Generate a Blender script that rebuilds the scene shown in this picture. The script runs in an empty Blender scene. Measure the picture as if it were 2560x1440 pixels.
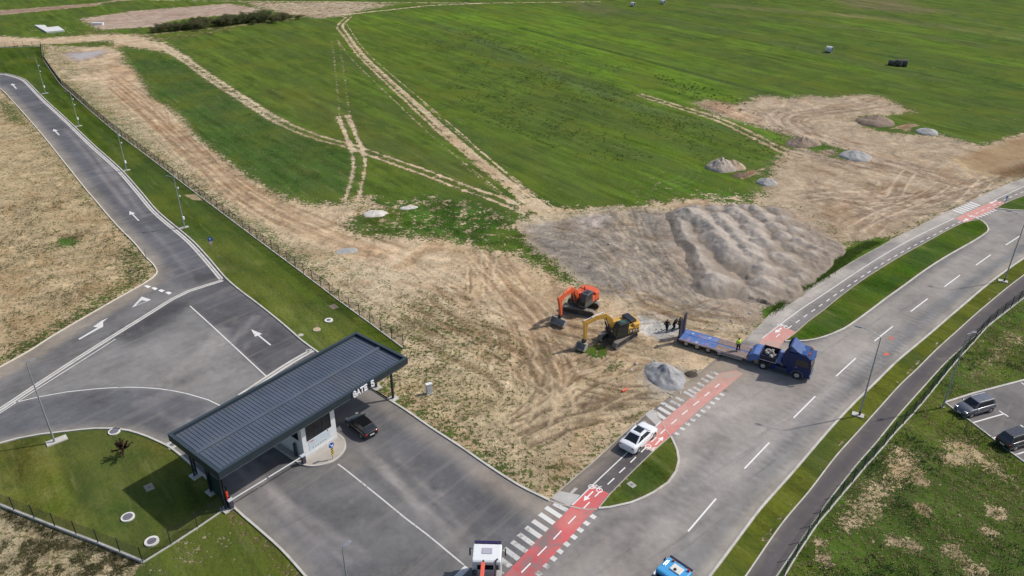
import bpy, bmesh, math, random
import numpy as np
from mathutils import Vector, Matrix, noise as mnoise
from mathutils.geometry import delaunay_2d_cdt
R = math.radians
random.seed(7); rng = np.random.default_rng(7)
sc = bpy.context.scene
col = sc.collection

# ---------------------------------------------------------------- camera
F_PX, PITCH, ROLL, CAM_H = 1943.99, 0.507654, 0.004745, 52.0
_fw = np.array([0, math.cos(PITCH), -math.sin(PITCH)])
_up = np.array([0, math.sin(PITCH), math.cos(PITCH)])
_rt = np.array([1.0, 0, 0])
c_r = math.cos(ROLL)*_rt + math.sin(ROLL)*_up
c_u = -math.sin(ROLL)*_rt + math.cos(ROLL)*_up
cd = bpy.data.cameras.new('camera'); cam = bpy.data.objects.new('camera', cd); col.objects.link(cam)
cd.sensor_width = 36.0; cd.lens = F_PX/2560*36.0; cd.clip_start = 0.5; cd.clip_end = 6000
M = Matrix(((c_r[0], c_u[0], -_fw[0], 0), (c_r[1], c_u[1], -_fw[1], 0), (c_r[2], c_u[2], -_fw[2], CAM_H), (0, 0, 0, 1)))
cam.matrix_world = M
sc.camera = cam
sc.render.resolution_x, sc.render.resolution_y = 1024, 576

# ---------------------------------------------------------------- world, sun, exposure
SUN_EL = R(47.3)
SUN_DIR = Vector((0.960*math.cos(SUN_EL), 0.280*math.cos(SUN_EL), math.sin(SUN_EL))).normalized()
w = bpy.data.worlds.new('World'); sc.world = w; w.use_nodes = True
nt = w.node_tree; bg = nt.nodes['Background']
sky = nt.nodes.new('ShaderNodeTexSky'); sky.sky_type = 'NISHITA'; sky.sun_disc = False
sky.sun_elevation = SUN_EL; sky.sun_rotation = math.atan2(SUN_DIR.x, SUN_DIR.y)
sky.air_density = 1.0; sky.dust_density = 2.0
nt.links.new(sky.outputs[0], bg.inputs[0]); bg.inputs[1].default_value = 0.115
sd = bpy.data.lights.new('sun', 'SUN'); so = bpy.data.objects.new('sun', sd); col.objects.link(so)
sd.energy = 3.3; sd.angle = R(1.2); sd.color = (1.0, 0.95, 0.88)
so.rotation_euler = SUN_DIR.to_track_quat('Z', 'Y').to_euler()
sc.view_settings.view_transform = 'Standard'; sc.view_settings.look = 'None'
sc.view_settings.exposure = 0.0; sc.view_settings.gamma = 1.0

# ---------------------------------------------------------------- survey helper: photo measurement -> place on the ground
def at(px, py, z=0.0):
    d = c_r*((px-1280)/F_PX) + c_u*(-(py-720)/F_PX) + _fw
    t = (CAM_H-z)/(-d[2])
    return (d[0]*t, d[1]*t)
def W(pts, z=0.0): return np.array([at(p[0], p[1], z) for p in pts])

def proj(X, Y, Z):
    v = np.array([X, Y, Z-CAM_H]); k = v@_fw
    return (1280+F_PX*(v@c_r)/k, 720-F_PX*(v@c_u)/k)
def proj_y(X, Y, Z): return proj(X, Y, Z)[1]
# ---------------------------------------------------------------- object helpers
def link(o, parent=None):
    col.objects.link(o)
    if parent is not None: o.parent = parent
    return o
def tag(o, label=None, cat=None, group=None, kind=None):
    if label: o['label'] = label
    if cat: o['category'] = cat
    if group: o['group'] = group
    if kind: o['kind'] = kind
    return o
def thing(name, label, cat, loc=(0, 0, 0), rz=0.0, group=None):
    o = bpy.data.objects.new(name, None); col.objects.link(o)
    o.empty_display_size = 0.3
    o.location = loc; o.rotation_euler = (0, 0, rz)
    return tag(o, label, cat, group)
def copy_tree(o, parent=None):
    c = o.copy(); col.objects.link(c)
    if parent is not None: c.parent = parent
    for ch in o.children: copy_tree(ch, c)
    return c

class MB:
    """collects shapes, builds ONE mesh object"""
    def __init__(s): s.v = []; s.f = []; s.sm = []
    def add(s, vs, fs, smooth=False, mat=None):
        n = len(s.v)
        for p in vs:
            p = Vector(p)
            if mat is not None: p = mat @ p
            s.v.append(tuple(p))
        for f in fs: s.f.append(tuple(i+n for i in f)); s.sm.append(smooth)
        return s
    def box(s, c, d, rz=0.0, mat=None, taper=(1, 1)):
        x, y, z = d[0]/2, d[1]/2, d[2]/2
        vs = [(-x, -y, -z), (x, -y, -z), (x, y, -z), (-x, y, -z), (-x*taper[0], -y*taper[1], z), (x*taper[0], -y*taper[1], z), (x*taper[0], y*taper[1], z), (-x*taper[0], y*taper[1], z)]
        m = Matrix.Translation(c) @ Matrix.Rotation(rz, 4, 'Z')
        if mat is not None: m = mat @ m
        return s.add(vs, [(3, 2, 1, 0), (4, 5, 6, 7), (0, 1, 5, 4), (1, 2, 6, 5), (2, 3, 7, 6), (3, 0, 4, 7)], mat=m)
    def hexa(s, a, b):   # two quads of 4 points: bottom a, top b
        return s.add(list(a)+list(b), [(3, 2, 1, 0), (4, 5, 6, 7), (0, 1, 5, 4), (1, 2, 6, 5), (2, 3, 7, 6), (3, 0, 4, 7)])
    def tube(s, a, b, r, r2=None, n=10, smooth=True, cap=True):
        a = Vector(a); b = Vector(b); r2 = r if r2 is None else r2
        d = (b-a)
        if d.length < 1e-6: return s
        q = d.to_track_quat('Z', 'Y').to_matrix()
        vs = []
        for c, rr in ((a, r), (b, r2)):
            for i in range(n):
                t = 2*math.pi*i/n
                vs.append(c + q @ Vector((math.cos(t)*rr, math.sin(t)*rr, 0)))
        fs = [(i, (i+1) % n, n+(i+1) % n, n+i) for i in range(n)]
        s.add(vs, fs, smooth)
        if cap: s.add(vs[:n], [tuple(range(n-1, -1, -1))]); s.add(vs[n:], [tuple(range(n))])
        return s
    def path(s, pts, r, n=8):
        for a, b in zip(pts[:-1], pts[1:]): s.tube(a, b, r, n=n)
        return s
    def cyl_y(s, c, r, wd, n=24):
        return s.tube((c[0], c[1]-wd/2, c[2]), (c[0], c[1]+wd/2, c[2]), r, n=n)
    def prism(s, poly, z0, z1, smooth=False):   # polygon in xy
        n = len(poly)
        vs = [(p[0], p[1], z0) for p in poly]+[(p[0], p[1], z1) for p in poly]
        fs = [(i, (i+1) % n, n+(i+1) % n, n+i) for i in range(n)]
        fs += [tuple(range(n-1, -1, -1)), tuple(range(n, 2*n))]
        return s.add(vs, fs, smooth)
    def prism_xz(s, poly, y0, y1, mat=None):    # side profile (x,z) extruded along y
        n = len(poly)
        vs = [(p[0], y0, p[1]) for p in poly]+[(p[0], y1, p[1]) for p in poly]
        fs = [(n+i, n+(i+1) % n, (i+1) % n, i) for i in range(n)]
        fs += [tuple(range(n)), tuple(range(2*n-1, n-1, -1))]
        return s.add(vs, fs, mat=mat)
    def loft(s, rings, smooth=True, caps=True, closed=True):
        n = len(rings[0]); vs = [p for r in rings for p in r]; fs = []
        for k in range(len(rings)-1):
            for i in range(n if closed else n-1):
                j = (i+1) % n
                fs.append((k*n+i, k*n+j, (k+1)*n+j, (k+1)*n+i))
        if caps: fs += [tuple(range(n-1, -1, -1)), tuple(range((len(rings)-1)*n, len(rings)*n))]
        return s.add(vs, fs, smooth)
    def build(s, name, mat, parent=None, bevel=0, seg=2, recalc=True, subsurf=0):
        me = bpy.data.meshes.new(name); me.from_pydata(s.v, [], s.f)
        me.polygons.foreach_set('use_smooth', s.sm)
        if recalc:
            bm = bmesh.new(); bm.from_mesh(me); bmesh.ops.recalc_face_normals(bm, faces=bm.faces); bm.to_mesh(me); bm.free()
        me.materials.append(mat)
        o = link(bpy.data.objects.new(name, me), parent)
        if bevel:
            m = o.modifiers.new('bevel', 'BEVEL'); m.width = bevel; m.segments = seg; m.limit_method = 'ANGLE'; m.angle_limit = R(35)
        if subsurf:
            m = o.modifiers.new('sub', 'SUBSURF'); m.levels = subsurf; m.render_levels = subsurf
        return o

# ---------------------------------------------------------------- materials
def newmat(name):
    m = bpy.data.materials.new(name); m.use_nodes = True
    nt = m.node_tree; b = nt.nodes['Principled BSDF']
    return m, nt, b
def N(nt, typ, **kw):
    n = nt.nodes.new(typ)
    for k, v in kw.items(): setattr(n, k, v)
    return n
def noise_node(nt, vec, scale, detail=4, rough=0.55, mapping=None):
    n = N(nt, 'ShaderNodeTexNoise'); n.inputs['Scale'].default_value = scale
    n.inputs['Detail'].default_value = detail; n.inputs['Roughness'].default_value = rough
    if mapping:
        mp = N(nt, 'ShaderNodeMapping'); mp.inputs['Rotation'].default_value = (0, 0, mapping[0]); mp.inputs['Scale'].default_value = mapping[1]
        # rotate first, then scale: two nodes
        mp.inputs['Scale'].default_value = (1, 1, 1)
        m2 = N(nt, 'ShaderNodeVectorMath', operation='MULTIPLY'); m2.inputs[1].default_value = mapping[1]
        nt.links.new(vec, mp.inputs['Vector']); nt.links.new(mp.outputs[0], m2.inputs[0]); vec = m2.outputs[0]
    nt.links.new(vec, n.inputs['Vector'])
    return n.outputs['Fac']
def mapr(nt, v, a, b, c, d, smooth=False):
    n = N(nt, 'ShaderNodeMapRange'); n.clamp = True
    if smooth: n.interpolation_type = 'SMOOTHSTEP'
    for i, k in enumerate((a, b, c, d)): n.inputs[i+1].default_value = k
    nt.links.new(v, n.inputs[0]); return n.outputs[0]
def mth(nt, op, a, b=None):
    n = N(nt, 'ShaderNodeMath', operation=op)
    for i, k in enumerate((a, b)):
        if k is None: continue
        if isinstance(k, (int, float)): n.inputs[i].default_value = k
        else: nt.links.new(k, n.inputs[i])
    return n.outputs[0]
def mixc(nt, f, a, b, blend='MIX'):
    n = N(nt, 'ShaderNodeMix', data_type='RGBA', blend_type=blend)
    for i, k in ((0, f), (6, a), (7, b)):
        if isinstance(k, (int, float)): n.inputs[i].default_value = k
        elif isinstance(k, tuple): n.inputs[i].default_value = (*k[:3], 1)
        else: nt.links.new(k, n.inputs[i])
    return n.outputs[2]
def gain(nt, c, f):   # colour times scalar socket
    n = N(nt, 'ShaderNodeVectorMath', operation='SCALE'); nt.links.new(c, n.inputs[0]); nt.links.new(f, n.inputs['Scale']); return n.outputs[0]
def geo_pos(nt): return N(nt, 'ShaderNodeNewGeometry').outputs['Position']
def bump(nt, b, h, strength, dist):
    n = N(nt, 'ShaderNodeBump'); n.inputs['Strength'].default_value = strength; n.inputs['Distance'].default_value = dist
    nt.links.new(h, n.inputs['Height']); nt.links.new(n.outputs[0], b.inputs['Normal'])
_mc = {}
def paint(name, c, rough=0.5, metal=0.0, var=0.12, scale=3.0, dirt=None, coat=0.0, spec=0.5):
    """painted / plain surface with mild procedural variation in tone, and optional dirt"""
    if name in _mc: return _mc[name]
    m, nt, b = newmat(name)
    tc = N(nt, 'ShaderNodeTexCoord').outputs['Object']
    n1 = noise_node(nt, tc, scale, 5, 0.6)
    f = mapr(nt, n1, 0.3, 0.7, 1-var, 1+var)
    rgb = N(nt, 'ShaderNodeRGB'); rgb.outputs[0].default_value = (*c, 1)
    out = gain(nt, rgb.outputs[0], f)
    if dirt:
        n2 = noise_node(nt, tc, scale*0.6, 6, 0.65)
        out = mixc(nt, mapr(nt, n2, 0.5, 0.72, 0, dirt[1]), out, dirt[0])
    nt.links.new(out, b.inputs['Base Color'])
    b.inputs['Roughness'].default_value = rough; b.inputs['Metallic'].default_value = metal
    b.inputs['Coat Weight'].default_value = coat; b.inputs['Specular IOR Level'].default_value = spec
    _mc[name] = m; return m

DUST = ((0.42, 0.33, 0.23), 0.55)
m_white = paint('white_paint', (0.78, 0.79, 0.8), 0.35, coat=0.3, var=0.04)
m_black = paint('black_paint', (0.012, 0.013, 0.015), 0.25, coat=0.5, var=0.1)
m_glass = paint('dark_glass', (0.012, 0.015, 0.02), 0.08, var=0.1, spec=0.7)
m_rubber = paint('rubber', (0.022, 0.021, 0.02), 0.85, dirt=((0.2, 0.16, 0.12), 0.3))
m_rim = paint('rim_metal', (0.45, 0.45, 0.46), 0.35, metal=0.6)
m_steel = paint('galvanised_steel', (0.36, 0.38, 0.40), 0.45, metal=0.3, var=0.15)
m_dark = paint('dark_metal', (0.025, 0.028, 0.034), 0.5, var=0.2)
m_fencepost = paint('fence_paint', (0.02, 0.026, 0.03), 0.55)
m_fencegreen = paint('green_fence_paint', (0.012, 0.035, 0.028), 0.55)
m_conc = paint('concrete', (0.52, 0.50, 0.46), 0.85, var=0.16, scale=1.5, dirt=((0.3, 0.27, 0.22), 0.5))
m_kerb = paint('kerb_concrete', (0.55, 0.52, 0.47), 0.85, var=0.15, scale=0.8, dirt=((0.34, 0.29, 0.23), 0.6))
m_kerbdirty = paint('dusty_kerb_concrete', (0.44, 0.40, 0.34), 0.9, var=0.18, scale=0.8, dirt=((0.22, 0.19, 0.15), 0.5))
m_red = paint('red_plastic', (0.75, 0.07, 0.03), 0.4)
m_tail = paint('tail_light', (0.55, 0.01, 0.02), 0.2)
m_amber = paint('amber_lens', (0.7, 0.2, 0.02), 0.2)
m_plate = paint('plate_white', (0.75, 0.75, 0.75), 0.5)
# ================================================================ ground painting
class Canvas:
    def __init__(s, P):          # P: n x 2 world points
        s.P = P; s.n = len(P)
        s.ch = {}
        s.lo = P.min(0); s.hi = P.max(0)
    def set(s, name, val): s.ch[name] = np.tile(np.atleast_1d(np.array(val, float)), (s.n, 1))
    def _apply(s, idx, wgt, vals):
        for k, v in vals.items():
            a = s.ch[k]; v = np.atleast_1d(np.array(v, float))
            a[idx] += wgt[:, None]*(v-a[idx])
    def _cand(s, Q, pad):
        lo = Q.min(0)-pad; hi = Q.max(0)+pad
        return np.nonzero((s.P[:, 0] > lo[0]) & (s.P[:, 0] < hi[0]) & (s.P[:, 1] > lo[1]) & (s.P[:, 1] < hi[1]))[0]
    @staticmethod
    def segdist(P, Q, closed):
        d = np.full(len(P), 1e9); n = len(Q)
        for i in range(n if closed else n-1):
            a = Q[i]; b = Q[(i+1) % n]; ab = b-a; L = ab@ab+1e-9
            t = np.clip(((P-a)@ab)/L, 0, 1); e = P-(a+t[:, None]*ab)
            d = np.minimum(d, (e*e).sum(1))
        return np.sqrt(d)
    @staticmethod
    def inside(P, Q):
        c = np.zeros(len(P), bool); n = len(Q)
        for i in range(n):
            x1, y1 = Q[i]; x2, y2 = Q[(i+1) % n]
            if y1 == y2: continue
            m = ((P[:, 1] < y1) != (P[:, 1] < y2)) & (P[:, 0] < (x2-x1)*(P[:, 1]-y1)/(y2-y1)+x1)
            c ^= m
        return c
    def poly(s, pix, feather, st=1.0, **vals):
        Q = W(pix); idx = s._cand(Q, feather)
        if not len(idx): return
        P = s.P[idx]; d = s.segdist(P, Q, True); ins = s.inside(P, Q)
        sd = np.where(ins, -d, d); t = np.clip(0.5-sd/max(feather, 1e-3), 0, 1)
        s._apply(idx, st*t*t*(3-2*t), vals)
    def line(s, pix, width, feather, st=1.0, off=0.0, world=None, **vals):
        Q = W(pix) if world is None else world
        if off: Q = offset_line(Q, off)
        idx = s._cand(Q, width+feather)
        if not len(idx): return
        d = s.segdist(s.P[idx], Q, False); t = np.clip(0.5-(d-width/2)/max(feather, 1e-3), 0, 1)
        s._apply(idx, st*t*t*(3-2*t), vals)
    def spot(s, px, py, r, feather, st=1.0, **vals):
        c = np.array(at(px, py)); idx = s._cand(c[None, :], r+feather)
        if not len(idx): return
        d = np.linalg.norm(s.P[idx]-c, axis=1); t = np.clip(0.5-(d-r)/feather, 0, 1)
        s._apply(idx, st*t*t*(3-2*t), vals)

def offset_line(Q, off):   # positive = to the left of travel
    Q = np.asarray(Q); T = np.gradient(Q, axis=0); T /= np.linalg.norm(T, axis=1)[:, None]+1e-9
    return Q+off*np.stack([-T[:, 1], T[:, 0]], 1)
def smooth_line(Q, step=1.0):
    """Catmull-Rom through the points, resampled at about `step` metres"""
    Q = np.asarray(Q, float); out = []
    P = np.vstack([2*Q[0]-Q[1], Q, 2*Q[-1]-Q[-2]])
    for i in range(1, len(P)-2):
        p0, p1, p2, p3 = P[i-1], P[i], P[i+1], P[i+2]
        k = max(1, int(np.linalg.norm(p2-p1)/step))
        # centripetal blend kept gentle on uneven spacing
        l1 = np.linalg.norm(p2-p1)+1e-9
        m1 = (p2-p0)/(np.linalg.norm(p2-p1)+np.linalg.norm(p1-p0)+1e-9)*l1
        m2 = (p3-p1)/(np.linalg.norm(p3-p2)+np.linalg.norm(p2-p1)+1e-9)*l1
        for j in range(k):
            t = j/k; t2 = t*t; t3 = t2*t
            out.append((2*t3-3*t2+1)*p1+(t3-2*t2+t)*m1+(-2*t3+3*t2)*p2+(t3-t2)*m2)
    out.append(P[-2]); return np.array(out)

# ---------------------------------------------------------------- traced lines (photo measurements)
K_NE = [(-150, 196), (0, 184), (30, 188), (60, 198), (72, 207), (111, 247), (168, 299), (235, 363), (302, 423), (353, 480), (396, 530), (480, 601), (524, 648), (564, 695), (598, 725), (638, 755), (685, 792), (722, 823), (756, 853), (793, 880), (925, 969.8), (973.8, 1001), (1012, 1024.6), (1073, 1067), (1150, 1117), (1227, 1170), (1293, 1212), (1323, 1228), (1353, 1242), (1373, 1252)]
K_M1 = [(1373, 1252), (1407, 1262), (1443, 1270), (1470, 1274), (1496, 1273)]
K_M1b = [(1496, 1272), (1523, 1270), (1577, 1258), (1633, 1233), (1670, 1208), (1690, 1180), (1697, 1153), (1693, 1127), (1683, 1103), (1677, 1092)]
K_M1c = [(1677, 1092), (1664.7, 1073), (1650, 1048), (1637.6, 1026)]
K_WALK1 = [(1376.7, 1246.7), (1426.7, 1203), (1493, 1146.7), (1553, 1090), (1612, 1038)]
K_BIKE1R = [(1496.7, 1271.7), (1525, 1236.7), (1636.7, 1126.7), (1677, 1092)]
K_WALK2 = [(1878.5, 832.7), (1905.4, 809), (1925.6, 785.7), (1955.6, 766.7), (1997, 736), (2066.7, 694), (2150, 644), (2205, 614), (2244.4, 591.7), (2289, 571), (2344, 541.7), (2386, 522), (2422, 505.5), (2455.5, 489), (2511, 464), (2560, 446), (2720, 389)]
K_MED2L = [(1962.5, 853), (1989.4, 832.7), (2019.6, 805.8), (2060, 775.6), (2094.5, 747), (2150, 705.5), (2205.5, 669.5), (2261, 636), (2317, 605.5), (2372, 575), (2408, 558), (2428, 553), (2450, 550)]
K_MED2R = [(2450, 550), (2458, 555.5), (2466.7, 564), (2471, 573.6), (2468, 580.5), (2455.5, 590), (2428, 607), (2386, 630.5), (2344, 655.5), (2303, 683), (2261, 714), (2219, 744), (2178, 775), (2144, 800), (2109, 823), (2080, 836), (2060, 843), (2036.6, 849.5), (2013, 853), (1962.5, 854)]
K_MED3 = [(2488.8, 521.5), (2507.5, 523), (2528, 526), (2560, 527), (2600, 526), (2720, 500)]
K_MED3L = [(2488.8, 521.5), (2514, 508), (2560, 490), (2720, 428)]
K_ROADR = [(1600, 1690), (1700, 1550), (1775.6, 1440), (1800.8, 1406.8), (1868, 1316), (1901.5, 1272), (1978.8, 1185), (2036, 1117.9), (2079.6, 1067.5), (2136.7, 1007), (2185.4, 960), (2240, 906), (2290, 863.8), (2327.5, 832.5), (2365, 800), (2415, 757.5), (2458.8, 720), (2516.6, 676), (2559, 647), (2720, 545)]
K_PATHL = [(1700, 1680), (1770, 1575), (1864.6, 1440), (1955, 1309), (2022.5, 1228.7), (2089.7, 1141), (2150, 1074), (2203.9, 1013.7), (2252.6, 960), (2290, 925), (2340, 875), (2390, 830), (2440, 785), (2517.5, 720), (2559.4, 688), (2720, 570)]
K_PATHR = [(1790, 1670), (1860, 1560), (1941.9, 1440), (1978.8, 1386.6), (2055, 1275), (2136.7, 1168), (2187, 1111), (2244, 1040.6), (2311, 965), (2365, 906), (2400, 873.8), (2432, 845), (2478, 806), (2560, 742), (2720, 620)]
K_SW = [(-150, 1150), (0, 1109.5), (43.7, 1097.7), (100.8, 1087), (137.7, 1083), (235, 1072.5), (289, 1072.5), (322.5, 1077.6), (369.5, 1092.7), (403, 1107.8), (426.6, 1119.6), (470, 1154.8), (504, 1185), (564, 1238.8), (584.5, 1269), (638, 1316), (702, 1373), (762.5, 1440), (900, 1600)]
K_W = [(-150, 1000), (0, 918.4), (70.5, 879.7), (134, 839), (215, 792), (302, 742), (356, 711.8), (379.6, 696.7), (391.3, 685), (393, 678), (383, 661), (366, 644.6), (336, 607.6), (302, 574), (268.7, 537), (235, 496.8), (220, 480), (161, 406), (100.8, 331), (33.6, 255), (0, 222), (-30, 214), (-150, 232)]
FENCE1 = [(1008.8, 871.4), (925.4, 808.9), (849.4, 753.8), (759.4, 685.3), (660.6, 612), (560, 536.6), (475, 472.1), (380, 399), (288, 330), (226.7, 278), (185, 240), (155, 215)]
FENCE1B = [(155, 215), (146.7, 205), (126.7, 176.7), (110, 151.7), (105.5, 136), (103.7, 117)]

LAWN = (0.060, 0.090, 0.014); OLIVE = (0.128, 0.118, 0.036); DRYG = (0.26, 0.25, 0.10)
FIELD = (0.094, 0.136, 0.029); BRIGHT = (0.128, 0.210, 0.025); DKG = (0.050, 0.092, 0.024); GREYG = (0.115, 0.135, 0.07)
SAND = (0.56, 0.435, 0.305); TAN = (0.44, 0.325, 0.215); PINK = (0.42, 0.335, 0.25); GREY = (0.285, 0.25, 0.215); BROWN = (0.22, 0.15, 0.095); PALE = (0.60, 0.50, 0.36)

# ---------------------------------------------------------------- ground sheet (fan of cells, fine near, coarse far)
NU, NV = 980, 880
vs_ = 30.0*(420.0/30.0)**(np.linspace(0, 1, NV))
us_ = np.linspace(-1, 1, NU)
Yg = np.repeat(vs_, NU); Xg = np.tile(us_, NV)*(Yg*0.74+12)
PG = np.stack([Xg, Yg], 1)
cv = Canvas(PG)
cv.set('veg', 1.0); cv.set('soil', SAND); cv.set('grass', FIELD); cv.set('rough', 0.5); cv.set('h', 0.0)
def p(pix, f, st=1.0, **v): cv.poly(pix, f*(1.0 if f < 1.3 else 1.7), st, **v)
l = cv.line; s_ = cv.spot
# --- far fields
p([(1400, 400), (1500, 300), (1700, 340), (1880, 420), (1760, 470), (1560, 480)], 10, 0.6, grass=(0.11, 0.17, 0.024))
p([(860, 45), (1250, 15), (1450, 40), (1700, 120), (1960, 250), (1990, 380), (1700, 260), (1400, 140), (1150, 80), (900, 70)], 14, 0.65, grass=BRIGHT)
l([(1130, 40), (1400, 130), (1640, 240), (1900, 340)], 7, 8, 0.75, grass=BRIGHT)
l([(1090, 60), (1250, 120), (1420, 200), (1600, 270), (1860, 330), (1960, 380)], 5, 6, 0.7, grass=(0.095, 0.13, 0.06))
l([(1300, 70), (1560, 137), (1935, 238)], 1.5, 1.2, 0.95, grass=(0.05, 0.075, 0.03))
l([(1657, 23), (2000, 75), (2560, 182)], 1.8, 1.6, 0.95, grass=(0.045, 0.085, 0.03))
l([(1500, 20), (1800, 75), (2100, 115), (2560, 215)], 1.6, 1.6, 0.9, grass=(0.05, 0.085, 0.03))
l([(1900, 60), (2200, 120), (2560, 160)], 9, 8, 0.6, grass=BRIGHT)
l([(1800, 15), (2200, 45), (2700, 115)], 9, 6, 0.8, grass=(0.21, 0.185, 0.10))
l([(1700, 22), (2000, 52), (2560, 125)], 6, 6, 0.5, grass=(0.12, 0.125, 0.07))
p([(2060, -10), (2230, -10), (2300, 18), (2380, 28), (2280, 33), (2130, 20)], 8, 0.85, grass=(0.19, 0.145, 0.105))
p([(1410, 5), (1500, 8), (1560, 30), (1500, 40), (1440, 25)], 8, 0.7, grass=(0.15, 0.125, 0.09))
l([(2250, 70), (2700, 105)], 14, 14, 0.5, grass=(0.115, 0.19, 0.03))
for k in range(7):   # broad mown strips of slightly different green
    x0 = 1250+k*190
    l([(x0, 0+k*6), (x0+420, 70+k*16), (x0+900, 170+k*26)], 7, 7, 0.38, grass=[BRIGHT, GREYG, DKG, FIELD, BRIGHT, DKG, GREYG][k])
p([(2180, 250), (2560, 230), (2560, 330), (2450, 350), (2300, 330)], 14, 0.5, grass=(0.068, 0.105, 0.03))
# left middle fields
p([(440, 115), (800, 55), (850, 60), (880, 200), (960, 350), (880, 360), (740, 310), (560, 210)], 8, 0.6, grass=(0.105, 0.140, 0.030), rough=0.62)
p([(330, 120), (450, 150), (640, 270), (880, 370), (900, 480), (780, 505), (660, 475), (480, 350), (430, 270), (340, 210), (312, 150)], 5, 0.9, grass=(0.058, 0.102, 0.030), veg=0.86, rough=0.72, soil=(0.34, 0.29, 0.19))
p([(880, 60), (1000, 60), (1250, 300), (1380, 440), (1500, 520), (1380, 500), (1200, 340), (960, 150)], 10, 0.5, grass=(0.10, 0.145, 0.024))
l([(700, 230), (850, 300), (1000, 380), (1200, 450)], 9, 9, 0.5, grass=(0.11, 0.11, 0.045))
# --- top-left strips
p([(-200, 30), (0, 26), (250, 7), (400, -6), (300, -6), (240, 14), (0, 38), (-200, 46)], 5, 1.0, veg=0.02, soil=(0.30, 0.215, 0.165))
p([(200, 47), (336, 27), (571, 9), (655, 23), (640, 33), (487, 44), (420, 54), (396, 66), (252, 75), (232, 66)], 5, 1.0, veg=0.06, soil=(0.42, 0.325, 0.27))
p([(655, 22), (600, 5), (880, 4), (1000, 10), (900, 30), (870, 40), (800, 48), (700, 36)], 6, 0.8, veg=0.18, soil=(0.46, 0.37, 0.29))
l([(380, 1), (620, 3), (860, 5), (1200, 8), (1500, 4)], 1.2, 2.5, 0.9, veg=0.1, soil=PALE)
l([(860, 37), (960, 26), (1080, 13), (1200, 9)], 1.5, 2.5, 0.95, veg=0.1, soil=PALE)
l([(350, 88), (560, 68), (740, 46)], 2.0, 4, 0.9, veg=0.15, soil=(0.25, 0.19, 0.13))
l([(225, 80), (300, 92), (420, 96), (560, 74)], 8, 8, 0.6, veg=0.5, soil=(0.35, 0.29, 0.2), grass=OLIVE)
p([(90, 60), (190, 65), (200, 85), (100, 90), (50, 80)], 5, 0.5, veg=0.55)
p([(-200, 122), (0, 118), (95, 113), (200, 107), (330, 118), (400, 128), (470, 150), (420, 110), (330, 86), (270, 86), (180, 90), (100, 95), (0, 90), (-200, 85)], 5, 1.0, veg=0.12, soil=SAND)
# --- dirt corridor east of the long fence and the works area
p([(1008, 871), (925, 809), (759, 685), (560, 537), (475, 472), (288, 330), (185, 240), (155, 215), (110, 152), (104, 115),
   (285, 116), (309, 134), (312, 161), (336, 188), (356, 215), (369, 242), (420, 269), (453, 296), (460, 329), (470, 356), (504, 373), (537, 396), (605, 437), (665, 477), (720, 497), (790, 512), (870, 505), (925, 495),
   (915, 530), (870, 555), (900, 592), (1000, 588), (1100, 592), (1180, 620), (1290, 640), (1370, 680), (1430, 705), (1500, 740), (1700, 780), (1878, 833),
   (1960, 860), (1950, 900), (1800, 930), (1640, 1025), (1600, 1050), (1376, 1247), (1353, 1242), (1227, 1170), (1073, 1067), (925, 970)], 4.5, 1.0, veg=0.10, soil=SAND, grass=(0.095, 0.125, 0.035), rough=0.8)
l([(900, 500), (960, 520), (1080, 500), (1180, 520), (1260, 560), (1320, 570)], 4, 5, 0.9, veg=0.42, soil=SAND, grass=DKG)
p([(870, 560), (960, 530), (1100, 500), (1200, 520), (1280, 560), (1340, 620), (1280, 610), (1180, 615), (1100, 590), (1000, 585), (900, 590)], 3, 0.95, veg=0.66, grass=(0.055, 0.115, 0.022), soil=SAND)
l([(1270, 600), (1340, 640), (1400, 680), (1440, 710)], 2.6, 3, 0.8, veg=0.7, grass=(0.075, 0.14, 0.02))
# greenish tufts beside the fence
for o_, wd, vg in ((2.2, 3.0, 0.46), (6.0, 4.5, 0.30)):
    l(None, wd, 3.0, 0.85, world=offset_line(smooth_line(W(FENCE1[::-1]), 3), o_), veg=vg, grass=(0.13, 0.15, 0.065), soil=(0.50, 0.41, 0.28))
l([(300, 170), (340, 250), (440, 330), (560, 440), (660, 520), (800, 590), (960, 640)], 5, 5, 0.9, veg=0.0, soil=(0.50, 0.355, 0.235))
l([(150, 190), (230, 250), (330, 330)], 5, 4, 0.5, veg=0.5, grass=(0.11, 0.14, 0.05))
p([(205, 105), (280, 100), (285, 112), (220, 118)], 3, 0.9, veg=0.8, grass=DKG)
p([(120, 118), (180, 118), (195, 150), (215, 190), (165, 190), (125, 150)], 5, 0.7, veg=0.62, grass=(0.12, 0.16, 0.06))
p([(160, 132), (268, 124), (270, 134), (230, 148), (190, 154), (160, 142)], 3.0, 1.0, veg=0.0, soil=(0.33, 0.25, 0.185))
p([(165, 134), (258, 126), (262, 131), (225, 146), (196, 150), (175, 144)], 2.2, 0.95, veg=0.0, soil=(0.42, 0.39, 0.41), rough=0.1)
s_(240, 172, 4, 5, 0.6, soil=(0.34, 0.27, 0.17))
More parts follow.
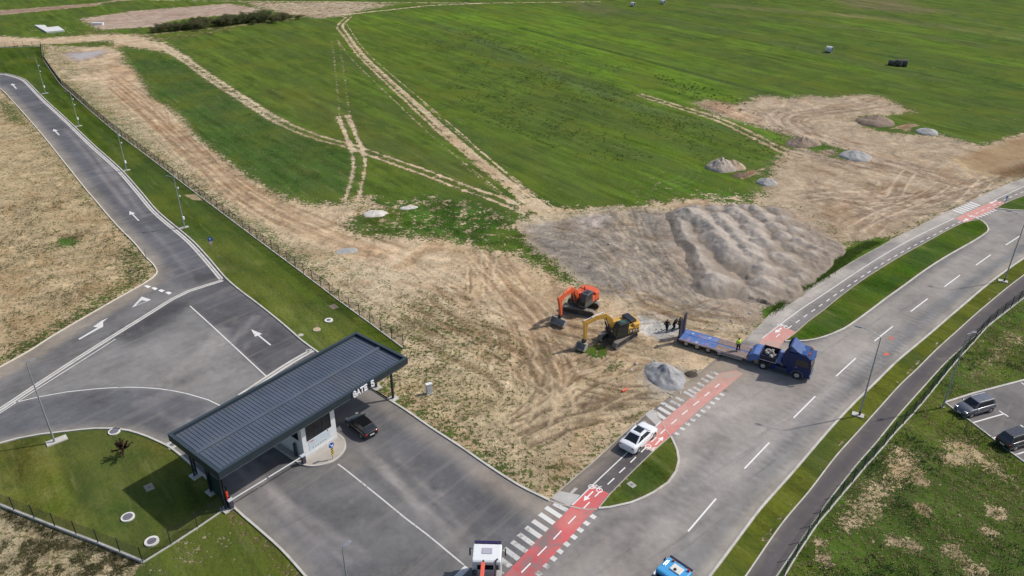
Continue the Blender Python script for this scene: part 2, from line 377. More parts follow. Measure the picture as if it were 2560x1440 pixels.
# tufty dry field between gate and works
p([(1030, 885), (940, 800), (1000, 740), (1100, 730), (1220, 790), (1300, 850), (1340, 920), (1330, 1000), (1250, 1060), (1300, 1120), (1420, 1180), (1376, 1240), (1350, 1238), (1227, 1165), (1073, 1062), (925, 965)], 5, 0.95, veg=0.41, soil=(0.50, 0.405, 0.265), grass=(0.12, 0.125, 0.05))
p([(1150, 870), (1320, 870), (1350, 960), (1290, 1040), (1210, 1060), (1120, 960)], 6, 0.6, veg=0.2, soil=(0.50, 0.39, 0.25))
p([(960, 740), (1120, 640), (1250, 690), (1270, 760), (1120, 760)], 7, 0.7, veg=0.14, soil=(0.53, 0.42, 0.30))
p([(870, 690), (960, 640), (1080, 660), (1000, 730), (930, 760)], 6, 0.7, veg=0.22, soil=(0.56, 0.46, 0.34))
l([(760, 690), (860, 755), (940, 815), (1005, 862)], 3.5, 4, 0.8, off=0, veg=0.36, grass=(0.12, 0.13, 0.05))
l([(940, 960), (1073, 1050), (1220, 1155), (1340, 1225)], 3.0, 3, 0.7, veg=0.50, grass=(0.085, 0.125, 0.035))
p([(1120, 610), (1290, 645), (1400, 720), (1400, 840), (1310, 800), (1190, 720)], 5, 0.8, veg=0.10, soil=(0.46, 0.335, 0.215))
p([(1320, 760), (1640, 800), (1720, 880), (1640, 960), (1540, 1020), (1400, 1050), (1340, 980), (1350, 860)], 6, 0.85, veg=0.12, soil=(0.34, 0.255, 0.175))
p([(1400, 1040), (1560, 980), (1640, 1010), (1540, 1100), (1380, 1230), (1300, 1130)], 5, 0.8, veg=0.34, soil=(0.42, 0.33, 0.215), grass=(0.12, 0.115, 0.05))
p([(1400, 870), (1560, 930), (1540, 1000), (1400, 1030), (1370, 950)], 4, 0.7, veg=0.18, soil=(0.30, 0.225, 0.155))
s_(1490, 880, 1.3, 1.2, 0.9, veg=0.85, grass=(0.06, 0.13, 0.02)); s_(1462, 870, 0.9, 1.2, 0.8, veg=0.8, grass=(0.06, 0.13, 0.02)); s_(1545, 920, 1.4, 1.5, 0.8, veg=0.6, grass=(0.06, 0.11, 0.02)); s_(1500, 870, 0.9, 1, 0.8, veg=0.8)
# --- grey gravel area
p([(1310, 560), (1360, 545), (1430, 540), (1540, 518), (1660, 525), (1780, 505), (1990, 520), (2110, 600), (2120, 640), (2000, 740), (1930, 790), (1880, 833), (1780, 810), (1640, 790), (1500, 735), (1440, 690), (1400, 655), (1335, 615)], 3, 1.0, veg=0.02, soil=(0.37, 0.305, 0.255), rough=0.9)
p([(1312, 560), (1400, 540), (1540, 520), (1650, 530), (1680, 600), (1620, 690), (1560, 740), (1500, 735), (1440, 690), (1400, 655), (1335, 615)], 3, 0.95, veg=0.0, soil=(0.245, 0.222, 0.20), rough=1.0)
p([(1425, 560), (1480, 530), (1520, 540), (1500, 570), (1440, 575)], 2, 0.6, soil=(0.48, 0.41, 0.38))
l([(1550, 520), (1580, 590), (1640, 680), (1700, 750), (1790, 820)], 3, 3, 0.7, soil=(0.38, 0.30, 0.215))
l([(1590, 520), (1600, 580), (1630, 640)], 1.3, 1, 0.5, soil=(0.36, 0.30, 0.26))
p([(1640, 700), (1740, 760), (1900, 800), (1960, 770), (1900, 840), (1780, 830), (1660, 800)], 4, 0.8, soil=(0.42, 0.335, 0.25))
p([(1595, 785), (1690, 782), (1700, 840), (1650, 850), (1600, 830)], 1.2, 0.95, veg=0.0, soil=(0.52, 0.51, 0.50), rough=1.0)
p([(1310, 560), (1280, 500), (1400, 515), (1540, 517), (1640, 500), (1760, 480), (1900, 492), (2000, 520), (1800, 505), (1660, 525), (1540, 522), (1400, 545)], 3, 0.85, veg=0.26, soil=PALE, grass=DKG)
p([(1560, 470), (1760, 440), (1900, 470), (1900, 500), (1700, 495), (1560, 520)], 4, 0.6, veg=0.75, grass=(0.07, 0.14, 0.02))
p([(1630, 515), (1760, 500), (1800, 515), (1700, 522)], 2, 0.8, veg=0.0, soil=(0.42, 0.29, 0.19))
s_(1665, 945, 2.8, 2.6, 0.75, veg=0.0, soil=(0.36, 0.345, 0.325), rough=1.0); s_(1640, 985, 1.4, 2.0, 0.6, veg=0.02, soil=(0.40, 0.36, 0.31), rough=1.0); s_(1640, 812, 2.6, 2.2, 0.8, veg=0.0, soil=(0.50, 0.49, 0.475), rough=1.0)
# --- right dirt area
RD = [(1732, 258), (1771, 250), (1833, 262), (1884, 250), (1904, 238), (1970, 246), (2029, 238), (2068, 244), (2146, 236), (2200, 240), (2283, 279), (2224, 287), (2169, 291), (2142, 303), (2169, 318), (2224, 332), (2302, 338), (2361, 340), (2419, 355), (2454.5, 365), (2517, 348), (2560, 334), (2800, 270), (2800, 360), (2560, 446), (2386, 524), (2244, 592), (2205, 614), (2110, 600), (2050, 560), (1990, 520), (1900, 505), (1905, 470), (1925, 440), (1930, 412), (1968, 388), (1990, 362), (1974, 340), (1884, 312), (1794, 289)]
p(RD, 4.5, 1.0, veg=0.05, soil=PINK, grass=(0.12, 0.135, 0.07), rough=0.8)
p([(1980, 400), (2400, 430), (2560, 440), (2400, 510), (2200, 600), (2110, 590), (2000, 510), (1930, 470)], 8, 0.7, soil=(0.36, 0.275, 0.195))
l([(2000, 470), (2150, 440), (2300, 460)], 5, 6, 0.5, soil=(0.52, 0.42, 0.32))
p([(1985, 342), (2040, 352), (2130, 378), (2170, 392), (2120, 402), (2060, 390), (2000, 366)], 2.5, 0.95, veg=0.85, grass=(0.06, 0.125, 0.02))
p([(2150, 292), (2200, 290), (2260, 330), (2200, 326), (2150, 306)], 2.0, 0.9, veg=0.95, grass=(0.06, 0.11, 0.025))
p([(2392, 395), (2450, 372), (2560, 340), (2800, 280), (2800, 330), (2560, 398), (2490, 436), (2420, 420)], 2.0, 1.0, veg=0.0, soil=(0.35, 0.25, 0.155), rough=0.2)
l([(2388, 395), (2418, 423), (2485, 440)], 0.7, 1.0, 0.9, soil=(0.5, 0.39, 0.22))
p([(2482, 432), (2560, 402), (2800, 330), (2800, 350), (2560, 442), (2500, 446)], 2.0, 0.95, veg=0.05, soil=(0.17, 0.105, 0.06))
l([(1930, 783), (1990, 740), (2060, 692), (2110, 658), (2150, 628), (2205, 603)], 2.6, 2.2, 1.0, veg=0.95, grass=(0.062, 0.125, 0.02))
l([(2260, 585), (2340, 538), (2440, 485), (2550, 430)], 4, 5, 0.5, veg=0.35, grass=(0.1, 0.12, 0.05))
p([(1770, 252), (1835, 262), (1895, 300), (1840, 300), (1790, 280)], 2, 0.7, soil=(0.52, 0.33, 0.2))
p([(1735, 256), (1790, 260), (1830, 290), (1780, 285)], 2, 0.7, soil=(0.25, 0.17, 0.12))
p([(1838, 436), (1885, 424), (1892, 432), (1860, 449)], 1.2, 0.95, veg=0.0, soil=(0.16, 0.095, 0.06)); p([(1860, 430), (1910, 420), (1900, 438)], 1.5, 0.7, veg=0.1, soil=(0.36, 0.25, 0.17))
p([(2050, 378), (2085, 374), (2090, 386), (2060, 389)], 1.5, 0.9, veg=0.0, soil=(0.14, 0.09, 0.06))
p([(2235, 320), (2270, 306), (2295, 312), (2270, 326)], 1.8, 0.9, veg=0.0, soil=(0.22, 0.15, 0.10))
# --- farm tracks (pairs of ruts)
def ruts(pix, gauge, wd, st=0.85, mid=0.55, soil=PALE, feather=1.3, jit=0.0, vg=-0.12):
    Q = smooth_line(W(pix), 4)
    if mid: l(None, gauge*1.5, 2.6, mid*.8, world=Q, veg=0.55, grass=(0.12, 0.125, 0.045))
    for sg in (-1, 1): l(None, wd, feather, st, world=offset_line(Q, sg*gauge/2+jit), veg=vg, soil=soil, h=-.05)
T1 = [(872, 42), (850, 66), (868, 92), (905, 140), (962, 195), (1030, 258), (1100, 322), (1180, 388), (1260, 450), (1330, 505), (1395, 548)]
ruts(T1, 1.8, 0.5, soil=(0.54, 0.43, 0.29)); ruts([(a-12, b+4) for a, b in T1[2:]], 3.6, 0.35, st=0.6, mid=0, feather=0.6)
ruts([(860, 60), (905, 125), (975, 190), (1060, 262), (1150, 340), (1250, 430), (1360, 520)], 1.7, 0.35, st=0.75, mid=0, feather=0.5)
ruts([(a+16, b) for a, b in T1[5:]], 2.4, 0.3, st=0.6, mid=0, feather=0.5)
ruts([(a-26, b+10) for a, b in T1[7:]], 2.0, 0.3, st=0.55, mid=0, feather=0.5)
l(T1[6:], 1.3, 2.0, 0.7, veg=0.15, soil=(0.52, 0.40, 0.28))
T2 = [(395, 108), (450, 140), (520, 190), (600, 242), (700, 304), (800, 345), (880, 366), (960, 395), (1060, 430), (1160, 468), (1250, 500), (1320, 530)]
ruts(T2, 2.0, 0.48, soil=(0.56, 0.46, 0.31)); l(T2[:5], 3, 2.5, 0.6, veg=0.3, soil=PALE)
ruts([(838, 100), (850, 180), (862, 290)], 2.2, 0.4, st=0.45, mid=0.2)
ruts([(862, 290), (882, 350), (898, 400), (893, 450), (878, 500)], 2.2, 0.6, st=0.7, mid=0.3)
ruts([(853, 290), (880, 345), (900, 375)], 2.0, 0.55, st=0.6, mid=0)
ruts([(1600, 237), (1700, 268), (1800, 300), (1900, 347), (1990, 392)], 2.0, 0.6, soil=(0.47, 0.36, 0.25))
ruts([(1850, 240), (1900, 262), (1960, 300), (2100, 360)], 3, 0.5, st=0.5, mid=0, soil=(0.33, 0.25, 0.19))
ruts([(1960, 385), (2100, 430), (2250, 470), (2450, 500)], 4, 1.0, st=0.6, mid=0, soil=(0.30, 0.23, 0.16))
for rr, st in ((6.2, .5), (7.6, .6), (9.0, .45)):
    c0 = np.array(at(1618, 425)); a = np.linspace(-1.2, 1.9, 22)
    l(None, 0.5, 1.0, st, world=np.stack([c0[0]+rr*np.cos(a)*1.1, c0[1]+rr*np.sin(a)], 1), grass=(0.16, 0.25, 0.07))
ruts([(1680, 430), (1640, 450), (1600, 490)], 2.0, 0.5, st=0.6, mid=0, soil=PALE, vg=0.5)
DK = (0.27, 0.19, 0.125); LT = (0.57, 0.45, 0.31)
for Q, g_, wd, st, c_ in [
    ([(1215, 640), (1260, 720), (1320, 800), (1360, 870), (1385, 960), (1370, 1030)], 2.4, 0.55, .75, (0.34, 0.24, 0.155)),
    ([(1240, 640), (1300, 730), (1370, 840), (1400, 930)], 2.4, 0.3, .7, DK),
    ([(900, 715), (1020, 790), (1150, 850), (1260, 900), (1360, 960)], 2.3, 0.3, .75, DK),
    ([(1060, 720), (1200, 800), (1290, 860), (1370, 930)], 2.3, 0.3, .65, DK),
    ([(1640, 865), (1540, 910), (1440, 960), (1390, 1010), (1350, 1060), (1290, 1070)], 2.4, 0.55, .8, (0.47, 0.36, 0.24)),
    ([(1560, 900), (1480, 960), (1440, 1010), (1390, 1060), (1290, 1100)], 2.4, 0.4, .7, (0.46, 0.35, 0.24)),
    ([(1290, 1050), (1400, 1040), (1520, 1020), (1620, 1000)], 2.4, 0.45, .75, (0.25, 0.18, 0.125)),
    ([(1310, 1090), (1420, 1060), (1560, 1050), (1600, 1040)], 2.4, 0.4, .7, (0.28, 0.20, 0.14)),
    ([(1340, 860), (1380, 920), (1400, 980), (1440, 1040)], 2.4, 0.5, .7, (0.24, 0.17, 0.12)),
    ([(300, 210), (400, 300), (520, 420), (640, 510), (760, 580)], 2.4, 0.3, .6, (0.34, 0.235, 0.155)),
    ([(250, 170), (330, 250), (450, 370), (560, 440), (700, 520), (820, 590), (960, 640)], 2.2, 0.3, .55, (0.36, 0.25, 0.165)),
    ([(1330, 580), (1500, 600), (1600, 700), (1700, 790), (1850, 820)], 2.6, 0.5, .5, (0.42, 0.34, 0.26)),
    ([(1560, 520), (1600, 600), (1700, 740), (1800, 800)], 2.2, 0.4, .5, (0.24, 0.20, 0.165)),
    ([(1700, 740), (1780, 790), (1860, 800)], 2.2, 0.4, .6, (0.48, 0.39, 0.28)),
    ([(2000, 480), (2150, 520), (2300, 530)], 3.2, 0.5, .5, (0.27, 0.20, 0.14)),
    ([(2400, 430), (2460, 470), (2440, 490)], 2.2, 0.5, .5, LT), ([(2440, 440), (2480, 470)], 3, 0.5, .5, LT)]:
    QQ = smooth_line(W(Q), 2)
    for sg in (-1, 1): l(None, wd, 0.45, st, world=offset_line(QQ, sg*g_/2), soil=c_, veg=0.06, h=-.12)
FLOW = [  # flow lines of traffic, number of tracks, spread (m), palette
    ([(290, 180), (400, 290), (520, 410), (640, 510), (800, 590), (960, 650)], 26, 4.5, 'warm'),
    ([(960, 650), (1080, 700), (1200, 760), (1310, 840), (1370, 950)], 16, 4.0, 'warm'),
    ([(1190, 620), (1240, 700), (1310, 790), (1370, 890), (1400, 1000)], 18, 3.6, 'warm'),
    ([(900, 700), (1030, 780), (1180, 850), (1300, 900), (1380, 980)], 14, 4.5, 'warm'),
    ([(1660, 860), (1560, 900), (1470, 950), (1400, 1010), (1330, 1080)], 20, 3.2, 'mud'),
    ([(1300, 1090), (1400, 1050), (1500, 1030), (1640, 1000)], 14, 3.0, 'mud'),
    ([(1340, 840), (1360, 900), (1380, 980), (1340, 1060)], 10, 2.5, 'mud'),
    ([(1380, 830), (1480, 850), (1600, 870), (1700, 900)], 14, 3.0, 'mud'),
    ([(1550, 520), (1590, 610), (1650, 690), (1730, 770), (1860, 830)], 26, 4.0, 'grey'),
    ([(1330, 570), (1450, 590), (1560, 660), (1680, 770), (1800, 820)], 16, 5.0, 'grey'),
    ([(1480, 700), (1600, 760), (1720, 800), (1850, 815)], 14, 3.0, 'mud'),
    ([(1760, 260), (1900, 310), (2060, 370), (2240, 420), (2450, 480)], 26, 7.0, 'pink'),
    ([(2250, 250), (2100, 275), (1980, 300), (2060, 350), (2200, 400)], 16, 6.0, 'pink'),
    ([(2000, 490), (2120, 500), (2250, 510), (2400, 480)], 22, 7.0, 'pink'),
    ([(2100, 580), (2200, 540), (2350, 500), (2500, 440)], 14, 5.0, 'pink'),
    ([(1300, 520), (1500, 505), (1700, 495), (1900, 500)], 10, 2.5, 'warm'),
    ([(-50, 300), (60, 450), (160, 560), (260, 660)], 8, 12.0, 'warm'), ([(0, 800), (120, 740), (300, 660)], 6, 8.0, 'warm')]
PAL = dict(warm=((0.30, 0.205, 0.13), (0.38, 0.27, 0.175), (0.62, 0.50, 0.36), (0.60, 0.47, 0.33)), mud=((0.20, 0.145, 0.10), (0.25, 0.18, 0.12), (0.48, 0.38, 0.26), (0.52, 0.41, 0.28)),
           grey=((0.20, 0.18, 0.165), (0.25, 0.215, 0.19), (0.40, 0.34, 0.28), (0.44, 0.37, 0.29)), pink=((0.25, 0.185, 0.14), (0.30, 0.225, 0.17), (0.58, 0.475, 0.375), (0.53, 0.42, 0.33)))
rt_ = random.Random(77)
for pix, n_, spread, pal in FLOW:
    Q0 = smooth_line(W(pix), 2.5)
    for k in range(int(n_*1.35)):
        i0 = int(rt_.random()*len(Q0)*.55); i1 = min(len(Q0), i0+max(4, int(len(Q0)*rt_.uniform(.25, .8))))
        Qk = Q0[i0:i1]
        if len(Qk) < 3: continue
        u = np.linspace(0, 1, len(Qk)); o0, o1 = rt_.gauss(0, spread*.6), rt_.gauss(0, spread*.6)
        N0 = offset_line(Qk, 1.0)-Qk; Qk = Qk+N0*(o0+(o1-o0)*u+.5*np.sin(u*rt_.uniform(2, 7)+k))[:, None]
        c_ = rt_.choice(PAL[pal]); wd = rt_.uniform(.22, .46); st = rt_.uniform(.5, .95); dh = (-.09 if c_[0] < .4 else .05)*st
        if rt_.random() < .75:
            for sg in (-1, 1): l(None, wd, .28, st, world=offset_line(Qk, sg*1.1), soil=c_, h=dh)
        else: l(None, wd*2.0, .8, st*.8, world=Qk, soil=c_, h=dh*.6)
# track-shoe imprints: rows of short cross bars
for Q in ([(1240, 1062), (1330, 1052)], [(1270, 1100), (1400, 1085)], [(1420, 1150), (1560, 1035)], [(1440, 1100), (1580, 1010)], [(1450, 1175), (1590, 1070)]):
    A = W(Q); L_ = np.linalg.norm(A[1]-A[0]); T = (A[1]-A[0])/L_; Nn = np.array([-T[1], T[0]])
    for k in range(int(L_/0.42)):
        c = A[0]+T*k*0.42
        l(None, 0.12, 0.18, 0.8, world=np.array([c-Nn*0.33, c+Nn*0.33]), soil=(0.58, 0.47, 0.33) if k % 2 else (0.26, 0.19, 0.13), veg=0.0)
# --- west dirt field
p([(-150, 240), (0, 222), (33.6, 255), (100.8, 331), (161, 406), (235, 496.8), (302, 574), (366, 644.6), (393, 678), (391, 685), (356, 711.8), (215, 792), (70.5, 879.7), (0, 918.4), (-150, 1000), (-400, 1100), (-400, 240)], 1.2, 1.0, veg=0.24, soil=(0.46, 0.355, 0.225), grass=(0.085, 0.115, 0.032), rough=0.8)
l([(20, 255), (90, 335), (160, 425), (230, 510)], 2.5, 3, 0.7, veg=0.42, grass=(0.08, 0.12, 0.03))
p([(0, 250), (30, 270), (60, 310), (20, 300)], 3, 0.7, veg=0.9)
s_(165, 605, 1.9, 2.0, 0.9, veg=0.72, grass=(0.05, 0.11, 0.022))
l([(330, 625), (345, 680), (300, 725), (200, 785), (80, 860), (0, 905)], 3.4, 3.5, 0.85, veg=0.56, grass=(0.062, 0.115, 0.022))
p([(0, 480), (100, 500), (140, 560), (60, 640), (0, 600)], 5, 0.4, veg=0.32)
# --- lawn between side road and fence
LAWNP = [(-300, 122), (-150, 196), (0, 184), (60, 198), (72, 207), (168, 299), (302, 423), (396, 530), (480, 601), (564, 695), (638, 755), (722, 823), (793, 880), (925, 970), (1008, 871), (925, 809), (759, 685), (560, 537), (475, 472), (288, 330), (185, 240), (155, 215), (146, 205), (110, 152), (105, 117), (0, 121)]
p(LAWNP, 0.4, 1.0, veg=1.2, grass=LAWN, rough=0.3, soil=(0.3, 0.26, 0.13))
p([(480, 612), (560, 600), (660, 690), (760, 760), (860, 800), (860, 860), (790, 870), (700, 800), (600, 720), (530, 660)], 4, 0.9, veg=0.72, grass=(0.135, 0.145, 0.045), soil=(0.30, 0.28, 0.13), rough=0.7)
p([(458, 487), (490, 483), (510, 503), (480, 500)], 0.8, 0.95, veg=0.05, soil=(0.45, 0.35, 0.22))
l([(353, 484), (480, 606), (524, 652)], 1.2, 1.2, 0.4, off=0.8, grass=(0.09, 0.12, 0.025))
# --- south-west lawn, its outside, and verge
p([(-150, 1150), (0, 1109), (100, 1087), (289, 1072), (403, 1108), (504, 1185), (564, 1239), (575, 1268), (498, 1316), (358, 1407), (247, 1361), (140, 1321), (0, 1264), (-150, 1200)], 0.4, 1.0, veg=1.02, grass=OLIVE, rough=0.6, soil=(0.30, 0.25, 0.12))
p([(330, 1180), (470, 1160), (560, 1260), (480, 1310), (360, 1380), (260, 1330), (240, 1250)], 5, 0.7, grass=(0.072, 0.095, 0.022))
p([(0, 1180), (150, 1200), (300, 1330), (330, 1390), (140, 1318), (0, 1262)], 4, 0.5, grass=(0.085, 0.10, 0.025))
p([(-150, 1200), (0, 1267), (140, 1324), (247, 1364), (358, 1410), (330, 1500), (100, 1600), (-300, 1600)], 0.5, 1.0, veg=0.30, soil=(0.43, 0.36, 0.245), grass=(0.12, 0.135, 0.055), rough=0.8)
p([(358, 1410), (498, 1318), (575, 1272), (590, 1275), (702, 1376), (762, 1442), (900, 1600), (300, 1600), (330, 1440)], 0.5, 1.0, veg=0.9, grass=(0.082, 0.105, 0.024), soil=(0.33, 0.29, 0.17), rough=0.65)
p([(400, 1400), (480, 1330), (560, 1300), (540, 1380), (460, 1450), (380, 1460)], 3, 0.7, veg=0.5, grass=(0.12, 0.14, 0.04))
l([(590, 1280), (640, 1325), (700, 1380), (760, 1445)], 1.3, 1.2, 0.7, off=-0.6, veg=0.5, soil=(0.2, 0.13, 0.09), grass=(0.1, 0.1, 0.03))
rq = random.Random(31)
for k in range(170):   # mottled, slightly dry and slightly lush patches in the mown lawns
    if rq.random() < .6: x_, y_ = rq.uniform(0, 560), rq.uniform(1090, 1400)
    else: t_ = rq.random(); x_, y_ = 420+t_*480+rq.gauss(0, 40), 560+t_*340+rq.gauss(0, 30)
    if not (Canvas.inside(W([(x_, y_)]), W([(0, 1112), (137, 1086), (289, 1076), (403, 1112), (560, 1240), (358, 1404), (0, 1260)]))[0] or Canvas.inside(W([(x_, y_)]), W([(400, 535), (480, 480), (1000, 868), (920, 960), (640, 752)]))[0]): continue
    s_(x_, y_, rq.uniform(.3, 1.5), rq.uniform(.8, 2), rq.uniform(.2, .5), grass=rq.choice(((0.20, 0.19, 0.075), (0.17, 0.16, 0.05), (0.065, 0.095, 0.016), (0.10, 0.13, 0.02))))
# --- south-east strip, weeds, car-park surroundings
ring = [tuple(x) for x in K_ROADR]+[tuple(x) for x in K_PATHL[::-1]]
p(ring, 0.3, 1.0, veg=1.05, grass=(0.112, 0.118, 0.022), rough=0.3, soil=(0.42, 0.34, 0.24))
l(K_PATHL, 0.5, 0.8, 0.8, off=0.45, veg=0.60)
p([(1790, 1670), (1941, 1440), (1979, 1386), (2055, 1275), (2137, 1168), (2187, 1111), (2244, 1041), (2311, 965), (2365, 906), (2432, 845), (2560, 742), (2720, 620), (3000, 620), (3000, 1700)], 0.4, 1.0, veg=0.92, grass=(0.072, 0.108, 0.024), soil=(0.48, 0.385, 0.255), rough=0.8)
p([(2235, 1110), (2290, 1130), (2300, 1180), (2230, 1240), (2180, 1310), (2110, 1330), (2100, 1290), (2150, 1230), (2210, 1180)], 1.6, 0.95, veg=0.22, soil=(0.50, 0.40, 0.26))
p([(2345, 1150), (2370, 1095), (2420, 1100), (2500, 1160), (2560, 1230), (2500, 1190), (2440, 1160), (2380, 1165)], 1.5, 0.9, veg=0.15, soil=(0.43, 0.34, 0.215))
p([(2410, 900), (2480, 840), (2530, 820), (2560, 850), (2500, 900), (2440, 950), (2400, 940)], 1.8, 0.85, veg=0.35, soil=(0.42, 0.34, 0.22), grass=(0.10, 0.13, 0.035))
for x_, y_, r_ in ((2310, 1275, .9), (2490, 1280, 1.0), (2470, 1330, .8), (2280, 1365, .9), (2380, 1380, 1.0), (2440, 1425, 1.1), (2230, 1350, .7), (2060, 1400, .8), (2050, 1360, .6), (2300, 1200, .8)):
    s_(x_, y_, r_, 1.3, 0.85, veg=0.18, soil=(0.42, 0.33, 0.22))
l([(2330, 960), (2400, 890), (2470, 815), (2560, 745)], 1.6, 1.6, 0.6, off=-1.5, veg=1.0, grass=(0.055, 0.12, 0.016))
cv.ch['veg'] += (rng.normal(0, 0.02, (cv.n, 1)))
P_ALL_PAVED = True

def grid_mesh(name, P, nu, nv, z=0.0):
    me = bpy.data.meshes.new(name); n = len(P)
    co = np.zeros((n, 3), np.float32); co[:, :2] = P; co[:, 2] = z
    me.vertices.add(n); me.vertices.foreach_set('co', co.ravel())
    i = np.arange((nv-1)*(nu-1)); r = i//(nu-1); c = i % (nu-1); a = r*nu+c
    q = np.stack([a, a+1, a+nu+1, a+nu], 1).astype(np.int32)
    me.loops.add(q.size); me.loops.foreach_set('vertex_index', q.ravel())
    me.polygons.add(len(q)); me.polygons.foreach_set('loop_start', np.arange(0, q.size, 4, dtype=np.int32))
    me.polygons.foreach_set('use_smooth', np.ones(len(q), bool)); me.update(calc_edges=True); return me
def set_attr(me, name, a):
    a = np.asarray(a, np.float32)
    if a.shape[1] == 1:
        t = me.attributes.new(name, 'FLOAT', 'POINT'); t.data.foreach_set('value', a.ravel())
    else:
        t = me.attributes.new(name, 'FLOAT_COLOR', 'POINT'); t.data.foreach_set('color', np.hstack([a, np.ones((len(a), 1), np.float32)]).astype(np.float32).ravel())

def ground_material():
    m, nt, b = newmat('ground_soil_and_grass')
    pos = geo_pos(nt)
    A = {k: N(nt, 'ShaderNodeAttribute', attribute_name=k) for k in ('veg', 'soil', 'grass', 'rough')}
    veg = A['veg'].outputs['Fac']; rough = A['rough'].outputs['Fac']
    nA = noise_node(nt, pos, 0.55, 8, 0.66)      # metre-sized patches
    nB = noise_node(nt, pos, 2.3, 5, 0.62)       # tufts
    nC = noise_node(nt, pos, 0.07, 5, 0.6)       # field-sized
    nD = noise_node(nt, pos, 6.0, 3, 0.6)
    st = noise_node(nt, pos, 1.0, 5, 0.6, mapping=(R(52), (0.035, 0.55, 1)))   # rows along the mowing direction
    st2 = noise_node(nt, pos, 1.0, 4, 0.6, mapping=(R(52), (0.012, 0.11, 1)))
    aA = mapr(nt, rough, 0.5, 0.8, 2.1, 1.0); aB = mapr(nt, rough, 0.5, 0.8, 1.6, 2.4)
    n = mth(nt, 'ADD', mth(nt, 'MULTIPLY', mth(nt, 'SUBTRACT', nA, 0.5), aA), mth(nt, 'MULTIPLY', mth(nt, 'SUBTRACT', nB, 0.5), aB))
    n = mth(nt, 'ADD', n, mth(nt, 'MULTIPLY', mth(nt, 'SUBTRACT', nD, 0.5), mapr(nt, rough, 0.5, 0.8, 0.4, 1.4)))
    x = mth(nt, 'ADD', veg, n)
    cover = mapr(nt, x, 0.42, 0.60, 0, 1, True)
    # soil
    def warped(scale, dist, detail=5, rough_=.6):
        n_ = N(nt, 'ShaderNodeTexNoise'); n_.inputs['Scale'].default_value = scale; n_.inputs['Detail'].default_value = detail; n_.inputs['Roughness'].default_value = rough_; n_.inputs['Distortion'].default_value = dist
        nt.links.new(pos, n_.inputs['Vector']); return n_.outputs['Fac']
    w1 = warped(.16, 1.6, 7, .62); w2 = warped(.7, 1.2, 5, .6)
    f = mth(nt, 'ADD', mapr(nt, w1, 0.35, 0.65, -0.20, 0.18), mapr(nt, w2, 0.32, 0.68, -0.20, 0.16))
    f = mth(nt, 'ADD', f, mapr(nt, nB, 0.3, 0.7, -0.14, 0.12))
    f = mth(nt, 'MULTIPLY', f, mapr(nt, rough, 0, 1, 0.25, 1.25))
    f = mth(nt, 'ADD', f, 0.95)
    soil = gain(nt, A['soil'].outputs['Color'], f)
    def tint(c, t): return mixc(nt, 1.0, c, t, 'MULTIPLY')
    soil = mixc(nt, mapr(nt, warped(.09, 2.0, 6), 0.50, 0.64, 0, 0.8), soil, tint(soil, (0.84, 0.75, 0.68)))
    soil = mixc(nt, mth(nt, 'MULTIPLY', mapr(nt, warped(.22, 1.5, 7, .68), 0.55, 0.66, 0, 0.8), rough), soil, gain(nt, soil, mapr(nt, rough, 0, 1, 1.3, 1.3)))
    soil = mixc(nt, mth(nt, 'MULTIPLY', mapr(nt, warped(.9, 1.0, 6, .7), 0.58, 0.70, 0, 0.7), rough), soil, tint(soil, (0.58, 0.54, 0.52)))
    # grass
    st3 = noise_node(nt, pos, 1.0, 6, 0.65, mapping=(R(52), (0.10, 0.34, 1)))
    g = mth(nt, 'ADD', mapr(nt, st, 0.3, 0.7, -0.30, 0.28), mth(nt, 'ADD', mapr(nt, st3, 0.32, 0.68, -0.30, 0.30), mapr(nt, nB, 0.3, 0.7, -0.22, 0.22)))
    g = mth(nt, 'ADD', mth(nt, 'ADD', g, mapr(nt, nD, 0.3, 0.7, -0.12, 0.12)), 1.0)
    grass = gain(nt, A['grass'].outputs['Color'], g)
    grass = mixc(nt, mapr(nt, st2, 0.45, 0.60, 0, 0.55), grass, (0.075, 0.098, 0.040))
    grass = mixc(nt, mapr(nt, nC, 0.48, 0.64, 0, 0.45), grass, (0.140, 0.150, 0.028))
    grass = mixc(nt, mapr(nt, warped(.12, 1.5, 6, .65), 0.54, 0.66, 0, 0.45), grass, (0.034, 0.068, 0.022))
    dry = noise_node(nt, pos, 1.0, 5, 0.68, mapping=(R(52), (0.10, 0.9, 1)))
    grass = mixc(nt, mapr(nt, dry, 0.56, 0.70, 0, 0.50), grass, (0.20, 0.185, 0.095))
    fine = noise_node(nt, pos, 1.0, 3, 0.6, mapping=(R(52), (0.05, 2.2, 1)))
    grass = mixc(nt, mapr(nt, fine, 0.60, 0.70, 0, 0.35), grass, (0.04, 0.055, 0.025))
    grass = tint(grass, (0.94, 1.02, 0.74)); soil = tint(soil, (1.06, 1.05, 0.99))
    colr = mixc(nt, cover, soil, grass)
    nt.links.new(colr, b.inputs['Base Color']); b.inputs['Roughness'].default_value = 1.0; b.inputs['Specular IOR Level'].default_value = 0.04
    h = mth(nt, 'ADD', mth(nt, 'MULTIPLY', nA, 0.8), mth(nt, 'MULTIPLY', nB, 0.5))
    h = mth(nt, 'ADD', h, mth(nt, 'MULTIPLY', cover, 0.35))
    bump(nt, b, h, 0.75, 0.30)
    return m
m_ground = ground_material()
